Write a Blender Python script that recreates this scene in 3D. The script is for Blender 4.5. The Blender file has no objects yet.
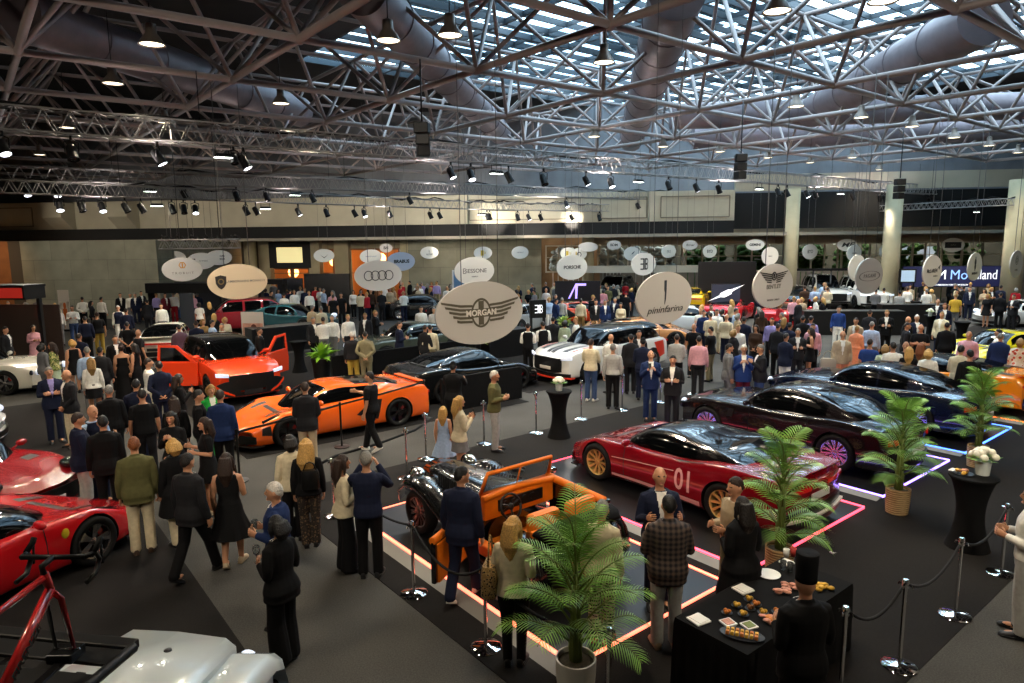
import bpy, bmesh, math, random
import numpy as np
from mathutils import Vector, Matrix
from math import sin, cos, pi, radians, atan2, sqrt, tan
random.seed(7)
SC = bpy.context.scene
COL = SC.collection
# ---------------------------------------------------------------- camera model
FPX, YAW, PITCH, ROLL, CAMH = 679.3, radians(-6.417), radians(8.568), radians(-0.639), 4.5
def cam_axes():
    cy, sy, cp, sp = cos(YAW), sin(YAW), cos(PITCH), sin(PITCH)
    f = Vector((sy*cp, cy*cp, -sp)); r = Vector((cy, -sy, 0)); u = r.cross(f)
    return cos(ROLL)*r + sin(ROLL)*u, -sin(ROLL)*r + cos(ROLL)*u, f
CR, CU, CF = cam_axes()
EYE = Vector((0, 0, CAMH))
def ray(px, py):
    return CR*((px-512)/FPX) + CU*((341.5-py)/FPX) + CF
def at_z(px, py, z=0.0):
    d = ray(px, py); return EYE + d*((z-CAMH)/d.z)
def at_y(px, py, y):
    d = ray(px, py); return EYE + d*(y/d.y)
def at_d(px, py, dist):          # dist measured along the view axis
    return EYE + ray(px, py)*dist
def to_px(p):
    v = Vector(p)-EYE; k = v.dot(CF)
    return 512+FPX*v.dot(CR)/k, 341.5-FPX*v.dot(CU)/k
S2 = sqrt(.5)
A_ = Vector((-S2, S2, 0)); B_ = Vector((S2, S2, 0))      # the two directions of the stands
def ab(a, b, z=0): return A_*a + B_*b + Vector((0, 0, z))
def to_ab(p): return p.dot(A_), p.dot(B_)
# ---------------------------------------------------------------- mesh builder
class MB:
    def __init__(s): s.v = []; s.f = []; s.m = []
    def add(s, vs, fs, mi=0):
        o = len(s.v); s.v.extend([tuple(x) for x in vs])
        s.f.extend([tuple(i+o for i in f) for f in fs]); s.m.extend([mi]*len(fs)); return s
    def box(s, c, d, rz=0, mi=0, top=1.0):
        x, y, z = d[0]/2, d[1]/2, d[2]/2; cz, sz = cos(rz), sin(rz); vs = []
        for k, sc in ((-z, 1.0), (z, top)):
            for a, b in ((-x, -y), (x, -y), (x, y), (-x, y)):
                a *= sc; b *= sc; vs.append((c[0]+a*cz-b*sz, c[1]+a*sz+b*cz, c[2]+k))
        return s.add(vs, [(3, 2, 1, 0), (4, 5, 6, 7), (0, 1, 5, 4), (1, 2, 6, 5), (2, 3, 7, 6), (3, 0, 4, 7)], mi)
    def loft(s, rings, cap=True, mi=0, closed=True):
        n = len(rings[0]); vs = [p for r in rings for p in r]; fs = []
        for i in range(len(rings)-1):
            for j in range(n if closed else n-1):
                k = (j+1) % n
                fs.append((i*n+j, i*n+k, (i+1)*n+k, (i+1)*n+j))
        if cap and closed:
            fs.append(tuple(range(n-1, -1, -1))); o = (len(rings)-1)*n; fs.append(tuple(range(o, o+n)))
        return s.add(vs, fs, mi)
    def tube(s, pts, r, seg=8, mi=0, cap=True, ref=None, flat=1.0):
        pts = [Vector(p) for p in pts]; n = len(pts)
        rr = r if isinstance(r, (list, tuple)) else [r]*n
        rings = []; u = None
        for i, p in enumerate(pts):
            t = (pts[min(i+1, n-1)]-pts[max(i-1, 0)])
            if t.length < 1e-9: t = Vector((0, 0, 1))
            t.normalize()
            if u is None:
                a = Vector(ref) if ref else (Vector((0, 0, 1)) if abs(t.z) < .9 else Vector((0, 1, 0)))
                u = (a-t*a.dot(t)).normalized()
            else:
                u = (u-t*u.dot(t)); u = u.normalized() if u.length > 1e-6 else t.orthogonal().normalized()
            w = t.cross(u)
            q = rr[i]; qa, qb = q if isinstance(q, (list, tuple)) else (q*flat, q)
            rings.append([p+u*(qa*cos(2*pi*k/seg))+w*(qb*sin(2*pi*k/seg)) for k in range(seg)])
        return s.loft(rings, cap, mi)
    def lathe(s, prof, seg=24, o=(0, 0, 0), mi=0, axis='z', cap=True):
        rings = []
        for r, h in prof:
            ring = []
            for k in range(seg):
                a = 2*pi*k/seg; c, d = r*cos(a), r*sin(a)
                if axis == 'z': ring.append((o[0]+c, o[1]+d, o[2]+h))
                elif axis == 'x': ring.append((o[0]+h, o[1]+c, o[2]+d))
                else: ring.append((o[0]+d, o[1]+h, o[2]+c))
            rings.append(ring)
        return s.loft(rings, cap, mi)
    def ell(s, c, r, nu=14, nv=10, mi=0):
        rings = []
        for i in range(nv+1):
            t = pi*(i/nv); t = min(max(t, .02), pi-.02)
            rings.append([(c[0]+r[0]*sin(t)*cos(2*pi*k/nu), c[1]+r[1]*sin(t)*sin(2*pi*k/nu), c[2]-r[2]*cos(t)) for k in range(nu)])
        return s.loft(rings, True, mi)
    def prism(s, poly, y0, y1, mi=0, plane='xz', o=(0, 0, 0)):
        n = len(poly)
        def P(a, b, h):
            if plane == 'xz': q = (a, h, b)
            elif plane == 'xy': q = (a, b, h)
            else: q = (h, a, b)
            return (q[0]+o[0], q[1]+o[1], q[2]+o[2])
        vs = [P(a, b, y0) for a, b in poly]+[P(a, b, y1) for a, b in poly]
        fs = [tuple(range(n)), tuple(range(2*n-1, n-1, -1))]+[(i, i+n, (i+1) % n+n, (i+1) % n) for i in range(n)]
        return s.add(vs, fs, mi)
    def xf(s, M, a=0):
        s.v[a:] = [tuple(M @ Vector(p)) for p in s.v[a:]]; return s
    def mesh(s, name, smooth=True, fixn=True):
        me = bpy.data.meshes.new(name); me.from_pydata(s.v, [], s.f)
        if s.m and max(s.m): me.polygons.foreach_set('material_index', s.m)
        if fixn:
            bm = bmesh.new(); bm.from_mesh(me); bmesh.ops.recalc_face_normals(bm, faces=bm.faces); bm.to_mesh(me); bm.free()
        if smooth: me.shade_smooth() if hasattr(me, 'shade_smooth') else None
        me.update(); return me
    def obj(s, name, mats, parent=None, smooth=True, sharp=None, bevel=0, fixn=True):
        me = s.mesh(name, smooth, fixn)
        return link(name, me, mats, parent, sharp if smooth else None, bevel)
def link(name, me, mats, parent=None, sharp=None, bevel=0):
    mats = mats if isinstance(mats, (list, tuple)) else [mats]
    if not me.materials:
        for m in mats: me.materials.append(m)
    o = bpy.data.objects.new(name, me); COL.objects.link(o)
    if parent is not None: o.parent = parent
    if sharp is not None:
        try: me.set_sharp_from_angle(angle=radians(sharp))
        except Exception: pass
    if bevel:
        b = o.modifiers.new('bevel', 'BEVEL'); b.width = bevel; b.segments = 2; b.limit_method = 'ANGLE'
    return o
def empty(name, loc=(0, 0, 0), rz=0):
    o = bpy.data.objects.new(name, None); COL.objects.link(o); o.location = loc; o.rotation_euler = (0, 0, rz); o.empty_display_size = .1
    return o
def tag(o, label, cat, group=None, kind=None):
    if label: o['label'] = label
    if cat: o['category'] = cat
    if group: o['group'] = group
    if kind: o['kind'] = kind
    return o
def struct(o, label, cat, kind='structure'): return tag(o, label, cat, None, kind)
def kids(o): return list(o.children)
def copy_tree(o, parent=None):
    c = o.copy(); COL.objects.link(c)
    if parent is not None: c.parent = parent
    for ch in KIDS.get(o.name, []): copy_tree(ch, c)
    return c
KIDS = {}
def note_kids(root):
    st = [root]
    while st:
        o = st.pop(); KIDS[o.name] = list(o.children); st.extend(o.children)
# ---------------------------------------------------------------- materials
MATS = {}
def srgb(h):
    if isinstance(h, str):
        h = h.lstrip('#'); c = [int(h[i:i+2], 16)/255 for i in (0, 2, 4)]
    else: c = list(h)
    return [x/12.92 if x <= .04045 else ((x+.055)/1.055)**2.4 for x in c]
def pmat(name, col, rough=.6, metal=0, coat=0, spec=.5, emit=None, es=0, alpha=1, trans=0, ior=1.45, var=0, vscale=30, bump=0, bscale=200, sheen=0):
    if name in MATS: return MATS[name]
    m = bpy.data.materials.new(name); m.use_nodes = True; nt = m.node_tree; b = nt.nodes['Principled BSDF']
    c = srgb(col)
    b.inputs['Base Color'].default_value = (*c, 1); b.inputs['Roughness'].default_value = rough; b.inputs['Metallic'].default_value = metal
    b.inputs['Coat Weight'].default_value = coat; b.inputs['Coat Roughness'].default_value = .03
    b.inputs['Specular IOR Level'].default_value = spec; b.inputs['IOR'].default_value = ior
    b.inputs['Transmission Weight'].default_value = trans; b.inputs['Alpha'].default_value = alpha
    if sheen: b.inputs['Sheen Weight'].default_value = sheen
    if emit: b.inputs['Emission Color'].default_value = (*srgb(emit), 1); b.inputs['Emission Strength'].default_value = es
    if var or bump:
        tc = nt.nodes.new('ShaderNodeTexCoord'); nz = nt.nodes.new('ShaderNodeTexNoise'); nz.inputs['Scale'].default_value = vscale; nz.inputs['Detail'].default_value = 3
        nt.links.new(tc.outputs['Object'], nz.inputs['Vector'])
        if var:
            r = nt.nodes.new('ShaderNodeValToRGB'); r.color_ramp.elements[0].position = .3; r.color_ramp.elements[1].position = .7
            r.color_ramp.elements[0].color = (*[max(0, x*(1-var)) for x in c], 1); r.color_ramp.elements[1].color = (*[min(1, x*(1+var)) for x in c], 1)
            nt.links.new(nz.outputs['Fac'], r.inputs['Fac']); nt.links.new(r.outputs['Color'], b.inputs['Base Color'])
        if bump:
            n2 = nt.nodes.new('ShaderNodeTexNoise'); n2.inputs['Scale'].default_value = bscale; n2.inputs['Detail'].default_value = 2
            nt.links.new(tc.outputs['Object'], n2.inputs['Vector'])
            bp = nt.nodes.new('ShaderNodeBump'); bp.inputs['Strength'].default_value = bump; bp.inputs['Distance'].default_value = .01
            nt.links.new(n2.outputs['Fac'], bp.inputs['Height']); nt.links.new(bp.outputs['Normal'], b.inputs['Normal'])
    MATS[name] = m; return m
def cloth(h): return pmat('cloth_'+h.strip('#'), h, .88, var=.10, vscale=18, spec=.25)
def plain(h, r=.5): return pmat('plain_%s_%d' % (h.strip('#'), int(r*100)), h, r)
def paint(h, flake=0, rough=.22): return pmat('paint_'+h.strip('#'), h, rough, metal=flake, coat=1, spec=.5)
CHROME = pmat('chrome', '#e6e6e6', .08, 1)
STEEL = pmat('steel_dark', '#3a3a3c', .35, 1)
BLACK = pmat('black_satin', '#0c0c0d', .45)
RUBBER = pmat('rubber', '#101010', .8, spec=.3)
BCLOTH = pmat('black_cloth', '#0b0b0c', .92, spec=.2, var=.2, vscale=8)
GLASSD = pmat('dark_glass', '#050607', .06, spec=.45)
WHITE = pmat('white_plain', '#e8e6e0', .55)
def gmat(name, build):           # free-form node material
    if name in MATS: return MATS[name]
    m = bpy.data.materials.new(name); m.use_nodes = True; nt = m.node_tree
    build(nt, nt.nodes['Principled BSDF'], nt.nodes, nt.links); MATS[name] = m; return m
# ---------------------------------------------------------------- lettering
def text_mesh(txt, size=1.0, ext=.004, align='CENTER', shear=0, bold=0, sx=1.0, spacing=1.0):
    cu = bpy.data.curves.new('txt', 'FONT'); cu.body = txt; cu.size = size; cu.extrude = ext; cu.align_x = align; cu.align_y = 'CENTER'
    cu.shear = shear; cu.offset = bold; cu.space_character = spacing; cu.resolution_u = 3
    o = bpy.data.objects.new('txt', cu); COL.objects.link(o)
    me = bpy.data.meshes.new_from_object(o.evaluated_get(bpy.context.evaluated_depsgraph_get()))
    bpy.data.objects.remove(o); bpy.data.curves.remove(cu)
    if sx != 1:
        for v in me.vertices: v.co.x *= sx
    return me
def mesh_into(mb, me, M, mi=0):
    mb.add([tuple(M @ v.co) for v in me.vertices], [tuple(p.vertices) for p in me.polygons], mi); bpy.data.meshes.remove(me)
def fuse(mb, voxel, it=3, fac=.5, name='m'):
    me = mb.mesh(name+'_tmp', False); o = bpy.data.objects.new('tmp', me); COL.objects.link(o)
    r = o.modifiers.new('r', 'REMESH'); r.mode = 'VOXEL'; r.voxel_size = voxel; r.use_smooth_shade = True
    if it:
        s = o.modifiers.new('s', 'SMOOTH'); s.factor = fac; s.iterations = it
    out = bpy.data.meshes.new_from_object(o.evaluated_get(bpy.context.evaluated_depsgraph_get()))
    bpy.data.objects.remove(o); bpy.data.meshes.remove(me)
    out.name = name; out.materials.clear()
    return out
def split_mesh(me, pred, name):      # moves the faces for which pred(centre, normal) holds to a mesh of their own
    vs = [v.co.copy() for v in me.vertices]; keep = []; mv = []
    for p in me.polygons: (mv if pred(p.center, p.normal) else keep).append(tuple(p.vertices))
    def mk(fs, nm):
        ids = {}; vv = []; ff = []
        for f in fs:
            g = []
            for i in f:
                if i not in ids: ids[i] = len(vv); vv.append(vs[i])
                g.append(ids[i])
            ff.append(g)
        m2 = bpy.data.meshes.new(nm); m2.from_pydata(vv, [], ff); m2.shade_smooth(); m2.update(); return m2
    a = mk(keep, me.name); b = mk(mv, name) if mv else None
    bpy.data.meshes.remove(me); return a, b
# ---------------------------------------------------------------- the hall
def carpet_mat(name, col, var, sc, rough=.95):
    def b(nt, bs, N, L):
        tc = N.new('ShaderNodeTexCoord'); n1 = N.new('ShaderNodeTexNoise'); n1.inputs['Scale'].default_value = sc; n1.inputs['Detail'].default_value = 4; n2 = N.new('ShaderNodeTexNoise'); n2.inputs['Scale'].default_value = .7; n2.inputs['Detail'].default_value = 5
        for n in (n1, n2): L.new(tc.outputs['Object'], n.inputs['Vector'])
        a = N.new('ShaderNodeMath'); a.operation = 'MULTIPLY_ADD'; a.inputs[1].default_value = .6; L.new(n1.outputs['Fac'], a.inputs[0])
        m = N.new('ShaderNodeMath'); m.operation = 'MULTIPLY'; m.inputs[1].default_value = .4; L.new(n2.outputs['Fac'], m.inputs[0]); L.new(m.outputs[0], a.inputs[2])
        r = N.new('ShaderNodeValToRGB'); c = srgb(col); e = r.color_ramp.elements; e[0].position = .35; e[1].position = .65
        e[0].color = (*[x*(1-var) for x in c], 1); e[1].color = (*[x*(1+var) for x in c], 1); L.new(a.outputs[0], r.inputs['Fac']); L.new(r.outputs['Color'], bs.inputs['Base Color'])
        bs.inputs['Roughness'].default_value = rough; bs.inputs['Specular IOR Level'].default_value = .15
    return gmat(name, b)
GREYC = carpet_mat('carpet_grey', '#454441', .35, 60); BLACKC = carpet_mat('carpet_black', '#1d1b1a', .25, 60)
DECK = pmat('deck_gloss_black', '#121214', .32, spec=.4)
def panel_mat(name, col, sx, sy):
    def b(nt, bs, N, L):
        tc = N.new('ShaderNodeTexCoord'); sp = N.new('ShaderNodeSeparateXYZ'); L.new(tc.outputs['Object'], sp.inputs[0]); cb = N.new('ShaderNodeCombineXYZ'); L.new(sp.outputs['X'], cb.inputs['X']); L.new(sp.outputs['Z'], cb.inputs['Y'])
        br = N.new('ShaderNodeTexBrick'); br.offset = .5; br.inputs['Scale'].default_value = 1; br.inputs['Mortar Size'].default_value = .012; br.inputs['Brick Width'].default_value = sx; br.inputs['Row Height'].default_value = sy
        c = srgb(col); br.inputs['Color1'].default_value = (*[x*.9 for x in c], 1); br.inputs['Color2'].default_value = (*[x*1.1 for x in c], 1); br.inputs['Mortar'].default_value = (*[x*.6 for x in c], 1)
        L.new(cb.outputs[0], br.inputs['Vector']); nz = N.new('ShaderNodeTexNoise'); nz.inputs['Scale'].default_value = 1.3; nz.inputs['Detail'].default_value = 6; L.new(tc.outputs['Object'], nz.inputs['Vector'])
        mx = N.new('ShaderNodeMixRGB'); mx.blend_type = 'OVERLAY'; mx.inputs['Fac'].default_value = .35; L.new(br.outputs['Color'], mx.inputs['Color1']); L.new(nz.outputs['Fac'], mx.inputs['Color2']); L.new(mx.outputs['Color'], bs.inputs['Base Color'])
        bs.inputs['Roughness'].default_value = .75
    return gmat(name, b)
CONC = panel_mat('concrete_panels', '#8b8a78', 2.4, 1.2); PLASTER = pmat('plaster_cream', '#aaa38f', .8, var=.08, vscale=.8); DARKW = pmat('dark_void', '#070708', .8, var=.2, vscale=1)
COLM = pmat('column_cream', '#b3a888', .7, var=.06, vscale=2); STEELP = pmat('steel_painted', '#9a8d88', .5, .15, var=.08, vscale=1.5); DUCT = pmat('duct_metal', '#7d7377', .5, .45, var=.08, vscale=3)
ROOFD = pmat('roof_dark', '#1d1b1b', .8, var=.2, vscale=.6); WARMW = pmat('warm_room', '#b5743a', .8, var=.1, vscale=1); TRIMW = pmat('window_trim', '#b8ad97', .6)
def sbox(name, label, cat, c, d, m, rz=0, kind='structure'):
    b = MB(); b.box((0, 0, 0), d); o = b.obj(name, m, None, False); o.location = c; o.rotation_euler = (0, 0, rz); return struct(o, label, cat, kind)
sbox('floor', 'grey carpeted hall floor with wide aisles', 'floor', (-5, 20, -.1), (94, 80, .2), GREYC)
def carpet(a0, a1, b0, b1, label, z=.008):
    p = ab((a0+a1)/2, (b0+b1)/2, z/2); return sbox('floor_carpet', label, 'carpet', p, (b1-b0, a1-a0, z), BLACKC, pi/4)
carpet(2.45, 11.8, 3.9, 44, 'black carpet under the neon-edged car pads')
carpet(-6, 23.4, -30, 2.0, 'black carpet under the two red cars')
carpet(14.2, 27, 4.2, 11.9, 'black carpet under the orange cars')
carpet(15.0, 21, 12.6, 19.5, 'black carpet under the white striped car')
# back wall and side walls
YB = 48
def seg(name, label, cat, x0, x1, z0, z1, y, m, th=.3): return sbox(name, label, cat, ((x0+x1)/2, y+th/2, (z0+z1)/2), (x1-x0, th, z1-z0), m)
def wx(px, y): return at_y(px, 250, y).x
sbox('wall_left', 'dark side wall of the hall at the left', 'wall', (-47.2, 20, 7), (.3, 62, 14), PLASTER)
sbox('wall_right', 'plain side wall of the hall at the right', 'wall', (38.2, 20, 7), (.3, 62, 14), PLASTER)
sbox('wall_front', 'wall behind the viewing balcony', 'wall', (-4.5, -10.2, 7), (86, .3, 14), PLASTER)
xa, xb = -34.2, -25.4
seg('wall_concrete', 'panelled concrete wall standing forward at the left', 'wall', xa, xb, 0, 4.7, 38, CONC, .4)
sbox('wall_return', 'short concrete return wall beside the dark booth', 'wall', (xb-.2, 43.2, 2.35), (.4, 9.6, 4.7), CONC)
seg('wall_timber', 'warm brown timber wall panel at the far left', 'wall', -47, xa-.8, 0, 4.7, 38.1, pmat('timber_wall', '#8a5a33', .6, var=.15, vscale=2), .3)
seg('wall_pier', 'dark pier between timber panel and concrete wall', 'wall', xa-.8, xa, 0, 4.7, 38, pmat('pier', '#4a443b', .8), .4)
def px_seg(name, label, cat, p0, p1, z0, z1, y, m, th=.3): return seg(name, label, cat, wx(p0, y), wx(p1, y), z0, z1, y, m, th)
px_seg('wall_back', 'panelled concrete back wall behind the winged sign', 'wall', 408, 541, 0, 5.2, YB-1, CONC, .4)
px_seg('wall_booth', 'dark back wall behind the oval signs', 'wall', 150, 262, 0, 5.2, YB+.6, pmat('booth_back', '#5a564a', .8, var=.1, vscale=1))
px_seg('wall_door_lintel', 'pale wall above the glowing doorways', 'wall', 262, 408, 3.9, 5.2, YB, pmat('lintel', '#8c8069', .8))
for i, (p0, p1, lab) in enumerate(((258, 269, 'pale pier left of the black screen'), (308, 319, 'pale pier right of the black screen'), (334, 348, 'round-edged pale pier between orange doorways'), (400, 410, 'pier at the left end of the concrete wall'))):
    px_seg('wall_pier', lab, 'pier', p0, p1, 0, 5.2, YB-.6, COLM, .7)
px_seg('wall_room', 'warm orange wall of the lit room beyond the doorways', 'wall', 240, 425, 0, 5.2, YB+3.2, WARMW)
px_seg('wall_room', 'warm orange wall of the lit shop beside the bright round sign', 'wall', 535, 600, 0, 5.2, YB+3.2, pmat('shop_brown', '#8a6a48', .8, var=.3, vscale=.8))
px_seg('wall_shop', 'beige wall around the right-hand windows', 'wall', 590, 1024+60, 3.95, 5.4, YB-.2, pmat('shop_wall', '#9c8c76', .8, var=.08, vscale=1))
px_seg('wall_shop', 'pale room wall behind the right-hand windows', 'wall', 560, 1100, 0, 5.2, YB+4, pmat('shop_back', '#6f685c', .8, var=.25, vscale=.6))
for i in range(5):   # doorway frames at the left
    p0 = (271, 292, 319, 349, 376)[i]; p1 = (290, 308, 333, 374, 399)[i]; y = YB
    b = MB(); x0, x1 = wx(p0, y), wx(p1, y); z1 = 2.55 if i < 2 else 3.9
    for x in (x0, x1): b.box((x, y, z1/2), (.10, .2, z1))
    b.box(((x0+x1)/2, y, z1), (x1-x0+.1, .2, .12)); b.box(((x0+x1)/2, y, 2.2), (x1-x0, .08, .07))
    o = b.obj('door_%d' % (i+1), pmat('door_frame_wood', '#7a5230', .5), None, False); struct(o, ('first', 'second', 'third', 'fourth', 'fifth')[i]+' glowing orange doorway frame from the left', 'doorway')
    # pane
    pb = MB(); pb.box(((x0+x1)/2, y, z1/2), (x1-x0-.1, .02, z1-.1)); g = pb.obj('pane', pmat('door_pane', '#fff4e6', .05, trans=1, ior=1.05), o, False)
# shop windows at the right: frames, panes, rails
GREENR = pmat('planting_beyond', '#3a5a26', .8, var=.4, vscale=2)
wn = 0
for p0, p1, lab in ((546, 584, 'beside the wide-lettered round sign'), (598, 628, 'behind the first small signs'), (632, 682, 'behind the mirrored-letter sign'), (686, 735, 'between the small grey signs'), (736, 784, 'left of the first column'), (798, 838, 'right of the first column'), (842, 884, 'behind the wide oval sign'), (900, 938, 'showing a bright picture'), (942, 1003, 'above the lit screen')):
    wn += 1; y = YB-.3; x0, x1 = wx(p0, y), wx(p1, y); b = MB()
    for k in range(4): x = x0+(x1-x0)*k/3; b.box((x, y, 3.1), (.10, .14, 1.8))
    for z in (2.2, 3.2, 4.0): b.box(((x0+x1)/2, y, z), (x1-x0+.1, .16, .10 if z != 3.2 else .05))
    o = b.obj('window_%d' % wn, TRIMW, None, False); struct(o, 'tall shop window '+lab, 'window')
    pb = MB(); pb.box(((x0+x1)/2, y+.05, 3.1), (x1-x0, .02, 1.75)); pb.obj('pane', pmat('window_pane', '#e8f0ea', .05, trans=1, ior=1.05), o, False)
    g = MB(); rnd = random.Random(wn)
    for k in range(60):
        xx = x0+.3+(x1-x0-.6)*rnd.random(); q_ = .10+.16*rnd.random(); g.ell((xx, y+1.2+rnd.random(), 2.3+rnd.random()**1.6*1.5), (q_*1.4, q_, q_), 6, 5)
    for k in range(6): xx = x0+.4+(x1-x0-.8)*k/5; g.tube([(xx, y+1.7, 0), (xx, y+1.7, 2.6)], .03, 5)
    q = g.obj('greenery' if wn not in (1, 2, 3) else 'shelf_goods', GREENR if wn not in (1, 2, 3) else pmat('shelf_goods', '#b8b4ac', .6), None); tag(q, ('green planting seen through the window ' if wn not in (1, 2, 3) else 'pale goods seen through the window ')+lab, 'planting' if wn not in (1, 2, 3) else 'goods', None, 'stuff')
# canopy rail in front of the right windows
px_seg('trim_1', 'pale horizontal canopy beam across the right shops', 'beam', 575, 745, 2.25, 2.7, YB-3, pmat('canopy_white', '#c9c1ae', .6), .5)
px_seg('trim_2', 'thin dark canopy rail right of the first column', 'beam', 795, 885, 2.35, 2.5, YB-4, STEEL, .2)
for i, p in enumerate((797, 815, 833, 851, 869, 884)):
    b = MB(); b.tube([(wx(p, YB-4), YB-3.9, 0), (wx(p, YB-4), YB-3.9, 2.4)], .05, 8); struct(b.obj('canopy_post', STEEL), '%s slim post under the canopy rail' % ('first', 'second', 'third', 'fourth', 'fifth', 'last')[i], 'post')
# upper wall, gallery band, columns
seg('wall_upper', 'cream upper wall above the dark band', 'wall', -47, wx(733, 44.6), 5.5, 7.35, 44.6, PLASTER)
seg('wall_upper', 'grey recess wall above the cream wall, behind the steelwork', 'wall', -47, 38, 7.3, 13.2, 47.5, pmat('recess_grey', '#6e7074', .85, var=.2, vscale=.7))
sbox('wall_cap', 'flat top of the cream upper wall', 'ledge', ((wx(733, 44.6)-47)/2, 46.1, 7.35), (wx(733, 44.6)+47, 2.8, .1), PLASTER)
px_seg('wall_upper', 'shadowed upper wall behind the right-hand columns', 'wall', 733, 1200, 7.3, 8.3, 44.6, PLASTER)
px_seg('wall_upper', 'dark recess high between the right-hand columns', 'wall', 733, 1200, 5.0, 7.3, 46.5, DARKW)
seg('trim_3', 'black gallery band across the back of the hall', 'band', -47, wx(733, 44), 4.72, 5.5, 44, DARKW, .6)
seg('trim_4', 'pale ledge under the black gallery band', 'ledge', -47, 38, 4.55, 4.74, 43.8, pmat('ledge', '#8f897a', .7), .9)
sbox('ceiling_gallery', 'soffit under the black gallery band', 'soffit', (-4.5, 46.6, 4.70), (85, 5, .08), pmat('soffit', '#77705f', .8))
for i, (p0, p1) in enumerate(((48, 67), (112, 132))):
    b = MB(); x0, x1 = wx(p0, 43.5), wx(p1, 43.5)
    b.prism([(44.7, 5.2), (44.7, 7.3), (43.3, 7.3), (43.3, 6.3)], x0, x1, 0, 'yz'); struct(b.obj('wall_bracket', PLASTER, None, False), ('slanted cream wall bracket nearest the left corner', 'second slanted cream wall bracket from the left corner')[i], 'bracket')
for i, p in enumerate((464, 587, 652)):
    px_seg('wall_pilaster', '%s shallow cream pilaster on the upper wall' % ('left', 'middle', 'right')[i], 'pilaster', p-4, p+4, 5.5, 7.35, 44.2, PLASTER, .4)
b = MB()
for p0, p1 in ((2, 36), (470, 580), (600, 646), (660, 728)):
    x0, x1 = wx(p0, 44.55), wx(p1, 44.55)
    for x in (x0, x1): b.box((x, 44.56, 6.4), (.06, .06, 1.3))
    for z in (5.75, 7.05): b.box(((x0+x1)/2, 44.56, z), (x1-x0, .06, .06))
struct(b.obj('trim_5', pmat('panel_line', '#6d675a', .8), None, False), 'thin panel mouldings on the cream upper wall', 'moulding')
for i, (px, r, y) in enumerate(((791, .40, 44), (891, .46, 42), (1014, .50, 40))):
    b = MB(); b.lathe([(r, 0), (r, 7.35)], 28); o = b.obj('column', COLM); o.location = (wx(px, y), y, 0); struct(o, '%s round cream column from the left' % ('first', 'second', 'third')[i], 'column')
b = MB(); b.lathe([(.42, 0), (.42, 4.7)], 24); o = b.obj('column', COLM); o.location = (wx(250, 46.5), 46.5, 0); struct(o, 'short round column left of the black screen', 'column')
b = MB(); b.lathe([(.4, 0), (.4, 4.7)], 24); o = b.obj('column', COLM); o.location = (wx(588, 46.5), 46.5, 0); struct(o, 'round cream column behind the small white signs', 'column')
# ---------------------------------------------------------------- roof
ZR = 13.2; SA0, SA1, SB0, SB1 = 5.6, 33.5, 13.6, 46.0
def roof_piece(a0, a1, b0, b1):
    p = ab((a0+a1)/2, (b0+b1)/2, ZR+.15); return p, (b1-b0, a1-a0, .3)
m = MB()
for q in ((-60, SA0, -60, 75), (SA1, 75, -60, 75), (SA0, SA1, -60, SB0), (SA0, SA1, SB1, 75)):
    p, d = roof_piece(*q); m.box(p, d, pi/4)
struct(m.obj('ceiling', ROOFD, None, False), 'dark roof deck around the skylight', 'ceiling')
m = MB(); bay = 4.65
nb = int(round((SB1-SB0)/bay)); na = int(round((SA1-SA0)/bay))
for i in range(nb*2+1):
    b_ = SB0+i*(SB1-SB0)/(nb*2); m.box(ab((SA0+SA1)/2, b_, ZR+.1), (.14 if i % 2 == 0 else .05, SA1-SA0, .20), pi/4)
for i in range(na*4+1):
    a_ = SA0+i*(SA1-SA0)/(na*4); m.box(ab(a_, (SB0+SB1)/2, ZR+.1), (SB1-SB0, .16 if i % 4 == 0 else .06, .25), pi/4)
o = m.obj('window_10', pmat('skylight_bars', '#3a4248', .5, .3), None, False); struct(o, 'glazed skylight over the middle of the hall', 'skylight')
def skyglass(nt, bs, N, L):
    out = [n for n in N if n.type == 'OUTPUT_MATERIAL'][0]; tr = N.new('ShaderNodeBsdfTransparent'); gl = N.new('ShaderNodeBsdfGlossy'); gl.inputs['Roughness'].default_value = .05; mx = N.new('ShaderNodeMixShader')
    tc = N.new('ShaderNodeTexCoord'); nz = N.new('ShaderNodeTexNoise'); nz.inputs['Scale'].default_value = .35; nz.inputs['Detail'].default_value = 2; L.new(tc.outputs['Object'], nz.inputs['Vector'])
    r = N.new('ShaderNodeValToRGB'); e = r.color_ramp.elements; e[0].position = .35; e[0].color = (.55, .66, .72, 1); e[1].position = .65; e[1].color = (.85, .92, .95, 1); L.new(nz.outputs['Fac'], r.inputs['Fac']); L.new(r.outputs['Color'], tr.inputs['Color'])
    mx.inputs['Fac'].default_value = .08; L.new(tr.outputs[0], mx.inputs[1]); L.new(gl.outputs[0], mx.inputs[2]); L.new(mx.outputs[0], out.inputs['Surface'])
p = MB(); p.box(ab((SA0+SA1)/2, (SB0+SB1)/2, ZR+.26), (SB1-SB0, SA1-SA0, .02), pi/4); p.obj('pane', gmat('skylight_glass', skyglass), o, False)
lv = MB(); rnd = random.Random(5)
for i in range(na):
    for j in range(nb):
        if rnd.random() < .22:
            a0 = SA0+i*(SA1-SA0)/na; b0 = SB0+j*(SB1-SB0)/nb
            for k in range(7): lv.box(ab(a0+.5+k*.6, b0+2.3, ZR+.55), (4.3, .34, .03), pi/4)
lv.obj('sun_louvres', pmat('louvre_metal', '#8f969a', .5, .5), o, False)
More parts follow.
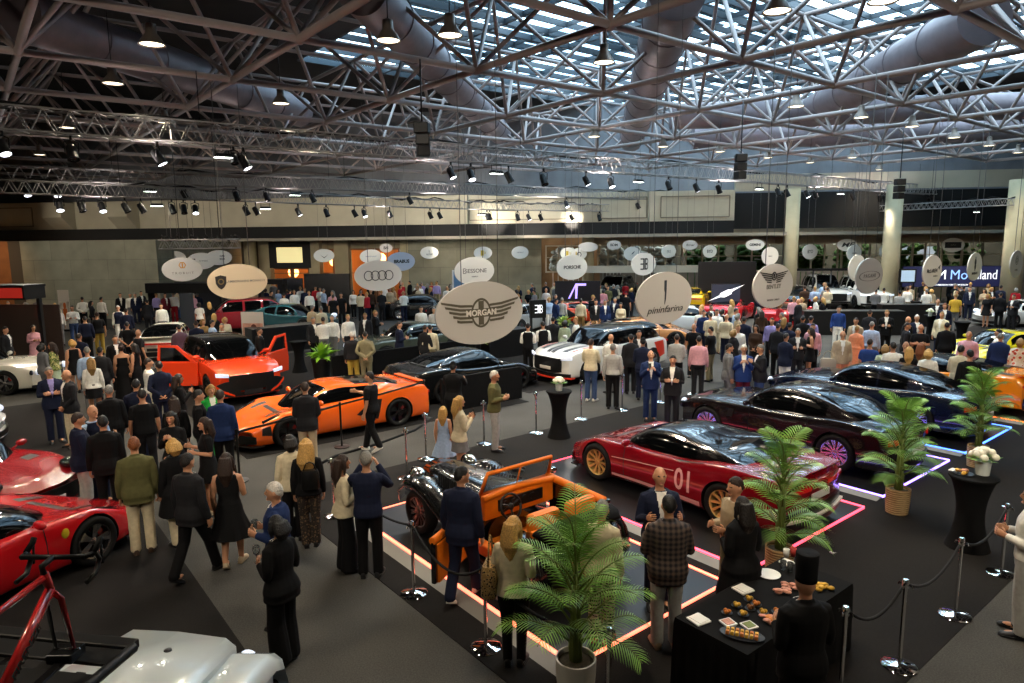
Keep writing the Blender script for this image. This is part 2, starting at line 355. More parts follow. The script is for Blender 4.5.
# space frame: the nodes of the lower chords were measured from the picture's own perspective
ZL, ZU = 8.8, 11.7; SP = 4.67; A0, B0 = 10.15-3*SP, 10.75-7*SP
fr = empty('ceiling_space_frame', (0, 10, ZL)); struct(fr, 'tubular steel space frame under the whole roof', 'roof frame')
def inside(p): return -46.6 < p.x < 37.6 and -6 < p.y < 47.2
def node(i, j, up): return ab(A0+(i+(.5 if up else 0))*SP, B0+(j+(.5 if up else 0))*SP, ZU if up else ZL)
NI, NJ = 19, 22; off = Vector((0, 10, ZL))
for up in (0, 1):
    for dirn in (0, 1):
        for i in range(NI if dirn == 0 else NJ):
            run = []
            for j in range(NJ if dirn == 0 else NI):
                p = node(i, j, up) if dirn == 0 else node(j, i, up)
                if inside(p): run.append(p)
            if len(run) > 1:
                c = MB(); c.tube([run[0]-off, run[-1]-off], (.086 if not up else .075), 10); c.obj('bottom_chord' if not up else 'top_chord', STEELP, fr)
for i in range(NI):
    c = MB(); nn = 0
    for j in range(NJ):
        p = node(i, j, 0)
        if not inside(p): continue
        c.ell(p-off, (.13, .13, .13), 8, 6)
        for di in (0, -1):
            for dj in (0, -1):
                q = node(i+di, j+dj, 1)
                if inside(q): c.tube([p-off, q-off], .062, 7, cap=False); nn += 1
    if nn: c.obj('web_lattice', STEELP, fr)
for v in [o_ for o_ in fr.children]: pass
# ducts
def duct(p0, p1, r, label, zz=None):
    m = MB(); p0, p1 = Vector(p0), Vector(p1); n = max(3, int((p1-p0).length/2.2)); d = (p1-p0).normalized()
    m.tube([p0, p1], r, 24)
    for k in range(1, n): q = p0+(p1-p0)*k/n; m.tube([q-d*.05, q+d*.05], r+.03, 24)
    tag(m.obj('air_duct', DUCT, None, True, 40), label, 'duct')
HD = 10.35
def dp(px, py): q = at_z(px, py, HD); return q
for (p0, p1, r, lab) in (((500, 133), (362, -12), .62, 'round air duct running away behind the pendant lamps at the centre'), ((631, 140), (678, -10), .70, 'round air duct right of the centre, running away'), ((812, 112), (985, 18), .72, 'wide round air duct sloping across the upper right'), ((300, 112), (20, 15), .66, 'shadowed brown air duct over the left side')):
    a, b2 = dp(*p0), dp(*p1); xm = a.x; duct(a, (a.x+(b2.x-a.x), b2.y, HD), r, lab)
duct((4, 35.5, 10.4), (37, 35.5, 10.4), .62, 'long cross duct at the right, nearer of two'); duct((6, 41.5, 10.2), (37, 41.5, 10.2), .7, 'long cross duct at the right, farther of two')
# pendant high-bay lamps
LAMPG = pmat('lamp_lens', '#fff6e0', .3, emit='#ffeccb', es=4); LAMPS = pmat('lamp_shade', '#75695f', .45, .5)
def highbay():
    r = empty('pendant_lamp'); m = MB(); m.lathe([(.05, .42), (.10, .40), (.11, .22), (.16, .16), (.25, .02), (.26, 0), (.24, 0), (.14, .14), (.02, .15)], 20); m.obj('lamp_shade', LAMPS, r, True, 40)
    m = MB(); m.lathe([(.002, .03), (.225, .03), (.225, .02), (.002, .015)], 20); m.obj('lens', LAMPG, r)
    m = MB(); m.tube([(0, 0, .4), (0, 0, 1.9)], .012, 6); m.obj('hanger_rod', STEEL, r); return r
hb0 = None; HB = []
for px, py in ((450, 36), (604, 63), (777, 12), (152, 45), (113, 84), (281, 104), (67, 128), (663, 147), (594, 137), (861, 118), (796, 107), (954, 138), (912, 127), (989, 146), (768, 158), (810, 163), (852, 158), (1018, 153), (907, 175), (879, 170), (932, 177), (720, 152), (40, 155)):
    if hb0 is None: hb0 = highbay(); note_kids(hb0); o = hb0
    else: o = copy_tree(hb0)
    o.location = at_z(px, py, 8.45); HB.append(o); o['px'] = px; o['py'] = py
    tag(o, 'bell-shaped pendant lamp', 'lamp', 'high-bay pendant lamps under the roof')
# lighting trusses with lamps
TRUSS = []
TRM = pmat('truss_alu', '#8e8c8a', .45, .5); PARB = pmat('par_can', '#121213', .45, .3)
def truss(p0, p1, h, label, r=.024):
    p0, p1 = Vector(p0), Vector(p1); d = (p1-p0); L = d.length; d.normalize(); s = Vector((-d.y, d.x, 0)); w = h*.5; t = empty('lighting_truss', p0)
    tag(t, label, 'truss')
    cs = [s*w, -s*w, Vector((0, 0, h))+s*w, Vector((0, 0, h))-s*w]
    for c in cs: m = MB(); m.tube([c, c+d*L], r, 8); m.obj('chord_tube', TRM, t)
    m = MB(); n = int(L/h); 
    for k in range(n):
        a, b_ = k*L/n, (k+.5)*L/n; e = (k+1)*L/n
        for c, q in ((cs[0], cs[2]), (cs[1], cs[3]), (cs[0], cs[1]), (cs[2], cs[3])):
            m.tube([c+d*a, q+d*b_], r*.55, 5, cap=False); m.tube([q+d*b_, c+d*e], r*.55, 5, cap=False)
    m.obj('web_lattice', TRM, t)
    m = MB(); pts = [s*w*1.1+Vector((0, 0, h+.05))+d*(L*k/60)+Vector((0, 0, .07*sin(k*1.7)+.05*sin(k*.6))) for k in range(61)]; m.tube(pts, .035, 6); m.obj('cable_run', RUBBER, t)
    m = MB()
    for k in range(max(2, int(L/9))):
        q = d*(L*(k+.5)/max(2, int(L/9)))+Vector((0, 0, h)); m.tube([q, q+Vector((0, 0, ZL-p0.z-h))], .012, 5)
    m.obj('hanger_wires', STEEL, t); TRUSS.append((p0, d, L)); return p0, d, L
T1 = truss(at_z(-60, 126, 7.0), at_z(1010, 200, 7.0), .52, 'long lighting truss slanting across the hall, nearest of all')
T2 = truss(at_z(-40, 178, 6.9), at_z(690, 201, 6.9), .50, 'second lighting truss, behind the nearest one')
T3 = truss(at_z(-30, 192, 6.3), at_z(520, 211, 6.3), .45, 'third lighting truss, before the cream upper wall')
T4 = truss(at_z(500, 210, 6.2), at_z(745, 213, 6.2), .42, 'short lighting truss over the middle of the back')
T5 = truss(at_z(765, 217, 6.0), at_z(1012, 205, 6.0), .35, 'lighting truss before the right-hand columns')
T6 = truss(at_z(160, 249, 4.3), at_z(240, 248, 4.3), .3, 'small lighting truss above the dark booth')
LENSW = pmat('spot_lens', '#ffffff', .3, emit='#f4f6ff', es=5); LENSD = pmat('spot_lens_dark', '#1a1c20', .1)
def parcan(on=True, big=1.0):
    r = empty('spotlight'); b = big; m = MB()
    m.lathe([(.002, .17), (.07, .16), (.095, .10), (.10, -.12), (.115, -.17), (.105, -.17), (.09, -.11), (.002, -.10)], 16); m.xf(Matrix.Rotation(radians(-28), 4, 'Y') @ Matrix.Scale(1.25*b, 4)); m.obj('housing', PARB, r, True, 40)
    m = MB(); m.lathe([(.002, -.155), (.10, -.155), (.10, -.165), (.002, -.168)], 16); m.xf(Matrix.Rotation(radians(-28), 4, 'Y') @ Matrix.Scale(1.25*b, 4)); m.obj('lens', LENSW if on else LENSD, r)
    m = MB(); m.tube([(0, -.15*b, 0), (0, -.16*b, .24*b), (0, 0, .30*b), (0, .16*b, .24*b), (0, .15*b, 0)], .016, 6); m.box((0, 0, .34*b), (.06, .05, .12)); m.obj('yoke', PARB, r); return r
PC = {}
def snap(px, py, z, drop):       # hang the lamp under the truss it belongs to
    best = None
    for p0, d, L in TRUSS[:5]:
        for k in range(241):
            p = p0+d*(L*k/240)-Vector((0, 0, drop)); x, y = to_px(p); e = abs(x-px)*3+abs(y-py)
            if best is None or e < best[0]: best = (e, p)
    return best[1] if best[0] < 40 else at_z(px, py, z)
SPOTS = []
def put_par(px, py, z, on, big=1.0, yaw=0, lab=None):
    k = (on, big)
    if k not in PC: PC[k] = parcan(on, big); note_kids(PC[k]); o = PC[k]
    else: o = copy_tree(PC[k])
    o.location = snap(px, py, z, .42*1.0*big); o.rotation_euler = (0, 0, yaw); SPOTS.append((o, on))
    return tag(o, 'black stage light with bright lens' if on else 'black stage light, unlit', 'stage light', 'lit stage lights on the trusses' if on else 'unlit stage lights on the trusses')
for px, py, on, big in ((5, 147, 1, 1.4), (66, 151, 0, 1.5), (153, 155, 1, 1.5), (229, 163, 0, 1.2), (240, 161, 1, 1.5), (453, 174, 1, 1.4), (473, 175, 1, 1.5), (509, 184, 0, 1.5), (546, 180, 0, 1.6), (586, 182, 1, 1.4), (613, 184, 1, 1.5), (669, 189, 0, 1.4), (697, 190, 1, 1.5), (717, 190, 0, 1.5), (777, 197, 0, 1.5), (806, 197, 1, 1.5), (814, 195, 0, 1.5), (879, 199, 1, 1.5), (884, 198, 0, 1.5), (901, 200, 1, 1.5), (929, 201, 0, 1.5), (961, 203, 1, 1.5), (998, 204, 1, 1.5)):
    put_par(px, py, 6.66, on, round(big*.62, 2), random.uniform(-1, 1))
for px, py, on in ((24, 193, 1), (58, 196, 1), (59, 207, 1), (81, 203, 0), (105, 197, 1), (103, 212, 1), (124, 212, 0), (142, 212, 0), (173, 206, 0), (186, 198, 0), (195, 212, 1), (183, 215, 0), (235, 199, 0), (246, 209, 0), (245, 216, 0), (265, 199, 0), (299, 217, 1), (313, 200, 0), (326, 208, 0), (257, 216, 0)): put_par(px, py, 6.1, on, .95, random.uniform(-1, 1))
for px, py, on in ((355, 217, 0), (365, 211, 1), (389, 216, 0), (410, 204, 0), (430, 212, 0), (440, 217, 1), (487, 217, 0), (489, 217, 1), (518, 212, 0), (529, 213, 1), (540, 213, 0), (566, 208, 1), (572, 213, 1), (599, 211, 0), (608, 213, 0), (616, 213, 1), (638, 208, 1), (656, 210, 0), (694, 210, 1), (698, 211, 1), (713, 212, 0), (720, 220, 1), (737, 218, 0)): put_par(px, py, 5.95, on, .95, random.uniform(-1, 1))
for px, py, on in ((788, 198, 0), (792, 219, 0), (852, 203, 0)): put_par(px, py, 5.8, on, .95)
# flat bright flood panels
FLOODL = pmat('flood_lens', '#ffffff', .3, emit='#eef6ec', es=6)
def flood():
    r = empty('flood_spotlight'); m = MB(); m.box((0, 0, .05), (.5, .22, .10), 0, 0, .8); m.obj('housing', PARB, r, False, None, .015); m = MB(); m.box((0, 0, -.008), (.44, .18, .02)); m.obj('lens', FLOODL, r, False); m = MB(); m.tube([(-.2, 0, .08), (-.2, 0, .3), (.2, 0, .3), (.2, 0, .08)], .014, 6); m.obj('yoke', PARB, r); return r
fl0 = None; FLOODS = []
for px, py, z in ((220, 155, 6.7), (498, 172, 6.7), (638, 182, 6.6), (760, 190, 6.6), (841, 195, 6.4), (150, 194, 6.3), (482, 217, 6.0), (296, 198, 6.4), (836, 214, 5.8), (976, 212, 5.8), (157, 205, 6.0), (265, 213, 6.0)):
    if fl0 is None: fl0 = flood(); note_kids(fl0); o = fl0
    else: o = copy_tree(fl0)
    o.location = snap(px, py, z, .30); o.rotation_euler = (0, 0, pi/4); FLOODS.append(o); tag(o, 'flat flood light with bright panel', 'flood light', 'flood lights on the trusses')
# speaker / moving-head clusters hung from the frame
for px, py, z, lab in ((422, 128, 7.2, 'black loudspeaker cluster hanging near the centre'), (741, 158, 7.0, 'black loudspeaker cluster hanging right of the centre'), (900, 182, 6.6, 'small black loudspeaker hanging near the second column')):
    r = empty('hanging_loudspeaker', at_z(px, py, z)); tag(r, lab, 'loudspeaker'); m = MB()
    for k in range(3): m.box((0, .03*k, -.27*k), (.36-.03*k, .3, .25), .2*k)
    m.obj('cabinet', BLACK, r, False, None, .02); m = MB(); m.tube([(0, 0, .15), (0, 0, ZL-z)], .02, 6); m.obj('hanging_cable', STEEL, r)
# ---------------------------------------------------------------- cars
def curve(pts):
    xs = [p[0] for p in pts]; ys = [p[1] for p in pts]; n = len(xs)
    d = [(ys[i+1]-ys[i])/(xs[i+1]-xs[i]) for i in range(n-1)]; m = [d[0]]+[0 if d[i-1]*d[i] <= 0 else 2*d[i-1]*d[i]/(d[i-1]+d[i]) for i in range(1, n-1)]+[d[-1]]
    def f(x):
        if x <= xs[0]: return ys[0]
        if x >= xs[-1]: return ys[-1]
        i = 0
        while x > xs[i+1]: i += 1
        h = xs[i+1]-xs[i]; t = (x-xs[i])/h
        return ys[i]*(2*t**3-3*t*t+1)+h*m[i]*(t**3-2*t*t+t)+ys[i+1]*(-2*t**3+3*t*t)+h*m[i+1]*(t**3-t*t)
    return f
def catmull(P, t):
    n = len(P)-1; i = min(int(t), n-1); u = t-i
    p0, p1, p2, p3 = P[max(i-1, 0)], P[i], P[i+1], P[min(i+2, n)]
    return tuple(.5*(2*b+(c-a)*u+(2*a-5*b+4*c-d)*u*u+(3*b-a-3*c+d)*u**3) for a, b, c, d in zip(p0, p1, p2, p3))
CARS = []
class Car:
    def __init__(s, L, W, wf, wr, R, zb, sh, dk, hw, bowF=.35, bowR=.2, tw=.26, flare=1.0, boxy=0):
        s.L, s.W, s.wf, s.wr, s.R, s.zb, s.bowF, s.bowR, s.tw, s.boxy = L, W, wf, wr, R, zb, bowF, bowR, tw, boxy
        s.sh, s.dk, s.hw = curve(sh), curve(dk), curve(hw); s.root = None
    def sec(s, y):
        w = s.hw(y)*s.W/2; zb = s.zb; zs = s.sh(y); zd = s.dk(y); h = zs-zb; b = s.boxy
        return [(0, zb), (.80*w, zb), (.92*w, zb+.02), (.975*w, zb+.10), (w, zb+.42*h), ((.985+.01*b)*w, zb+.75*h), ((.945+.04*b)*w, zs-.02), ((.86+.09*b)*w, zs), ((.60+.1*b)*w, zs+(zd-zs)*.6+.01), (.3*w, zd+.004), (0, zd+.008)]
    def bow(s, y, x):
        w = s.W/2; k = (abs(x)/w)**2.4; t = y/(s.L/2)
        return -s.bowF*k*max(0, t)**3 if t > 0 else s.bowR*k*max(0, -t)**3
    def pt(s, y, sp, side=1, off=0):
        x, z = catmull(s.sec(y), sp)
        P = Vector((x*side, y+s.bow(y, x), z))
        if off:
            e = .02; a = s.pt(min(y+e, s.L/2), sp, side)-s.pt(y-e, sp, side); b = s.pt(y, min(sp+.1, 10), side)-s.pt(y, max(sp-.1, 0), side)
            n = a.cross(b); n = n if n.length > 1e-9 else Vector((side, 0, 0)); n.normalize()
            if n.dot(Vector((side*max(x, .05), 0, z-.45))) < 0: n = -n
            P += n*off
        return P
    def build(s, name, pm, trim=BLACK, loc=(0, 0, 0), az=0):
        s.root = empty(name, loc, -az); s.pm = pm; CARS.append((s.root, s.L, s.W)); L2 = s.L/2; ys = []; n = 46
        for i in range(n+1):
            t = -1+2*i/n; ys.append(L2*math.copysign(1-(1-abs(t))**1.5, t))
        sps = []
        for i in range(10): sps += [i, i+1/3, i+2/3]
        sps.append(10); rings = []
        for y in ys:
            h = [s.pt(y, q) for q in sps]
            rings.append(h+[Vector((-p.x, p.y, p.z)) for p in h[-2:0:-1]])
        for end in (0, -1):
            r = rings[end]; c = sum(r, Vector())/len(r); sg = -1 if end == 0 else 1
            r2 = [c+(p-c)*.93+Vector((0, sg*.022+(p.y-c.y)*.07, 0)) for p in r]
            if end == 0: rings.insert(0, r2)
            else: rings.append(r2)
        m = MB(); m.loft(rings, True); me = m.mesh('body')
        o = bpy.data.objects.new('tmpb', me); COL.objects.link(o)
        c = MB(); Ra = s.R*1.11
        for y in (s.wf, s.wr):
            for sd in (1, -1):
                x0 = s.W/2-s.tw-.14; x1 = s.W/2+.3; c.lathe([(Ra, x0), (Ra, x1)], 40, (0, y, s.R), 0, 'x'); c.v[-80:] = [(x*sd, y_, z) for x, y_, z in c.v[-80:]]
        cm = c.mesh('cut'); co = bpy.data.objects.new('tmpc', cm); COL.objects.link(co)
        b = o.modifiers.new('b', 'BOOLEAN'); b.operation = 'DIFFERENCE'; b.object = co; b.solver = 'EXACT'
        out = bpy.data.meshes.new_from_object(o.evaluated_get(bpy.context.evaluated_depsgraph_get()))
        for q in (o, co): bpy.data.objects.remove(q)
        out.name = 'body'; out.materials.clear(); out.materials.append(pm); out.materials.append(trim)
        for p in out.polygons:
            cc = p.center; p.material_index = 0
            for y in (s.wf, s.wr):
                d = sqrt((cc.y-y)**2+(cc.z-s.R)**2)
                if d < Ra*1.004 and abs(cc.x) < s.W/2-.004 and (abs(d-Ra) < .02 or abs(abs(cc.x)-(s.W/2-s.tw-.14)) < .01): p.material_index = 1
            if cc.z < s.zb+.03 and p.normal.z < -.3: p.material_index = 1
        out.shade_smooth()
        try: out.set_sharp_from_angle(angle=radians(48))
        except Exception: pass
        s.body = bpy.data.objects.new('body', out); COL.objects.link(s.body); s.body.parent = s.root
        return s
    def patch(s, name, quad, mat, sides=(1, -1), off=.004, n=(10, 8), parent=None):
        for sd in sides:
            m = MB(); a, b, c, d = quad; g = []
            for i in range(n[0]+1):
                u = i/n[0]
                for j in range(n[1]+1):
                    v = j/n[1]; q = [(a[k]*(1-u)+b[k]*u)*(1-v)+(d[k]*(1-u)+c[k]*u)*v for k in (0, 1)]
                    g.append(s.pt(q[0], q[1], sd, off))
            fs = [(i*(n[1]+1)+j, (i+1)*(n[1]+1)+j, (i+1)*(n[1]+1)+j+1, i*(n[1]+1)+j+1) for i in range(n[0]) for j in range(n[1])]
            m.add(g, fs); o = m.obj(name, mat, parent or s.root)
        return o
    def endy(s, x, end, z=.5): return end*(s.L/2+.022)-end*(s.bowF if end > 0 else s.bowR)*(abs(x)/(s.W/2))**2.4
    def fascia(s, name, rows, mat, end=1, off=.006, th=.03, sides=None, parent=None):
        # rows: (x, zlow, zhigh) along x
        for sd in (sides or (1,)):
            m = MB(); n = 8; pts = []
            for (a, b) in zip(rows, rows[1:]):
                for i in range(n): t = i/n; pts.append([a[k]+(b[k]-a[k])*t for k in range(3)])
            pts.append(list(rows[-1])); R_ = []
            for x, z0, z1 in pts:
                y = s.endy(x, end)+off*end
                R_.append([Vector((x*sd, y, z0)), Vector((x*sd, y, z1)), Vector((x*sd, y-th*end, z1)), Vector((x*sd, y-th*end, z0))])
            m.loft(R_); o = m.obj(name, mat, parent or s.root, True, 40)
        return o
    def green(s, ya, yb, yc, yd, zr, wbelt=.80, tum=.42, bowG=.28, roofmat=None, pil=None, sw=(None, None), bpil=None, glass=GLASSD, sink=.05, bowB=.10):
        roofmat = roofmat or s.pm; pil = pil or roofmat
        zc = curve([(yd, s.dk(yd)-.02), (yc+(yd-yc)*.45, s.dk(yd)+(zr-s.dk(yd))*.66), (yc, zr-.03), ((yb+yc)/2, zr), (yb, zr-.035), (yb+(ya-yb)*.5, s.dk(ya)+(zr-s.dk(ya))*.56), (ya, s.dk(ya)-.01)])
        ny, nv = 60, 18; ys = [yd+(ya-yd)*i/ny for i in range(ny+1)]; G = []
        mid = (ya+yd)/2; half = (ya-yd)/2
        for y in ys:
            base = min(s.sh(y), max(s.dk(y), s.sh(y)-.04))-sink; zt = max(zc(y), base+.005); h = zt-base
            xb = s.hw(y)*s.W/2*wbelt*(1-.16*abs((y-mid)/half)**3); xr = xb-tum*h
            C = [(xb, base), (xb-.18*(xb-xr), base+.30*h), (xb-.5*(xb-xr), base+.62*h), (xr, base+.90*h), (xr-.09*xb, base+.975*h), (xr*.55, base+h*1.0+.006), (0, base+h+.014)]
            row = []
            for j in range(nv+1):
                x, z = catmull(C, 6*j/nv); x = max(x, 0)
                t = (y-mid)/half; bw = -bowG*(x/xb)**2*max(0, t)**2 if t > 0 else bowB*(x/xb)**2*max(0, -t)**2
                row.append(Vector((x, y+bw, z)))
            G.append((y, h, row))
        zones = {}
        sw0 = sw[0] if sw[0] is not None else ya-.35; sw1 = sw[1] if sw[1] is not None else yc-.1
        for i in range(ny):
            y = (ys[i]+ys[i+1])/2; h = (G[i][1]+G[i+1][1])/2
            for j in range(nv):
                if j < 9:
                    hh = h; z = 'pillar'
                    if 1 <= j < 8 and sw1 < y < sw0 and hh > .13+.02*j and (bpil is None or all(abs(y-bq) > .035 for bq in bpil)):
                        z = 'side_window'
                elif y > yb: z = 'windscreen' if j >= 10 and y < ya-.02 else 'pillar'
                elif y > yc: z = 'roof'
                else: z = 'rear_window' if j >= 11 and y > yd+.06 else 'roof'
                zones.setdefault(z, []).append((i, j))
        def mk(z, sides):
            m = MB()
            for sd in sides:
                ids = {}
                def vid(i, j):
                    if (i, j) not in ids: ids[(i, j)] = len(m.v); p = G[i][2][j]; m.v.append((p.x*sd, p.y, p.z))
                    return ids[(i, j)]
                for i, j in zones[z]: m.f.append((vid(i, j), vid(i+1, j), vid(i+1, j+1), vid(i, j+1))); m.m.append(0)
            bm = bmesh.new(); me = m.mesh('x', True, False); bm.from_mesh(me); bmesh.ops.remove_doubles(bm, verts=bm.verts, dist=1e-5)
            for f in bm.faces:
                if f.normal.dot(f.calc_center_median()-Vector((0, mid, .6))) < 0: f.normal_flip()
            bm.to_mesh(me); bm.free(); me.shade_smooth(); return me
        for z, mt in (('windscreen', glass), ('rear_window', glass), ('roof', roofmat), ('pillar', pil)):
            if z in zones: link(z if z != 'pillar' else 'roof_pillars', mk(z, (1, -1)), mt, s.root)
        if 'side_window' in zones:
            for sd in (1, -1): link('side_window', mk('side_window', (sd,)), glass, s.root)
        return s
    def wheels(s, style, rim, rim2=None, caliper='#8a1a14', steer=0):
        key = (style, rim.name, s.R, s.tw)
        if key not in WHEEL: WHEEL[key] = wheel_meshes(style, s.R, s.tw)
        tm, rm, dm, cm = WHEEL[key]
        for y in (s.wf, s.wr):
            for sd in (1, -1):
                w = link('wheel', tm, RUBBER, s.root); w.location = (sd*(s.W/2-s.tw/2-.012), y, s.R); w.rotation_euler = (0, 0, (0 if sd > 0 else pi)+(steer if y == s.wf else 0))
                link('rim', rm, rim, w); link('brake_disc', dm, STEEL, w); link('brake_caliper', cm, paint(caliper), w)
        return s
    def mirrors(s, y, z=None, mat=None, x=None):
        for sd in (1, -1):
            m = MB(); xx = (x or s.hw(y)*s.W/2*.93); zz = z or s.sh(y)+.09
            m.ell((sd*(xx+.10), y, zz), (.11, .055, .065), 12, 8); m.tube([(sd*(xx-.10), y+.02, zz-.07), (sd*(xx+.04), y, zz-.02)], .022, 6)
            m.obj('door_mirror', mat or s.pm, s.root)
        return s
    def plate(s, end, z, col='#d8d8d0', w=.52, txt=None):
        m = MB(); y = s.endy(0, end)+.014*end; m.box((0, y, z), (w, .016, .11)); o = m.obj('number_plate', plain(col), s.root, False)
        if txt:
            t = MB(); mesh_into(t, text_mesh(txt, .1), Matrix.Translation((0, y+end*.010, z)) @ Matrix.Rotation(pi if end > 0 else 0, 4, 'Z') @ Matrix.Rotation(pi/2, 4, 'X')); t.obj('lettering', BLACK, o, False)
        return s
    def slab(s, name, y, z, w, d, h, mat, x=0, rz=0, bev=.01, parent=None):
        m = MB(); m.box((x, y, z), (w, d, h), rz); return m.obj(name, mat, parent or s.root, False, None, bev)
WHEEL = {}
def wheel_meshes(style, R, tw):
    w = tw/2
    t = MB(); r0 = R*.70
    t.lathe([(r0, -w*.8), (r0+.03, -w), (R*.93, -w), (R, -w*.72), (R, w*.72), (R*.93, w), (r0+.03, w), (r0, w*.8), (r0-.012, w*.6), (r0-.012, -w*.6), (r0, -w*.8)], 40, (0, 0, 0), 0, 'x', False)
    m = MB(); rr = r0
    m.lathe([(rr, w*.86), (rr*.94, w*.80), (rr*.90, w*.2), (rr*.90, -w*.7), (rr*.94, -w*.7), (rr*.98, w*.1), (rr, w*.80)], 40, (0, 0, 0), 0, 'x', False)
    n, wid, split = {'ten': (10, .042, 0), 'five': (5, .10, 1), 'seven': (7, .07, 0), 'multi': (14, .030, 0), 'mesh': (11, .05, 1), 'wire': (24, .014, 0)}[style]
    for k in range(n):
        for q in ((0,) if not split else (-1, 1)):
            a = 2*pi*k/n; a2 = a+q*(.16 if n == 5 else .10); wd = wid*(.55 if split else 1)
            c0 = Vector((w*.58, cos(a)*rr*.14, sin(a)*rr*.14)); c1 = Vector((w*.72, cos(a2)*rr*.93, sin(a2)*rr*.93)); tn = Vector((0, -sin(a2), cos(a2)))
            ring = lambda c, k_, h: [c+tn*wd/2*k_+Vector((h, 0, 0)), c-tn*wd/2*k_+Vector((h, 0, 0)), c-tn*wd/2*k_-Vector((.03, 0, 0)), c+tn*wd/2*k_-Vector((.03, 0, 0))]
            m.loft([ring(c0, .8, .0), ring(c0.lerp(c1, .5)-Vector((.012, 0, 0)), .8, 0), ring(c1, 1.15, 0)])
    m.lathe([(rr*.20, w*.35), (rr*.20, w*.60), (rr*.14, w*.66), (.002, w*.67)], 20, (0, 0, 0), 0, 'x')
    d = MB(); d.lathe([(.05, -.01), (rr*.78, -.01), (rr*.78, .012), (.05, .012)], 28, (0, 0, 0), 0, 'x')
    c = MB(); c.prism([(cos(a)*q, sin(a)*q) for q, rg in ((rr*.86, [radians(x) for x in range(20, 91, 10)]), (rr*.52, [radians(x) for x in range(90, 19, -10)])) for a in rg], -.03, .045, 0, 'yz')
    mt = t.mesh('wheel'); mr = m.mesh('rim'); mr.set_sharp_from_angle(angle=radians(35))
    return mt, mr, d.mesh('brake_disc', False), c.mesh('brake_caliper', False)
DARKRIM = pmat('rim_dark', '#1c1c1e', .3, .8, coat=.5); SILVER = pmat('rim_silver', '#c4c4c8', .2, 1); GOLD = pmat('rim_gold', '#dcb56c', .42, .55)
HEADL = pmat('headlamp_glass', '#15181c', .05, coat=1); HEADW = pmat('headlamp_white', '#dfe6ee', .2, emit='#dfe8ff', es=.6); TAILR = pmat('tail_lamp', '#7a0a10', .15, coat=1, emit='#ff2a20', es=.25)
CARBON = pmat('carbon', '#111113', .3, coat=.7)
def supercar(name, pm, roof=None, intake=1, loc=(0, 0, 0), az=0, rim=None, style='ten', tall=0):
    """mid-engined wedge: low nose, wide haunches, fast glass"""
    c = Car(4.75, 2.03, 1.36, -1.36, .345, .13,
        [(-2.375, .78), (-2.2, .92), (-1.36, .95), (-.5, .84), (.5, .80), (1.36, .80), (1.9, .66), (2.375, .46)],
        [(-2.375, .80), (-2.1, .92), (-1.3, .98), (-.3, .80), (.9, .76), (1.5, .70), (2.0, .58), (2.375, .44)],
        [(-2.375, .90), (-1.9, .97), (-1.36, 1.0), (-.3, .95), (.3, .93), (1.36, .985), (1.9, .96), (2.375, .86)], .42, .16, .29)
    c.build(name, pm, BLACK, loc, az)
    c.green(1.22, .32, -.42, -1.75, 1.17+tall, .82, .50, .34, roof, roof, (.98, -.72))
    c.wheels(style, rim or DARKRIM).mirrors(.62)
    c.patch('headlamp', [(2.05, 6.9), (1.62, 6.7), (1.55, 7.4), (1.98, 7.5)], HEADL)
    if intake: c.patch('side_intake', [(-.25, 4.2), (-.80, 3.3), (-.92, 5.2), (-.70, 5.5)], BLACK)
    else: c.patch('side_intake', [(-.35, 6.1), (-.95, 6.15), (-1.0, 6.5), (-.45, 6.4)], BLACK)
    c.patch('door_line', [(.72, 3.2), (.705, 3.2), (.705, 6.3), (.72, 6.3)], BLACK, off=.003)
    c.patch('bonnet_vent', [(1.75, 8.1), (1.35, 7.9), (1.35, 8.4), (1.72, 8.5)], BLACK)
    c.fascia('front_intake', [(.30, .17, .30), (.62, .17, .37), (.90, .20, .36)], BLACK, 1, sides=(1, -1))
    c.fascia('splitter', [(-.92, .12, .15), (0, .12, .15), (.92, .12, .15)], CARBON, 1, .03, .2)
    c.fascia('tail_lamp', [(.25, .70, .755), (.90, .70, .76)], TAILR, -1, sides=(1, -1))
    c.fascia('diffuser', [(-.85, .16, .42), (0, .16, .46), (.85, .16, .42)], CARBON, -1, .01, .1)
    c.slab('engine_cover', -1.25, .985, .85, .8, .03, CARBON)
    return c
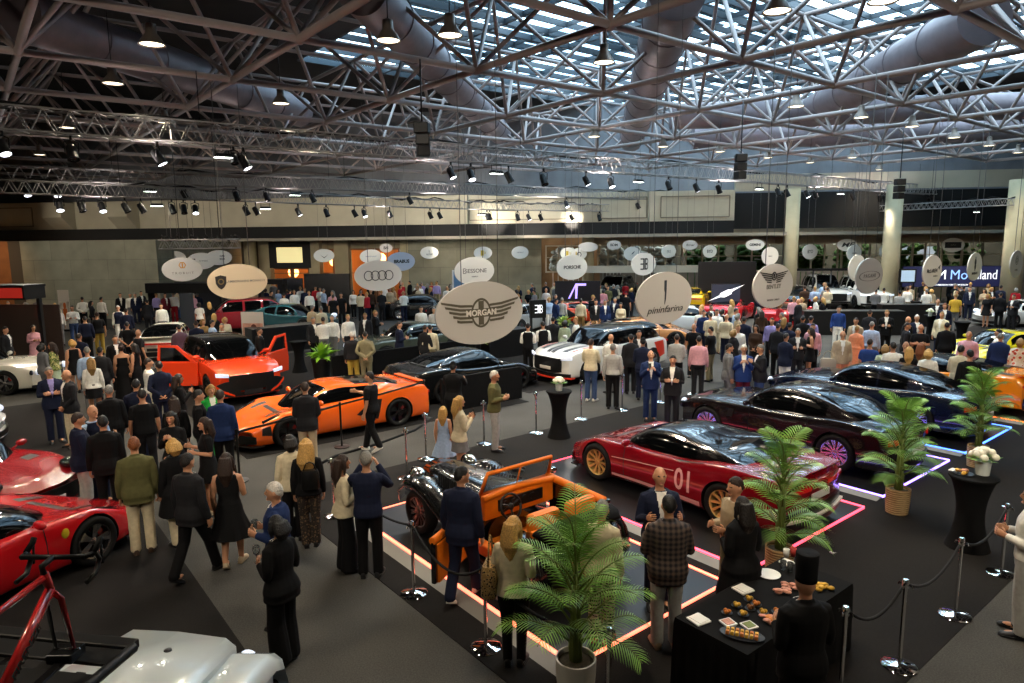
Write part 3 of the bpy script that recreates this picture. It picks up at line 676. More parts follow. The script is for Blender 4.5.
def gt_coupe(name, pm, loc=(0, 0, 0), az=0, rim=None, style='mesh', roof=None):
    """long-bonnet grand tourer with an upright grille"""
    c = Car(4.88, 1.97, 1.50, -1.36, .37, .15,
        [(-2.44, .80), (-2.2, .93), (-1.36, 1.0), (-.6, .95), (.3, .93), (1.5, .93), (2.1, .84), (2.44, .70)],
        [(-2.44, .82), (-2.1, .98), (-1.4, 1.02), (0, .95), (.9, .97), (1.5, .95), (2.1, .86), (2.44, .72)],
        [(-2.44, .86), (-1.9, .96), (-1.36, 1.0), (-.3, .965), (.3, .96), (1.5, .985), (2.0, .96), (2.44, .84)], .30, .22, .27)
    c.build(name, pm, BLACK, loc, az)
    c.green(.95, .15, -.62, -1.85, 1.40, .83, .42, .26, roof, roof, (.72, -1.12), (-.42,))
    c.wheels(style, rim or SILVER).mirrors(.52)
    g = c.fascia('grille', [(-.46, .34, .70), (0, .32, .72), (.46, .34, .70)], pmat('grille_black', '#0a0a0b', .4, .5), 1, .012)
    for sd in (1, -1):
        for x, r in ((.66, .10), (.84, .075)):
            m = MB(); m.lathe([(.002, .0), (r, 0), (r, .03), (r*.8, .045), (.002, .05)], 20, (0, 0, 0), 0, 'y'); m.v = [(sd*x+a, c.endy(x, 1)-.02+b, .66+d) for a, b, d in m.v]; m.obj('headlamp', HEADW if r > .09 else HEADL, c.root)
    c.fascia('front_intake', [(-.85, .18, .27), (0, .17, .28), (.85, .18, .27)], BLACK, 1)
    c.fascia('tail_lamp', [(.55, .70, .80), (.86, .70, .80)], TAILR, -1, sides=(1, -1))
    c.fascia('rear_bumper_trim', [(-.8, .22, .36), (0, .22, .38), (.8, .22, .36)], BLACK, -1)
    c.patch('side_vent', [(1.02, 4.6), (.88, 4.6), (.85, 5.4), (.98, 5.4)], BLACK)
    c.patch('door_line', [(.50, 3.2), (.485, 3.2), (.485, 6.4), (.50, 6.4)], BLACK, off=.003); c.patch('door_line', [(-.80, 3.4), (-.815, 3.4), (-.815, 6.3), (-.80, 6.3)], BLACK, off=.003)
    return c
def suv(name, pm, loc=(0, 0, 0), az=0, rim=None, style='five', h=1.68, roof=None):
    c = Car(4.95, 2.0, 1.48, -1.48, .39, .22,
        [(-2.475, .98), (-2.2, 1.10), (-1.48, 1.12), (0, 1.08), (1.48, 1.06), (2.2, .98), (2.475, .82)],
        [(-2.475, 1.0), (-2.2, 1.14), (-1.48, 1.14), (0, 1.08), (1.2, 1.12), (2.1, 1.04), (2.475, .86)],
        [(-2.475, .88), (-2.0, .96), (-1.48, .99), (0, .97), (1.48, .985), (2.1, .95), (2.475, .86)], .28, .18, .28, 1, .3)
    c.build(name, pm, BLACK, loc, az)
    c.green(1.15, .35, -1.55, -2.38, h, .88, .30, .22, roof, pil=roof, sw=(.80, -1.95), bpil=(-.32, -1.2))
    c.wheels(style, rim or DARKRIM).mirrors(.72, 1.2)
    g = c.fascia('grille', [(-.62, .42, .84), (0, .40, .86), (.62, .42, .84)], BLACK, 1, .012)
    c.fascia('headlamp', [(.62, .80, .88), (.92, .82, .92)], HEADW, 1, .012, .06, (1, -1))
    c.fascia('front_intake', [(-.9, .26, .38), (0, .26, .36), (.9, .26, .38)], BLACK, 1)
    c.fascia('tail_lamp', [(-.9, .96, 1.02), (0, .97, 1.02), (.9, .96, 1.02)], TAILR, -1)
    c.patch('door_line', [(.68, 3.2), (.665, 3.2), (.665, 6.6), (.68, 6.6)], BLACK, off=.003); c.patch('door_line', [(-.32, 3.2), (-.335, 3.2), (-.335, 6.6), (-.32, 6.6)], BLACK, off=.003)
    c.patch('wheel_arch_cladding', [(2.0, 2.6), (-1.0+.0, 2.6), (-1.0, 3.25), (2.0, 3.25)], BLACK, off=.006, n=(30, 4)) if False else None
    return c
def coupe911(name, pm, loc=(0, 0, 0), az=0, rim=None, lens=HEADW):
    c = Car(4.5, 1.88, 1.25, -1.2, .345, .13,
        [(-2.25, .70), (-2.0, .84), (-1.2, .90), (-.3, .83), (.5, .80), (1.25, .80), (1.8, .74), (2.25, .55)],
        [(-2.25, .72), (-2.0, .84), (-1.2, .92), (-.3, .84), (.8, .80), (1.3, .74), (1.9, .66), (2.25, .52)],
        [(-2.25, .86), (-1.8, .97), (-1.2, 1.0), (-.2, .94), (.4, .93), (1.25, .96), (1.8, .93), (2.25, .84)], .34, .30, .28)
    c.build(name, pm, BLACK, loc, az)
    c.green(1.05, .28, -.55, -1.95, 1.26, .82, .46, .28, None, None, (.80, -.95), (-.35,))
    c.wheels('five', rim or SILVER).mirrors(.55)
    for sd in (1, -1):
        m = MB(); m.ell((0, 0, 0), (.13, .15, .10), 14, 10); m.v = [(sd*.66+a, 1.93+b, .70+d) for a, b, d in m.v]; m.obj('headlamp', lens, c.root)
    c.fascia('front_intake', [(-.75, .18, .32), (0, .17, .28), (.75, .18, .32)], BLACK, 1)
    c.fascia('tail_lamp', [(-.84, .62, .68), (0, .64, .69), (.84, .62, .68)], TAILR, -1)
    c.slab('ducktail_spoiler', -2.05, .90, 1.3, .34, .03, pm); c.plate(-1, .45, '#202020')
    c.fascia('rear_intake', [(-.75, .18, .34), (0, .18, .36), (.75, .18, .34)], BLACK, -1)
    return c
# ---------------------------------------------------------------- people
PAL = dict(black='#0d0d0f', charcoal='#1e1e21', navy='#161c31', blue='#1a2a50', royal='#243c74', sky='#9db3d0', white='#e2ded4', cream='#cdbf9f',
           beige='#b09d80', tan='#8a6b3f', olive='#565433', khaki='#7d7458', grey='#6b6b6c', silver='#a3a29d', pink='#d39ba4', peach='#dc8f6a', green='#1f9c3c',
           yellow='#c9a136', red='#a81f28', brown='#3a281c', denim='#36486b', lilac='#8d84b8', mint='#a9b79c', purple='#4a3a8a', plum='#57424f', gold='#a98d3c', wine='#5a1420')
CNAME = dict(royal='bright blue', sky='light blue', silver='light grey', plum='dusky mauve', mint='pale green', gold='mustard')
HAIR = dict(black='#0c0a09', brown='#2a1a11', dark='#17110d', blond='#b98f4e', fair='#8f6c3a', grey='#77746e', white='#c9c4ba', ginger='#7a431f', red='#a3202c')
SKIN = pmat('skin', '#c08a68', .55, var=.06, vscale=9)
SKIN_T = pmat('skin_tan', '#a06c4a', .55, var=.06, vscale=9)
EYEM = pmat('eye_dark', '#1a1210', .4); LIPM = pmat('lips', '#8d4a42', .5)
TORSO = {
 'm': [(.84, .155, .108, -.005), (.90, .172, .122, -.012), (.97, .170, .120, -.01), (1.06, .156, .110, 0), (1.15, .158, .110, .004), (1.26, .174, .120, .004), (1.35, .180, .116, 0), (1.405, .164, .096, -.006), (1.455, .105, .076, -.010), (1.49, .064, .062, -.005)],
 'w': [(.84, .160, .110, -.01), (.90, .176, .124, -.015), (.97, .166, .116, -.012), (1.06, .132, .098, 0), (1.13, .130, .098, .006), (1.22, .150, .116, .018), (1.28, .156, .118, .02), (1.35, .158, .098, 0), (1.41, .148, .080, -.004), (1.45, .098, .064, -.008), (1.49, .052, .054, -.005)]}
TORSO['c'] = [(z, rx*.9, ry*.9, cy*.5) for z, rx, ry, cy in TORSO['w']]
SHO = {'m': (.178, 1.40), 'w': (.156, 1.40), 'c': (.145, 1.40)}
ARMS = {  # elbow and wrist from the shoulder, for the +x side
 'down': ((.055, -.02, -.285), (.065, .05, -.535)), 'loose': ((.07, .0, -.28), (.06, .10, -.52)), 'hold': ((.05, -.03, -.28), (-.05, .21, -.23)),
 'phone': ((.05, .04, -.28), (-.09, .24, -.10)), 'photo': ((.10, .17, -.19), (-.07, .24, .09)), 'fold': ((.07, .03, -.28), (-.20, .17, -.24)),
 'back': ((.09, -.12, -.26), (-.12, -.16, -.45)), 'pocket': ((.11, -.07, -.27), (.05, .05, -.49)), 'hip': ((.20, -.09, -.20), (.02, .03, -.42)),
 'reach': ((.05, .20, -.19), (-.02, .44, -.14)), 'talk': ((.07, .02, -.28), (.02, .24, -.18)), 'front': ((.05, .02, -.285), (-.12, .16, -.47))}
def oval(cx, cy, z, rx, ry, n=20, e=2.5):
    r = []
    for k in range(n):
        a = 2*pi*k/n; c, s = cos(a), sin(a)
        r.append((cx+rx*math.copysign(abs(c)**(2/e), c), cy+ry*math.copysign(abs(s)**(2/e), s), z))
    return r
def lerp_tab(T, z):
    if z <= T[0][0]: return T[0][1:]
    for a, b in zip(T, T[1:]):
        if z <= b[0]:
            t = (z-a[0])/(b[0]-a[0]); return tuple(a[i]+(b[i]-a[i])*t for i in (1, 2, 3))
    return T[-1][1:]
def torso(mb, sex, infl, z0, z1, flare=0, fat=0, n=20):
    zs = sorted(set([z0, z1]+[t[0] for t in TORSO[sex] if z0 < t[0] < z1])); rings = []
    for z in zs:
        rx, ry, cy = lerp_tab(TORSO[sex], z); k = infl+flare*max(0, (1.06-z)/.26)
        belly = fat*math.exp(-((z-1.05)/.16)**2)
        rings.append(oval(0, cy+belly*.6, z, rx+k+belly*.7, ry+k+belly, n))
    mb.loft(rings)
def skeleton(S):
    sex = S['sex']; sx, sz = SHO[sex]; st = S['step']; J = {}
    hipx = .088; fx = .10 if sex == 'm' else .075
    for s in (1, -1):
        y = st*s*.5 if st else 0.012*s
        lift = .075 if st and y < 0 and abs(st) > .25 else 0
        hip = Vector((hipx*s, 0, .90)); ank = Vector(((fx if not st else .07)*s, y, .085+lift))
        knee = (hip+ank)/2+Vector((.004*s, .025+(.05 if lift else 0), .005)); sh = Vector((sx*s, -.008, sz))
        e, w = ARMS[S['arms'][0 if s > 0 else 1]]
        if S['lean']: sh.y += S['lean']*(sz-.95)
        J[s] = dict(hip=hip, knee=knee, ank=ank, lift=lift, sh=sh, el=sh+Vector((e[0]*s, e[1], e[2])), wr=sh+Vector((w[0]*s, w[1], w[2])))
    return J
def arm(mb, j, s, infl, end=1.0, seg=10, root=True):
    sh, el, wr = j['sh'], j['el'], j['wr']
    pts = [sh+Vector((-.05*s, 0, .0)), sh+Vector((-.005*s, 0, -.012)), sh.lerp(el, .35), sh.lerp(el, .8), el, el.lerp(wr, .35), el.lerp(wr, .75), wr]
    r = [.050, .058, .053, .045, .043, .043, .036, .028]
    if end < .6: pts, r = pts[:4], r[:4]
    pts = pts[:]; r = [x+infl for x in r]
    if end >= .6 and infl > .004: r[-1] = .030+infl
    mb.tube(pts, r, seg)
def leg(mb, j, s, infl, end='ankle', seg=12, hem=None):
    hip, kn, an = j['hip'], j['knee'], j['ank']
    pts = [hip+Vector((0, 0, .03)), hip.lerp(kn, .25), hip.lerp(kn, .7), kn, kn.lerp(an, .3), kn.lerp(an, .75), an, an+Vector((0, .005, -.03))]
    r = [.088, .086, .068, .058, .056, .043, .036, .036]
    if end == 'knee': pts, r = pts[:4], r[:4]
    if hem is not None:
        r = [.090, .090, .074+hem*.3, .066+hem*.5, .064+hem*.7, .060+hem*.9, .060+hem, .060+hem]
        if end == 'knee': r = r[:4]
        infl = .008
    mb.tube(pts, [x+infl for x in r], seg, ref=(0, 1, 0))
def head_mat(S):
    return Matrix.Translation((0, S['lean']*.6, 1.53)) @ Matrix.Rotation(-radians(S['hyaw']), 4, 'Z') @ Matrix.Rotation(-radians(S['hpit']), 4, 'X') @ Matrix.Translation((0, 0, -1.53))
def head_sphere(mb, c, k, nu, nv, hairline=None, M=None, back=0):
    rings = []
    for i in range(nv+1):
        t = min(max(pi*i/nv, .03), pi-.03); ring = []
        for q in range(nu):
            a = 2*pi*q/nu; x, y, z = sin(t)*cos(a), sin(t)*sin(a), -cos(t); d = max(0, -z)
            p = Vector((x*.075*(1-.20*d**1.2), y*.094*(1-.10*d)+.012*d*max(0, y), z*.118))
            kk = k
            if hairline:
                th = hairline(p.y)
                if p.z < th: kk = max(.82, k-(th-p.z)*9)
                elif back and p.y < 0: kk = k+back
            p = p*kk+Vector(c)
            ring.append(M @ p if M else p)
        rings.append(ring)
    mb.loft(rings)
HC = (0, .008, 1.632)
def hand(mb, j, s, fine):
    wr = j['wr']; d = (wr-j['el']).normalized()
    side = Vector((-s, 0, 0)); n = (side-d*side.dot(d))          # palm faces the body
    if n.length < .2: n = Vector((0, 0, -1))-d*(-d.z)
    n.normalize(); t = d.cross(n)*(-s)
    if t.y < 0 and abs(t.y) > abs(t.z): t = -t
    if t.z < 0 and abs(t.z) >= abs(t.y): t = -t
    sg = 6 if fine else 4
    mb.loft([[wr+d*a+t*(w*cx)+n*(h*cn) for cx, cn in ((-1, -.6), (-.5, -1), (.5, -1), (1, -.6), (1, .6), (.5, 1), (-.5, 1), (-1, .6))] for a, w, h in ((-.03, .022, .017), (0, .027, .017), (.04, .038, .016), (.085, .040, .013), (.095, .036, .009))])
    for i, (off, L) in enumerate(((.029, .072), (.010, .080), (-.010, .075), (-.029, .058))):
        p0 = wr+d*.085+t*off; c1, c2, c3 = .35, .85, 1.3
        p1 = p0+(d*cos(c1)+n*sin(c1))*L*.45+t*off*.1; p2 = p1+(d*cos(c2)+n*sin(c2))*L*.32; p3 = p2+(d*cos(c3)+n*sin(c3))*L*.25
        mb.tube([p0-d*.01, p1, p2, p3], [.0092, .0088, .008, .006], sg)
    q0 = wr+d*.025+t*.026; q1 = q0+(d*.55+t*.7+n*.25)*.042; q2 = q1+(d*.85+t*.25+n*.35)*.032
    mb.tube([q0, q1, q2], [.011, .0095, .007], sg)
def skirt(mb, sex, ztop, hem, r1, waves=7, amp=.05, J=None):
    rings = []; n = 36
    rx0, ry0, cy0 = lerp_tab(TORSO[sex], ztop)
    for i in range(10):
        t = i/9; z = ztop+(hem-ztop)*t
        rx, ry, cy = lerp_tab(TORSO[sex], max(z, .90)); rx += .014; ry += .014
        e = max(0, (t-.15)/.85)
        rx = max(rx, rx0+.014+(r1-rx0)*e) if r1 > .1 else rx; ry = max(ry, ry0+.014+(r1*.82-ry0)*e)
        rings.append([((rx*(1+amp*e*sin(waves*2*pi*k/n)))*cos(2*pi*k/n), cy*(1-e)+(ry*(1+amp*e*sin(waves*2*pi*k/n)))*sin(2*pi*k/n), z) for k in range(n)])
    mb.loft(rings)
PM = {}
def person_meshes(S):
    key = (S['sex'], S['hair'], S['top'], S['bot'], S['arms'], S['step'], S['lean'], S['hyaw'], S['hpit'], S['fine'], S['fat'], S['heel'], S['hat'])
    if key in PM: return PM[key]
    sex = S['sex']; J = skeleton(S); fine = S['fine']; vx = .0105 if fine else .021; out = {}; HM = head_mat(S); nu, nv = (20, 14) if fine else (12, 9)
    lean = S['lean']
    def shear(me):
        if lean:
            for v in me.vertices:
                if v.co.z > .95 : v.co.y += 0
        return me
    def T(mb, infl, z0, z1, flare=0):
        a = len(mb.v); torso(mb, sex, infl, z0, z1, flare, S['fat'])
        if lean: mb.v[a:] = [(x, y+lean*max(0, z-.95), z) for x, y, z in mb.v[a:]]
    # body
    mb = MB(); cov = -.014 if S['top'] not in ('strap', 'sleeveless') else 0; T(mb, cov, .84, 1.49)
    mb.tube([(0, -.014+lean*.45, 1.42), (0, -.008+lean*.52, 1.50), HM @ Vector((0, .0, 1.56))], [.050, .052, .050] if sex == 'm' else [.046, .045, .044], 12)
    for s in (1, -1): arm(mb, J[s], s, cov*.35); leg(mb, J[s], s, 0)
    for s in (1, -1):
        an = J[s]['ank']; mb.ell((an.x, an.y+.05, an.z-.045), (.036, .11, .032))
    head_sphere(mb, HC, 1, nu, nv, None, HM)
    a = len(mb.v)
    mb.tube([(0, .094, 1.655), (0, .106, 1.635), (0, .116, 1.612), (0, .100, 1.602)], [.008, .011, .014, .010], 8)
    for s in (1, -1): mb.ell((.074*s, -.004, 1.630), (.013, .022, .032), 8, 6)
    mb.ell((0, .085, 1.552), (.030, .022, .020), 8, 6)
    mb.v[a:] = [tuple(HM @ Vector(p)) for p in mb.v[a:]]
    me = fuse(mb, vx, 2, .4, 'body')
    hb = MB()
    for s in (1, -1): hand(hb, J[s], s, fine)
    b2 = MB(); b2.v = [tuple(v.co) for v in me.vertices]; b2.f = [tuple(p.vertices) for p in me.polygons]; b2.m = [0]*len(b2.f)
    Mi = HM.inverted()
    if fine:
        for i, p in enumerate(me.polygons):
            c = Mi @ p.center
            if c.y > .06 and c.z > 1.5:
                if abs(abs(c.x)-.031) < .014 and abs(c.z-1.648) < .008: b2.m[i] = 1
                elif abs(c.x) < .024 and abs(c.z-1.572) < .007: b2.m[i] = 2
    b2.add(hb.v, hb.f); bpy.data.meshes.remove(me)
    out['body'] = b2.mesh('body')
    # hair
    ht = S['hair']; hm = MB()
    if ht != 'bald':
        line = lambda y: .052+.55*(y-.06) if y > -.02 else max(-.075, .008+1.0*(y+.02))
        if ht in ('long', 'bob', 'bun', 'curly'): line = lambda y: .048+.35*(y-.06) if y > .02 else -.085
        k = 1.07 if ht in ('short',) else 1.10
        head_sphere(hm, HC, k, nu, nv, line, HM, .025)
        lowz = {'long': 1.27, 'bob': 1.49, 'curly': 1.17}.get(ht)
        if lowz:
            a = len(hm.v); w = 1.25 if ht == 'curly' else 1.0
            rings = []
            for i in range(8):
                t = i/7; z = 1.70+(lowz-1.70)*t
                rx = (.078+.030*sin(pi*min(1, t*1.1)))*w*(1-.35*max(0, t-.6)/.4); ry = (.055+.012*sin(pi*t))*w*(1-.4*max(0, t-.6)/.4)
                wv = (.010*sin(9*t) if ht == 'curly' else 0)
                rings.append([(x+wv, y, z) for x, y, z in oval(0, -.055-.045*min(1, t*1.6)+(.02 if t > .7 else 0), z, rx, ry, 14, 2.2)])
            hm.loft(rings)
            for s in (1, -1): hm.tube([(.070*s, .025, 1.70), (.088*s, .015, 1.62), (.088*s, .012, max(lowz+.1, 1.52)), (.075*s, .0, max(lowz+.03, 1.47))], [.02, .024, .022, .012], 8)
            hm.v[a:] = [tuple(HM @ Vector(p)) for p in hm.v[a:]]
        if ht == 'bun': a = len(hm.v); hm.ell((0, -.105, 1.665), (.048, .042, .045)); hm.v[a:] = [tuple(HM @ Vector(p)) for p in hm.v[a:]]
        hme = fuse(hm, vx*1.1, 2, .4, 'hair')
        if fine:
            rnd = random.Random(3)
            for v in hme.vertices:
                n = v.normal; v.co += n*(.004*sin(v.co.x*230+v.co.z*60)*sin(v.co.y*170))
        out['hair'] = hme
    if S['hat'] == 'cap':
        hm = MB(); head_sphere(hm, HC, 1.16, nu, nv, lambda y: .05-.15*(y-.06), HM); a = len(hm.v)
        hm.prism([(.07*cos(q*pi/8), .07+.085*sin(q*pi/8)) for q in range(9)], 1.672, 1.682, 0, 'xy'); hm.v[a:] = [tuple(HM @ Vector(p)) for p in hm.v[a:]]
        out['hat'] = hm.mesh('cap')
    if S['hat'] == 'toque':
        hm = MB(); hm.lathe([(.088, 1.66), (.087, 1.70), (.088, 1.80), (.092, 1.90), (.088, 1.905), (.004, 1.885)], 24, (0, .0, 0)); hm.v = [tuple(HM @ Vector(p)) for p in hm.v]
        out['hat'] = hm.mesh('toque')
    # top
    tt = S['top']; mb = MB(); sk = S['bot'] in ('dress', 'minidress', 'maxi')
    nm = {'jacket': 'jacket', 'coat': 'coat', 'shirt': 'shirt', 'tshirt': 'shirt', 'jumper': 'jumper', 'blouse': 'blouse', 'vest': 'waistcoat', 'strap': 'top', 'sleeveless': 'top'}[tt]
    if sk: nm = 'dress'
    spec = dict(jacket=(.024, .79, 1.475, .028, 1), coat=(.032, .55, 1.48, .05, 1), shirt=(.012, .93, 1.47, .01, 1), tshirt=(.012, .88, 1.465, .014, .5), jumper=(.018, .87, 1.475, .012, 1), blouse=(.016, .88, 1.455, .03, 1),
                vest=(.020, .92, 1.46, .0, 0), strap=(.010, 1.0, 1.35, 0, 0), sleeveless=(.012, .93, 1.44, .01, 0))[tt]
    infl, z0, z1, fl, slv = spec
    if sk: z0 = max(z0, 1.0)
    T(mb, infl, z0, z1, fl)
    if tt == 'coat':
        pass
    if slv:
        for s in (1, -1): arm(mb, J[s], s, {'jacket': .012, 'coat': .015, 'jumper': .013, 'blouse': .014}.get(tt, .010), slv)
    if sk:
        hem, r1 = {'dress': (.50, .30), 'minidress': (.62, .24), 'maxi': (.06, .27)}[S['bot']]
        skirt(mb, sex, 1.08, hem, r1, 9 if S['bot'] == 'dress' else 6, .06)
    if tt in ('jacket', 'coat'):
        mb.tube([(.0, -.062+lean*.5, 1.505), (.052, -.03+lean*.5, 1.495), (.062, .03+lean*.5, 1.455)], [.016, .017, .012], 6); mb.tube([(.0, -.062+lean*.5, 1.505), (-.052, -.03+lean*.5, 1.495), (-.062, .03+lean*.5, 1.455)], [.016, .017, .012], 6)
    me = fuse(mb, vx, 3, .5, nm)
    if tt in ('jacket', 'coat') and not sk:
        me, sh = split_mesh(me, lambda c, n: c.y > .02 and n.y > .15 and 1.06 < c.z < 1.5 and abs(c.x) < .060*((c.z-1.06)/.38)**.8, 'shirt')
        if sh:
            out['shirt'] = sh
            if S.get('tie'):
                pass
    if tt == 'vest':
        mb = MB(); T(mb, .010, .95, 1.475)
        for s in (1, -1): arm(mb, J[s], s, .012, 1)
        out['shirt'] = fuse(mb, vx, 3, .5, 'shirt')
    out['top'] = me
    # bottom
    bt = S['bot']; mb = MB()
    if bt in ('trousers', 'wide', 'shorts', 'slim'):
        torso(mb, sex, .010 if tt != 'shirt' else .008, .84, 1.035, 0, S['fat']*.6)
        for s in (1, -1): leg(mb, J[s], s, .01, 'knee' if bt == 'shorts' else 'ankle', 12, {'trousers': .004, 'wide': .055, 'slim': -.012, 'shorts': .02}[bt])
        out['bot'] = fuse(mb, vx, 3, .5, 'trousers' if bt != 'shorts' else 'shorts')
    elif bt in ('skirt', 'mini'):
        hem, r1 = {'skirt': (.50, .24), 'mini': (.66, .20)}[bt]
        skirt(mb, sex, 1.05, hem, r1, 7, .04); out['bot'] = fuse(mb, vx, 2, .5, 'skirt')
    # shoes
    def shoe(s):
        m = MB(); an = J[s]['ank']; M = Matrix.Translation((an.x, an.y, an.z-.085)) @ Matrix.Rotation(-s*.15, 4, 'Z')
        if J[s]['lift']: M = M @ Matrix.Rotation(-.5, 4, 'X')
        rings = []
        for y, w, h, x0 in ((-.075, .018, .05, 0), (-.068, .032, .085, 0), (-.03, .038, .105, 0), (.02, .040, .098, 0), (.08, .045, .070, 0), (.14, .046, .052, 0), (.18, .036, .042, -.004), (.20, .014, .03, -.006)):
            rings.append([M @ Vector((x0*s+w*c, y, max(.002, h/2+h/2*sn))) for c, sn in [(cos(q*pi/6), sin(q*pi/6)) for q in range(12)]])
        m.loft(rings); a = len(m.v)
        m.loft([[M @ Vector((x*1.08, y, z)) for x, y in ((-.03, -.075), (.03, -.075), (.043, .08), (.04, .17), (.012, .205), (-.016, .205), (-.042, .17), (-.043, .08))] for z in (.0, .02)])
        return m
    out['shoe1'] = shoe(1).mesh('shoe'); out['shoe2'] = shoe(-1).mesh('shoe')
    PM[key] = out
    return out
def parse_person(line):
    body, _, loc = line.partition('|'); t = body.split(); x, y = t[0].split(',')
    S = dict(px=float(x), py=float(y), sex=t[1], face=float(t[2])); h = t[3].split(':'); S['hair'] = h[0]; S['haircol'] = h[1] if len(h) > 1 else 'dark'
    tp = t[4].split(':'); S['top'], S['topcol'] = tp[0], tp[1]; S['shirtcol'] = tp[2] if len(tp) > 2 else 'white'
    b = t[5].split(':'); S['bot'] = b[0]; S['botcol'] = b[1] if len(b) > 1 else S['topcol']
    a = t[6].split('/'); S['arms'] = (a[0], a[1] if len(a) > 1 else a[0])
    S.update(step=0, lean=0, hyaw=0, hpit=0, fine=False, fat=0, heel=0, hat='', sc=None, shoe='black', skin=0)
    for e in t[7:]:
        k, _, v = e.partition('=')
        S[k] = v if k in ('hat', 'shoe', 'patt', 'botpatt') else float(v)
    S['loc'] = loc.strip(); return S
PEOPLE = []
def cn(c): return CNAME.get(c, c)
def person_label(S):
    nmt = {'jacket': 'jacket', 'coat': 'long coat', 'shirt': 'shirt', 'tshirt': 'T-shirt', 'jumper': 'jumper', 'blouse': 'blouse', 'vest': 'waistcoat', 'strap': 'top', 'sleeveless': 'sleeveless top'}[S['top']]
    if S['bot'] in ('dress', 'minidress', 'maxi'): a = '%s %s' % (cn(S['topcol']), {'dress': 'knee-length dress', 'minidress': 'short dress', 'maxi': 'long dress'}[S['bot']])
    else:
        bw = {'wide': 'wide trousers', 'mini': 'short skirt', 'slim': 'trousers'}.get(S['bot'], S['bot'])
        if S['topcol'] == S['botcol'] and S['top'] == 'jacket': a = '%s suit' % cn(S['topcol'])
        else: a = '%s %s and %s %s' % (S.get('patt', cn(S['topcol'])), nmt, S.get('botpatt', cn(S['botcol'])), bw)
    return 'person in '+a
def place_person(S, world=None):
    fs = S['sc'] or {'m': 1.0, 'w': .945, 'c': .77}[S['sex']]
    P = world if world is not None else at_z(S['px'], S['py'], 1.632*fs+(.10 if False else 0)); P = Vector((P.x, P.y, 0))
    az = atan2(P.x, P.y)+radians(S['face']); rz = -az
    P.z = S.get('ground', FLOORZ(P.x, P.y) if 'FLOORZ' in globals() else 0)
    if P.z and world is None:
        q = at_z(S['px'], S['py'], 1.632*fs+P.z); P.x, P.y = q.x, q.y
    m = person_meshes(S)
    o = bpy.data.objects.new('person', m['body']); COL.objects.link(o); o.location = P; o.rotation_euler = (0, 0, rz); o.scale = (fs, fs, fs)
    if not m['body'].materials:
        for q in (SKIN, EYEM, LIPM): m['body'].materials.append(q)
    if S['skin']:
        o.material_slots[0].link = 'OBJECT'; o.material_slots[0].material = SKIN_T
    def child(k, nm, mt):
        if k not in m: return
        me = m[k]
        if not me.materials: me.materials.append(mt)
        c = bpy.data.objects.new(nm, me); COL.objects.link(c); c.parent = o
        c.material_slots[0].link = 'OBJECT'; c.material_slots[0].material = mt; return c
    sk = S['bot'] in ('dress', 'minidress', 'maxi')
    child('hair', 'hair', pmat('hair_'+S['haircol'], HAIR[S['haircol']], .55, var=.35, vscale=55, bump=.8, bscale=90))
    child('top', 'dress' if sk else {'tshirt': 'shirt', 'vest': 'waistcoat', 'strap': 'top', 'sleeveless': 'top'}.get(S['top'], S['top']), PATT[S['patt']]() if S.get('patt') in PATT else cloth(PAL[S['topcol']]))
    child('shirt', 'shirt', cloth(PAL[S['shirtcol']]))
    child('bot', {'wide': 'trousers', 'slim': 'trousers', 'mini': 'skirt'}.get(S['bot'], S['bot']), PATT[S['botpatt']]() if S.get('botpatt') in PATT else cloth(PAL[S['botcol']]))
    sm = plain(PAL.get(S['shoe'], '#111111'), .45)
    child('shoe1', 'shoe', sm); child('shoe2', 'shoe', sm)
    child('hat', 'hat', cloth(PAL[S.get('hatcol', 'black')] if isinstance(S.get('hatcol', 'black'), str) else '#0d0d0f'))
    PEOPLE.append((o, S)); return o
def patt_plaid():
    def b(nt, bs, N, L):
        tc = N.new('ShaderNodeTexCoord'); cols = []
        ws = []
        for d in ('X', 'Z'):
            w = N.new('ShaderNodeTexWave'); w.bands_direction = d; w.inputs['Scale'].default_value = 5.5; L.new(tc.outputs['Object'], w.inputs['Vector']); ws.append(w)
        ad = N.new('ShaderNodeMath'); ad.operation = 'ADD'; L.new(ws[0].outputs['Fac'], ad.inputs[0]); L.new(ws[1].outputs['Fac'], ad.inputs[1])
        r = N.new('ShaderNodeValToRGB'); e = r.color_ramp.elements; e[0].position = .15; e[0].color = (*srgb('#14131a'), 1); e[1].position = .85; e[1].color = (*srgb('#57483f'), 1)
        h = N.new('ShaderNodeMath'); h.operation = 'MULTIPLY'; h.inputs[1].default_value = .5; L.new(ad.outputs[0], h.inputs[0]); L.new(h.outputs[0], r.inputs['Fac'])
        L.new(r.outputs['Color'], bs.inputs['Base Color']); bs.inputs['Roughness'].default_value = .9
    return gmat('cloth_plaid', b)
def patt_spots(name, c0, c1, c2, sc):
    def b(nt, bs, N, L):
        tc = N.new('ShaderNodeTexCoord'); v = N.new('ShaderNodeTexVoronoi'); v.inputs['Scale'].default_value = sc; L.new(tc.outputs['Object'], v.inputs['Vector'])
        r = N.new('ShaderNodeValToRGB'); r.color_ramp.interpolation = 'CONSTANT'; e = r.color_ramp.elements; e[0].color = (*srgb(c0), 1); e[1].position = .38; e[1].color = (*srgb(c1), 1)
        n = e.new(.6); n.color = (*srgb(c2), 1); L.new(v.outputs['Distance'], r.inputs['Fac']); L.new(r.outputs['Color'], bs.inputs['Base Color']); bs.inputs['Roughness'].default_value = .9
    return gmat(name, b)
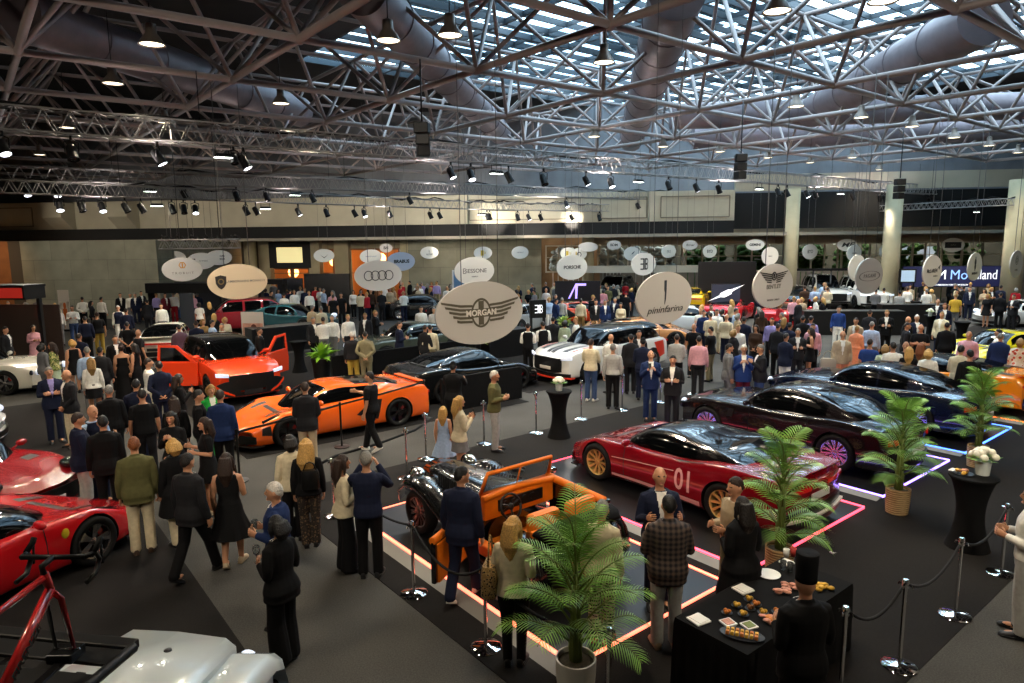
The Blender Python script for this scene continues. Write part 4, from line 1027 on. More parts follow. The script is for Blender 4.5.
def patt_stripe():
    def b(nt, bs, N, L):
        tc = N.new('ShaderNodeTexCoord'); w = N.new('ShaderNodeTexWave'); w.bands_direction = 'Z'; w.inputs['Scale'].default_value = 7; w.inputs['Distortion'].default_value = 6; w.inputs['Detail Scale'].default_value = 2; L.new(tc.outputs['Object'], w.inputs['Vector'])
        r = N.new('ShaderNodeValToRGB'); r.color_ramp.interpolation = 'CONSTANT'; e = r.color_ramp.elements; e[0].color = (*srgb('#c9c0a8'), 1); e[1].position = .62; e[1].color = (*srgb('#181616'), 1)
        L.new(w.outputs['Fac'], r.inputs['Fac']); L.new(r.outputs['Color'], bs.inputs['Base Color']); bs.inputs['Roughness'].default_value = .9
    return gmat('cloth_zebra', b)
PATT = {'checked': patt_plaid, 'zebra-striped': patt_stripe,
        'floral': lambda: patt_spots('cloth_floral', '#5a4630', '#191310', '#2b2018', 24), 'leaf-print': lambda: patt_spots('cloth_leaf', '#86924a', '#4c5a2a', '#b9b070', 14),
        'red-and-white': lambda: patt_spots('cloth_redprint', '#b9462c', '#e5dccb', '#d9cbb0', 9), 'leopard-print': lambda: patt_spots('cloth_leopard', '#2a1d12', '#a58652', '#8a6b3c', 38)}
# ---------------------------------------------------------------- pads, furniture, signs
PADS = [(4.78, 9.9, 4.6, 7.34, '#ff7a5e', 'orange-red', 'under the open roadster'), (4.77, 9.85, 7.85, 11.25, '#ff4a62', 'red', 'under the dark red numbered coupe'),
        (4.78, 9.85, 11.98, 14.97, '#9a7cff', 'violet', 'under the black coupe'), (4.75, 9.85, 15.72, 18.65, '#4a7aff', 'blue', 'under the dark blue coupe'), (4.68, 9.8, 19.42, 22.3, '#ff7a2a', 'orange', 'under the orange car at the right')]
PADH = .03
def FLOORZ(x, y):
    a, b = to_ab(Vector((x, y, 0)))
    for q in PADS:
        if q[0] < a < q[1] and q[2] < b < q[3]: return PADH
    return .008
RAMP = pmat('platform_edge_grey', '#77756f', .6)
for a0, a1, b0, b1, hx, cname, lab in PADS:
    c = ab((a0+a1)/2, (b0+b1)/2); r = empty('display_platform', c, pi/4); tag(r, 'low black platform edged with %s neon, %s' % (cname, lab), 'platform')
    da, db = a1-a0, b1-b0; m = MB(); m.box((0, 0, PADH/2), (db-.02, da-.02, PADH)); m.obj('deck', DECK, r, False)
    nm = pmat('neon_'+cname.replace('-', '_'), hx, .4, emit=hx, es={'orange-red': 3.4, 'red': 3.6, 'violet': 5.0, 'blue': 5.0, 'orange': 2.6}[cname])
    for ctr, d in (((0, -da/2, 0), (db, .02)), ((0, da/2, 0), (db, .02)), ((-db/2, 0, 0), (.02, da)), ((db/2, 0, 0), (.02, da))):
        m = MB(); m.box((ctr[0], ctr[1], PADH*.6), (d[0]+(.03 if d[0] < .1 else 0), d[1], PADH*1.2+.012)); m.obj('neon_strip', nm, r, False)
    m = MB(); m.loft([[Vector((-db/2-.03, y, 0)), Vector((-db/2-.03, y, PADH)), Vector((-db/2-.27, y, .006))] for y in (-da/2, da/2)]); m.obj('edge_ramp', RAMP, r, False)
def stanchion_proto():
    r = empty('stanchion'); m = MB(); m.lathe([(.17, 0), (.175, .008), (.165, .018), (.06, .032), (.03, .045)], 32); m.obj('base', CHROME, r, True, 40)
    m = MB(); m.lathe([(.021, .03), (.021, .90)], 16); m.obj('post', CHROME, r, True, 40)
    m = MB(); m.lathe([(.021, .88), (.034, .89), (.034, .965), (.026, .98), (.002, .985)], 16)
    for k in range(4): a = k*pi/2; m.tube([(.03*cos(a), .03*sin(a), .925), (.06*cos(a), .06*sin(a), .925), (.068*cos(a), .068*sin(a), .90)], .010, 6)
    m.obj('rope_head', CHROME, r, True, 40); return r
ST0 = stanchion_proto(); note_kids(ST0); ST_used = [False]; ROPEM = pmat('rope_black', '#101012', .85, bump=.4, bscale=90)
def stanchion(p, lab, dark=False):
    o = ST0 if not ST_used[0] else copy_tree(ST0); ST_used[0] = True; o.location = (p.x, p.y, FLOORZ(p.x, p.y)); o.rotation_euler = (0, 0, pi/4)
    return tag(o, lab, 'stanchion', 'chrome rope stanchions')
def rope(p, q, lab, sag=.28, r=.016):
    m = MB(); n = 18; p, q = Vector((p.x, p.y, .92)), Vector((q.x, q.y, .92)); d = (q-p).normalized()*.05; p = p+d; q = q-d
    pts = [p.lerp(q, k/n)-Vector((0, 0, sag*(1-(2*k/n-1)**2))) for k in range(n+1)]; m.tube(pts, r, 8); tag(m.obj('barrier_rope', ROPEM), lab, 'rope', 'black ropes between stanchions')
s1 = [at_z(*p) for p in ((334, 516), (414, 594), (486, 648))]
for p, l in zip(s1, ('chrome stanchion behind the couple, beside the roadster platform', 'chrome stanchion beside the walking person in navy suit', 'chrome stanchion behind the person with the leopard bag')): stanchion(p, l)
s1b = at_z(566, 716); s1c = ab(3.95, 4.25); stanchion(s1c, 'chrome stanchion right in front of the nearest potted palm')
rope(s1[1], s1[2], 'black rope sagging before the roadster platform'); rope(s1[0], s1[1], 'black rope sagging behind the couple near the roadster', .22); rope(s1[2], s1c, 'black rope running down to the nearest palm', .2)
s2 = [at_z(*p) for p in ((840, 700), (899, 667), (955, 616), (1001, 574))]
for p, l in zip(s2, ('first chrome stanchion, nearest the black server', 'second chrome stanchion from the server, with wide base', 'third chrome stanchion from the server', 'fourth chrome stanchion, by the right edge')): stanchion(p, l)
for k in range(3): rope(s2[k], s2[k+1], ('black rope from the server to the second stanchion', 'black rope between second and third right-hand stanchions', 'black rope between third and fourth right-hand stanchions')[k], .2)
for px, py, l in ((426, 459, 'chrome stanchion left of the child in light blue'), (484, 444, 'chrome stanchion behind the person in olive jumper'), (536, 433, 'chrome stanchion left of the black flower table'), (581, 419, 'chrome stanchion right of the black flower table'), (622, 410, 'chrome stanchion left of the two talking in suits'), (660, 402, 'chrome stanchion between the two talking in suits'), (693, 394, 'chrome stanchion behind the person in pink shirt'), (407, 478, 'chrome stanchion behind the person taking a photo'), (790, 378, 'chrome stanchion among the suits by the black coupe')):
    stanchion(at_z(px, py), l)
def blackpost(p, lab):
    r = empty('barrier_post', p); m = MB(); m.lathe([(.17, 0), (.17, .02), (.03, .035), (.022, .05), (.022, .95), (.03, .96), (.03, 1.02), (.002, 1.025)], 20); m.obj('post', BLACK, r, True, 40); return tag(r, lab, 'barrier post')
q1, q2, q3 = at_z(240, 481), at_z(342, 447), at_z(425, 419)
blackpost(q1, 'matt black post beside the person in bright blue jacket'); blackpost(q2, 'matt black post before the low orange car'); blackpost(q3, 'matt black post at the tail of the low orange car')
for a, b_, l in ((q1, q2, 'black tape stretched before the nose of the low orange car'), (q2, q3, 'black tape stretched before the tail of the low orange car')):
    m = MB(); d = (b_-a); m.tube([a+Vector((0, 0, .96)), a+d*.5+Vector((0, 0, .95)), b_+Vector((0, 0, .96))], [(.004, .024)]*3, 8, ref=(1, 0, 0)); 
    tag(m.obj('barrier_tape', BLACK), l, 'tape')
m = MB(); pts = [at_z(x, y, .02) for x, y in ((312, 468), (335, 456), (380, 443), (415, 430), (432, 418))]; m.tube(pts, .03, 8); tag(m.obj('floor_cable', RUBBER), 'thick black cable on the grey floor by the low orange car', 'cable')
# potted palms
LEAF = pmat('palm_leaf', '#6d9a3c', .45, var=.35, vscale=3); STALK = pmat('palm_stalk', '#5d6a2c', .6)
def frond(Lf, lean, droop, nl=26, w=.030, ll=.36):
    m = MB(); pts = []; p = Vector((0, 0, 0)); ang = lean
    for k in range(15): pts.append(p.copy()); ang += droop/14*(.4+1.2*k/14); p = p+Vector((sin(ang), 0, cos(ang)))*Lf/14
    m.tube(pts, [.012*(1-k/16)+.002 for k in range(15)], 5, 1)
    for k in range(nl):
        t = .18+.80*k/nl; f = t*14; i = min(int(f), 13); q = pts[i].lerp(pts[i+1], f-i); tg = (pts[i+1]-pts[i]).normalized(); up = tg.cross(Vector((0, 1, 0)))
        if up.z < 0: up = -up
        L_ = ll*(sin(pi*min(1, .22+t*.72))**.7)*(1.0 if t < .9 else .8)
        for s in (1, -1):
            d = (Vector((0, s, 0))*.80+tg*.72+up*.22).normalized(); n = d.cross(tg).normalized(); e = d.cross(n).normalized(); ps = []
            for a, ww in ((0, .5*w), (.35, w), (.7, .7*w), (1, .05*w)):
                c = q+d*L_*a-Vector((0, 0, .42*L_*a*a)); ps.append((c-tg*ww*.5, c+tg*ww*.5))
            vs = [x for pr in ps for x in pr]; m.add(vs, [(0, 1, 3, 2), (2, 3, 5, 4), (4, 5, 7, 6)], 0)
    return m
WOVEN = None
def woven_mat():
    def b(nt, bs, N, L):
        tc = N.new('ShaderNodeTexCoord'); w = N.new('ShaderNodeTexWave'); w.inputs['Scale'].default_value = 9; w.bands_direction = 'Z'; w.inputs['Distortion'].default_value = 2; L.new(tc.outputs['Object'], w.inputs['Vector'])
        nz = N.new('ShaderNodeTexNoise'); nz.inputs['Scale'].default_value = 9; L.new(tc.outputs['Object'], nz.inputs['Vector']); mx = N.new('ShaderNodeMath'); mx.operation = 'MULTIPLY'; L.new(w.outputs['Fac'], mx.inputs[0]); L.new(nz.outputs['Fac'], mx.inputs[1])
        r = N.new('ShaderNodeValToRGB'); e = r.color_ramp.elements; e[0].color = (*srgb('#8a6b42'), 1); e[1].color = (*srgb('#c4a878'), 1); e[1].position = .6; L.new(mx.outputs[0], r.inputs['Fac']); L.new(r.outputs['Color'], bs.inputs['Base Color']); bs.inputs['Roughness'].default_value = .85
        bp = N.new('ShaderNodeBump'); bp.inputs['Strength'].default_value = .6; bp.inputs['Distance'].default_value = .02; L.new(w.outputs['Fac'], bp.inputs['Height']); L.new(bp.outputs['Normal'], bs.inputs['Normal'])
    return gmat('woven_basket', b)
def palm(a, b_, H, lab, potm, seed, n=13, pr=.22, ph=.46, wide=1.0, nl=14, lw=.019):
    p = ab(a, b_); r = empty('potted_palm', (p.x, p.y, .008), random.Random(seed).random()*6); tag(r, lab, 'potted palm', 'potted palms along the car platforms'); rnd = random.Random(seed)
    m = MB(); m.lathe([(.002, 0), (pr*.92, 0), (pr*1.0, ph*.5), (pr*1.02, ph), (pr*.93, ph), (pr*.93, ph-.05), (.002, ph-.05)], 28); m.obj('pot', potm, r, True, 40)
    m = MB(); m.lathe([(.002, .03), (pr*.6, .02), (pr*.92, 0)], 16, (0, 0, ph-.05)); m.obj('soil', pmat('soil', '#3a3322', .9, var=.4, vscale=30), r)
    zs = ph-.04
    for k in range(n):
        t = k/(n-1); az = k*2.4+rnd.uniform(-.25, .25); hs = .25+.75*(1-abs(2*t-1)**1.2) if False else t
        h0 = zs+(H-zs)*(.10+.55*t); lean = radians(52-44*t+rnd.uniform(-7, 7)); Lf = (H-zs)*(.44-.06*t)*rnd.uniform(.9, 1.1)*wide
        fr_ = frond(Lf, lean, radians(85-25*t), nl, lw*H/2, .29*H/2.1)
        base = Vector((.05*cos(az), .05*sin(az), zs)); off = Vector((.07*cos(az)*(1-t), .07*sin(az)*(1-t), h0))
        M = Matrix.Translation(off) @ Matrix.Rotation(az, 4, 'Z'); fr_.xf(M); a0 = len(fr_.v)
        fr_.tube([base, base.lerp(off, .6), off], [.016, .013, .011], 6, 1); fr_.obj('frond', [LEAF, STALK], r)
    return r
POTW = pmat('pot_white', '#c8c4b8', .5)
palm(4.52, 4.38, 2.05, 'big bushy potted palm in pale pot, nearest the viewer', POTW, 1, 26, .20, .34, 1.08, 20, .016)
palm(4.45, 8.06, 2.3, 'upright potted palm behind the red numbered car', woven_mat(), 2, 26, .18, .42, .74)
palm(4.36, 11.50, 2.25, 'potted palm in woven basket at the violet platform corner', woven_mat(), 3, 26, .18, .42, .76)
palm(4.33, 15.05, 2.25, 'potted palm in woven basket at the blue platform corner', woven_mat(), 4, 26, .18, .42, .76)
def bush(px, py, z, s, lab, seed, col='#7fae2e'):
    p = at_z(px, py, z); r = empty('potted_plant', (p.x, p.y, 0)); tag(r, lab, 'plant'); rnd = random.Random(seed)
    m = MB(); m.lathe([(.002, 0), (.2*s, 0), (.26*s, .8*z), (.24*s, .8*z), (.002, .76*z)], 20); m.obj('planter', BLACK, r, True, 40)
    m = MB()
    for k in range(70):
        az = rnd.random()*6.28; el = rnd.uniform(.15, 1.5); L_ = s*rnd.uniform(.3, .62); d = Vector((cos(az)*cos(el), sin(az)*cos(el), sin(el))); q = Vector((0, 0, .8*z)); w = d.cross(Vector((0, 0, 1)));
        if w.length < .01: continue
        w.normalize(); e = q+d*L_-Vector((0, 0, .12*s)); mid = q+d*L_*.6
        m.add([q, mid-w*.07*s, mid+w*.07*s, e], [(0, 1, 3, 2)])
    m.obj('leaves', pmat('leaf_bright'+col, col, .5, var=.3, vscale=4), r)
bush(321, 352, 1.0, 1.2, 'bright green plant beside the person with folded-back hands', 1); bush(473, 339, .8, 1.2, 'bright green plant under the winged sign', 2); bush(564, 321, .9, 1.0, 'pale leafy plant among guests behind the striped car', 3, '#9bb35a'); bush(622, 340, .6, 1.1, 'bright green plant behind the striped car', 4); bush(262, 312, 1.0, 1.0, 'white-flowered plant above the portrait banner', 5, '#b7bb8e')
# tables
def cocktail_table(p, lab, h=1.08, r0=.29):
    r = empty('cocktail_table', (p.x, p.y, .008)); tag(r, lab, 'cocktail table', 'black covered cocktail tables'); m = MB(); prof = [(.002, h)]
    prof += [(r0, h), (r0+.006, h-.02)]+[(r0-.13*sin(pi*min(1, t*.98))**.8+0.0*t, h*(1-t)) for t in [k/14 for k in range(1, 14)]]+[(r0-.02, 0), (.002, 0)]
    m.lathe(prof, 32); m.obj('stretch_cover', BCLOTH, r, True, 50); return r
t1, t2 = at_z(559, 437), at_z(967, 547)
cocktail_table(t1, 'black covered cocktail table with white flowers, centre aisle'); cocktail_table(t2, 'black covered cocktail table with snacks at the right', 1.08, .31)
for k, (px, py, l) in enumerate(((960, 349, 'black covered cocktail table behind the yellow car'), (930, 340, 'black covered cocktail table with white flowers among seated suits'), (300, 372, 'small dark high table behind the tall orange car'), (915, 322, 'black covered cocktail table at the back right crowd'))): cocktail_table(at_z(px, py), l)
FLW = pmat('flower_white', '#e6e2cf', .7)
def flowers(p, s, lab):
    r = empty('flower_vase', p); tag(r, lab, 'flowers'); rnd = random.Random(int(p.x*10)); m = MB(); m.lathe([(.002, 0), (.07*s, 0), (.085*s, .16*s), (.075*s, .16*s), (.002, .03*s)], 18); m.obj('vase', pmat('vase_glass', '#cfd4cc', .1, spec=.7), r, True, 40)
    m = MB(); l = MB()
    for k in range(16): a, e = rnd.random()*6.28, rnd.uniform(.2, 1.5); q = Vector((cos(a)*cos(e)*.12, sin(a)*cos(e)*.12, .17+sin(e)*.12))*s; m.ell(q, (.045*s, .045*s, .04*s), 8, 6)
    for k in range(14): a = rnd.random()*6.28; d = Vector((cos(a), sin(a), .2)); q = Vector((0, 0, .16*s)); w = Vector((-sin(a), cos(a), 0)); l.add([q, q+d*.12*s-w*.03*s, q+d*.12*s+w*.03*s, q+d*.21*s], [(0, 1, 3, 2)])
    m.obj('blossoms', FLW, r); l.obj('leaves', pmat('flower_leaf', '#6f9a3a', .6), r)
flowers(Vector((t1.x, t1.y, 1.09)), 1.0, 'white flowers in a vase on the centre black table'); flowers(Vector((t2.x+.14, t2.y+.05, 1.09)), 1.25, 'white flowers in a glass on the right snack table'); flowers(at_z(930, 316, 1.09), 1.0, 'white flowers on a table among seated suits')
def plate(p, r_, lab, m_=WHITE, nm='plate'):
    m = MB(); m.lathe([(.002, .004), (r_*.6, .004), (r_*.95, .016), (r_, .016), (r_*.6, 0), (.002, 0)], 24); o = m.obj(nm, m_); o.location = p; tag(o, lab, 'plate'); return o
FOODM = [pmat('food_orange', '#c9772a', .6, var=.3, vscale=60), pmat('food_yellow', '#d2a336', .6, var=.3, vscale=60), pmat('food_pink', '#c98a72', .6, var=.25, vscale=50), pmat('food_green', '#6d7a2e', .6), pmat('food_brown', '#7a4a22', .6, var=.3, vscale=50)]
ct = Vector((t2.x, t2.y, 1.088)); plate(ct+Vector((-.12, .03, 0)), .13, 'dark snack plate on the right cocktail table', BLACK)
for k in range(14):
    rnd = random.Random(k); m = MB(); m.ell((0, 0, .02), (.04, .028, .02), 8, 6); o = m.obj('snack', FOODM[k % 3 if k % 3 else 4]); o.location = ct+Vector((-.12+rnd.uniform(-.08, .08), .03+rnd.uniform(-.09, .09), .016+.012*(k % 2))); o.rotation_euler = (0, 0, k); tag(o, 'orange snack on the right cocktail table', 'snack', 'orange snacks piled on the right cocktail table')
def napkin(p, lab, s=.17, rz=.6):
    m = MB(); m.box((0, 0, .008), (s, s, .016)); m.box((.01, .005, .018), (s*.8, s*.9, .008), .1); o = m.obj('napkin_stack', WHITE, None, False, None, .004); o.location = p; o.rotation_euler = (0, 0, rz); tag(o, lab, 'napkins')
napkin(ct+Vector((-.17, .17, 0)), 'white napkins at the edge of the right cocktail table', .12)
TC = ab(3.50, 6.15); r = empty('catering_table', (TC.x, TC.y, 0.008), pi/4); tag(r, 'long catering table under floor-length black cloth', 'table')
m = MB(); m.box((0, 0, .745), (2.0, .80, .03)); m.obj('tabletop', BCLOTH, r, False)
m = MB(); rings = []
for z, k, wv in ((.762, 1.0, 0), (.70, 1.012, .002), (.4, 1.02, .01), (0, 1.03, .018)):
    ring = []; n = 96
    for i in range(n):
        t = i/n*4; e = int(t); f = t-e; x, y = ((-1+2*f, -1), (1, -1+2*f), (1-2*f, 1), (-1, 1-2*f))[e]
        q = wv*sin(i*1.7); ring.append((x*(1.005*k+q*.6), y*(.405*k+q), z))
    rings.append(ring)
m.loft(rings); m.obj('tablecloth', BCLOTH, r, True, 60)
TZ = .772
def tp(px, py): return at_z(px, py, TZ)
napkin(tp(698.7, 620.4), 'white napkin stack at the near left corner of the buffet'); napkin(tp(743, 590), 'white napkin stack behind the canapes'); plate(tp(768.5, 575), .13, 'empty white plate on the buffet'); napkin(tp(786.5, 563), 'white napkin stack at the far end of the buffet', .13)
for k, (x, y) in enumerate(((726.8, 613.8), (736.6, 606.8), (749, 600.5), (756, 605.6), (750.2, 609.6), (743.2, 615.5), (763, 613.8), (777, 613))):
    p = tp(x, y); r = plate(p, .055, 'small dark plate with a canape, %s from the left' % ('first', 'third', 'fifth', 'seventh', 'sixth', 'second', 'eighth', 'ninth')[k], BLACK, 'canape_plate')
    m = MB(); 
    for q in range(3): m.ell((.02*cos(q*2.1), .02*sin(q*2.1), .03), (.022, .018, .022), 8, 6)
    o = m.obj('canape', FOODM[(0, 1, 1, 0, 4, 1, 1, 0)[k]]); o.location = p; tag(o, 'orange canape on the small plate, %s from the left' % ('first', 'third', 'fifth', 'seventh', 'sixth', 'second', 'eighth', 'ninth')[k], 'canape', 'canapes on the buffet')
for k, (x, y) in enumerate(((728, 624), (749, 627))):
    p = tp(x, y); m = MB(); m.box((0, 0, .012), (.11, .11, .024), 0, 0, 1.2); o = m.obj('sauce_bowl', WHITE, None, False, None, .006); o.location = p; o.rotation_euler = (0, 0, .5); tag(o, 'square white bowl with %s dip' % ('pink', 'green')[k], 'bowl'); m = MB(); m.box((0, 0, .027), (.09, .09, .006)); m.obj('dip', FOODM[2 + k], o, False)
p = tp(742, 636); m = MB(); m.lathe([(.002, .004), (.15, .004), (.2, .02), (.205, .02), (.15, 0), (.002, 0)], 28); m.v = [(x, y*.55, z) for x, y, z in m.v]; o = m.obj('serving_tray', BLACK); o.location = p; o.rotation_euler = (0, 0, -.3); tag(o, 'oval black tray with rows of yellow bites', 'tray')
for k in range(14):
    q = p+Matrix.Rotation(-.3, 3, 'Z') @ Vector((-.13+.043*(k % 7), -.03+.055*(k//7), .012)); m = MB(); m.box((0, 0, .02), (.036, .045, .036), 0, 0, .8); o = m.obj('bite', FOODM[1 if k % 3 else 0], None, False, None, .006); o.location = q; o.rotation_euler = (0, 0, -.3); tag(o, 'yellow bite on the oval black tray', 'canape', 'yellow bites on the oval tray')
for k, (x, y, fm, l) in enumerate(((777, 621, 0, 'heap of orange cold cuts beside the server'), (768, 622, 2, 'heap of pink cold cuts on the buffet'), (786, 617, 4, 'brown bread pieces beside the server'), (792, 588, 2, 'pile of pink cold cuts being served'), (783, 592, 2, 'sliced ham at the far half of the buffet'), (824, 589, 1, 'yellow lemons right of the server'))):
    p = tp(x, y); m = MB(); rnd = random.Random(k+9)
    for q in range(9): m.ell((rnd.uniform(-.08, .08), rnd.uniform(-.06, .06), .012+.012*(q % 3)), (.04, .03, .012+.01*(fm == 1)), 8, 6)
    o = m.obj('cold_cuts' if fm != 1 else 'lemons', FOODM[fm]); o.location = p; tag(o, l, 'food', None, 'stuff')
GLS = pmat('drink_glass', '#e8ecec', .03, trans=.9, ior=1.3)
for x, y, l, c in ((783, 569, 'small glass at the far end of the buffet, left', None), (790, 571, 'small glass at the far end of the buffet, right', None), (793, 556, 'red cup at the far end of the buffet', '#a8342c'), (786, 557, 'white cup at the far end of the buffet', '#d8d4cc')):
    m = MB(); m.lathe([(.002, 0), (.028, 0), (.036, .10), (.033, .10), (.026, .008), (.002, .008)], 16); o = m.obj('drinking_glass' if not c else 'cup', GLS if not c else plain(c)); o.location = tp(x, y); tag(o, l, 'glass' if not c else 'cup')
m = MB(); m.box((0, 0, .012), (.05, .09, .02), .5); m.box((.06, .01, .005), (.05, .012, .008), .3); o = m.obj('paper_scrap', WHITE, None, False); o.location = at_z(832, 553, .01); o.scale = (.7, .7, .7); tag(o, 'small white scrap on the black carpet', 'scrap')
# ---------------------------------------------------------------- hanging signs
SIGNW = pmat('sign_white', '#dcd8ce', .6); SIGNG = pmat('sign_grey', '#bdbab4', .6); SIGNB = pmat('sign_beige', '#cdb99a', .6); SIGNBL = pmat('sign_bluish', '#c2c6d2', .6); INK = pmat('sign_ink', '#2a2928', .6); INKG = pmat('sign_ink_olive', '#5a5647', .6); INKL = pmat('sign_ink_light', '#77746e', .6)
SIGN_N = [0]
def sign(px, py, hpx, lab, pm=SIGNW, ratio=1.72, face='A', logo=None, ztop=ZL):
    d = min(FPX*1.0/hpx, 42.0); q = hpx*d/FPX; p = at_d(px, py, d); rz = pi/4 if face == 'A' else 0
    r = empty('hanging_sign', p, rz); r.scale = (q, q, q); tag(r, lab, 'hanging sign', 'oval signs hanging over the stands')
    w, h = ratio/2, .5; m = MB(); n = 48
    pr = [(w*cos(2*pi*k/n), h*sin(2*pi*k/n)) for k in range(n)]; m.prism(pr, -.018, .018); m.obj('oval_panel', pm, r, True, 40)
    for s in (-1, 1): m = MB(); m.tube([(s*w*.42, 0, h*.88), (s*w*.42, 0, (ztop-p.z)/q)], .010 if d > 14 else .006, 5); m.obj('hanging_cable', pmat('wire_grey', '#5a5856', .6), r)
    if logo:
        for nm, meshm, mt in logo(w, h):
            meshm.xf(Matrix.Translation((0, -.022, 0))); meshm.obj(nm, mt, r, False)
    return r
def T_(mb, txt, size, x=0, z=0, shear=0, bold=0, sx=1, sp=1):
    mesh_into(mb, text_mesh(txt, size, .003, 'CENTER', shear, bold, sx, sp), Matrix.Translation((x, 0, z)) @ Matrix.Rotation(pi/2, 4, 'X')); return mb
def ring2d(mb, cx, cz, r, t, n=32, sx=1):
    rs = [[(cx+sx*(r-t)*cos(a), -.003, cz+(r-t)*sin(a)), (cx+sx*r*cos(a), -.003, cz+r*sin(a)), (cx+sx*r*cos(a), .003, cz+r*sin(a)), (cx+sx*(r-t)*cos(a), .003, cz+(r-t)*sin(a))] for a in [2*pi*k/n for k in range(n+1)]]
    mb.loft(rs, False); return mb
def poly2d(mb, pts): mb.prism(pts, -.003, .003); return mb
def words(*items, ink=INK):
    def f(w, h):
        m = MB()
        for it in items: T_(m, *it[:2], *it[2:])
        return [('lettering', m, ink)]
    return f
def lg_rings(w, h):
    m = MB()
    for k in range(4): ring2d(m, (-1.5+k)*.235*1.05, 0, .165, .026, 32)
    return [('emblem', m, INK)]
def lg_wings(w, h):
    m = MB(); t = MB()
    ring2d(m, 0, .0, .235, .035, 36, .82); m.box((0, 0, .0), (.10, .006, .38)); m.box((0, 0, 0), (.50, .008, .135))
    for s in (1, -1):
        for k in range(5):
            z = .16-.062*k; L_ = .68-.085*k; poly2d(m, [(s*.17, z-.025), (s*.40, z-.012-.0*k), (s*(.17+L_*.86), z+.052-.012*k), (s*(.17+L_*.84), z+.016-.014*k), (s*.40, z-.052), (s*.17, z-.062)] if s > 0 else [(s*.17, z-.062), (s*.40, z-.052), (s*(.17+L_*.84), z+.016-.014*k), (s*(.17+L_*.86), z+.052-.012*k), (s*.40, z-.012), (s*.17, z-.025)])
    T_(t, 'MORGAN', .13, 0, 0, 0, .004, 1.05); t.xf(Matrix.Translation((0, -.006, 0)))
    return [('emblem', m, INKG), ('lettering', t, SIGNW)]
def lg_bwings(w, h):
    m = MB(); t = MB(); ring2d(m, 0, .22, .10, .028, 28); T_(m, 'B', .14, 0, .22, 0, .006)
    for s in (1, -1):
        for k in range(5):
            z = .30-.045*k; L_ = .46-.07*k; a = [(s*.10, z-.03), (s*(.12+L_), z+.03-.01*k), (s*(.10+L_), z+.004-.01*k), (s*.10, z-.055)]; poly2d(m, a if s > 0 else a[::-1])
    T_(t, 'BENTLEY', .135, 0, -.02, 0, .002, 1.1); T_(t, 'MONTE CARLO', .06, 0, -.32, 0, 0, 1.2)
    return [('emblem', m, INK), ('lettering', t, INKL)]
def lg_shield(txt):
    def f(w, h):
        m = MB(); poly2d(m, [(-.62, .16), (-.47, .20), (-.32, .16), (-.33, -.04), (-.39, -.14), (-.47, -.20), (-.55, -.14), (-.61, -.04)]); g = MB(); ring2d(g, -.47, .02, .085, .03, 20); g.xf(Matrix.Translation((0, -.004, 0)))
        t = MB(); T_(t, txt, .088, .21, .01, 0, .001, 1.08); return [('emblem', m, INK), ('bull_badge', g, pmat('badge_gold', '#7a6a44', .4, .4)), ('lettering', t, INKL)]
    return f
def lg_orange(w, h):
    m = MB(); ring2d(m, 0, .18, .15, .04, 6); m.box((0, 0, .17), (.05, .006, .2)); t = MB(); T_(t, 'T R O B U I T', .13, 0, -.16, 0, .001, 1.15); return [('emblem', m, pmat('sign_orange', '#c9862e', .5)), ('lettering', t, INKL)]
def lg_eb(w, h):
    m = MB(); x = -.11
    m.box((-.02, 0, 0), (.055, .006, .50))
    for z in (.225, 0, -.225): m.box((-.13, 0, z), (.20, .006, .055))
    m.box((.06, 0, 0), (.055, .006, .50))
    for z in (.225, 0, -.225): m.box((.13, 0, z), (.14, .006, .055))
    ring2d(m, .19, .115, .14, .055, 24, .6); ring2d(m, .19, -.115, .14, .055, 24, .6); return [('emblem', m, INK)]
def lg_pinin(w, h):
    m = MB(); poly2d(m, [(-.035, .34), (.03, .34), (.03, .16), (.015, -.02), (-.02, -.12), (-.015, .10), (-.035, .16)]); t = MB(); T_(t, 'pininfarina', .19, 0, -.22, .35, -.001, 1.35); return [('emblem', m, pmat('ink_slate', '#3c424a', .5)), ('lettering', t, INK)]
def lg_chev(w, h):
    m = MB(); poly2d(m, [(-.32, .08), (-.06, -.16), (.0, -.20), (.06, -.16), (.32, .08), (.08, -.09), (.0, -.14), (-.08, -.09)]); T_(m, 'PIRATE', .07, 0, .2) if False else None; return [('emblem', m, INK)]
def lg_square(txt):
    def f(w, h):
        m = MB(); m.box((-.46, 0, .06), (.22, .006, .20)); g = MB(); g.box((-.40, -.005, .0), (.08, .006, .09)); t = MB(); T_(t, txt, .12, .10, .0, 0, 0, 1.2); return [('emblem', m, INK), ('emblem_notch', g, SIGNW), ('lettering', t, INKL)]
    return f
def lg_swoosh(txt, sub):
    def f(w, h):
        m = MB(); T_(m, txt, .17, -.04, 0, 0, .003, 1.15); poly2d(m, [(.42, .10), (.60, .18), (.52, .02)]); t = MB(); T_(t, sub, .07, .25, -.17); return [('lettering', m, INK), ('small_lettering', t, INKL)]
    return f
def lg_emblem(txt, r=.16, z=.14):
    def f(w, h):
        m = MB(); ring2d(m, 0, z, r, .03, 28); ring2d(m, 0, z, r*.6, .05, 20); t = MB(); T_(t, txt, .10, 0, -.22); return [('emblem', m, INKL), ('lettering', t, INKL)]
    return f
def lg_trident(w, h):
    m = MB(); m.box((0, 0, .10), (.05, .006, .5)); ring2d(m, 0, .16, .12, .05, 20, .7); ring2d(m, 0, .0, .10, .05, 20, .7); t = MB(); T_(t, 'MASERATI', .12, 0, -.24, 0, .002); return [('emblem', m, INK), ('lettering', t, INK)]
def lg_yellow(w, h):
    m = MB(); m.box((-.1, 0, 0), (.28, .006, .42)); T_(m, 'X', .3, .2, 0); return [('emblem', m, pmat('sign_yellow', '#c8ab3a', .5))]
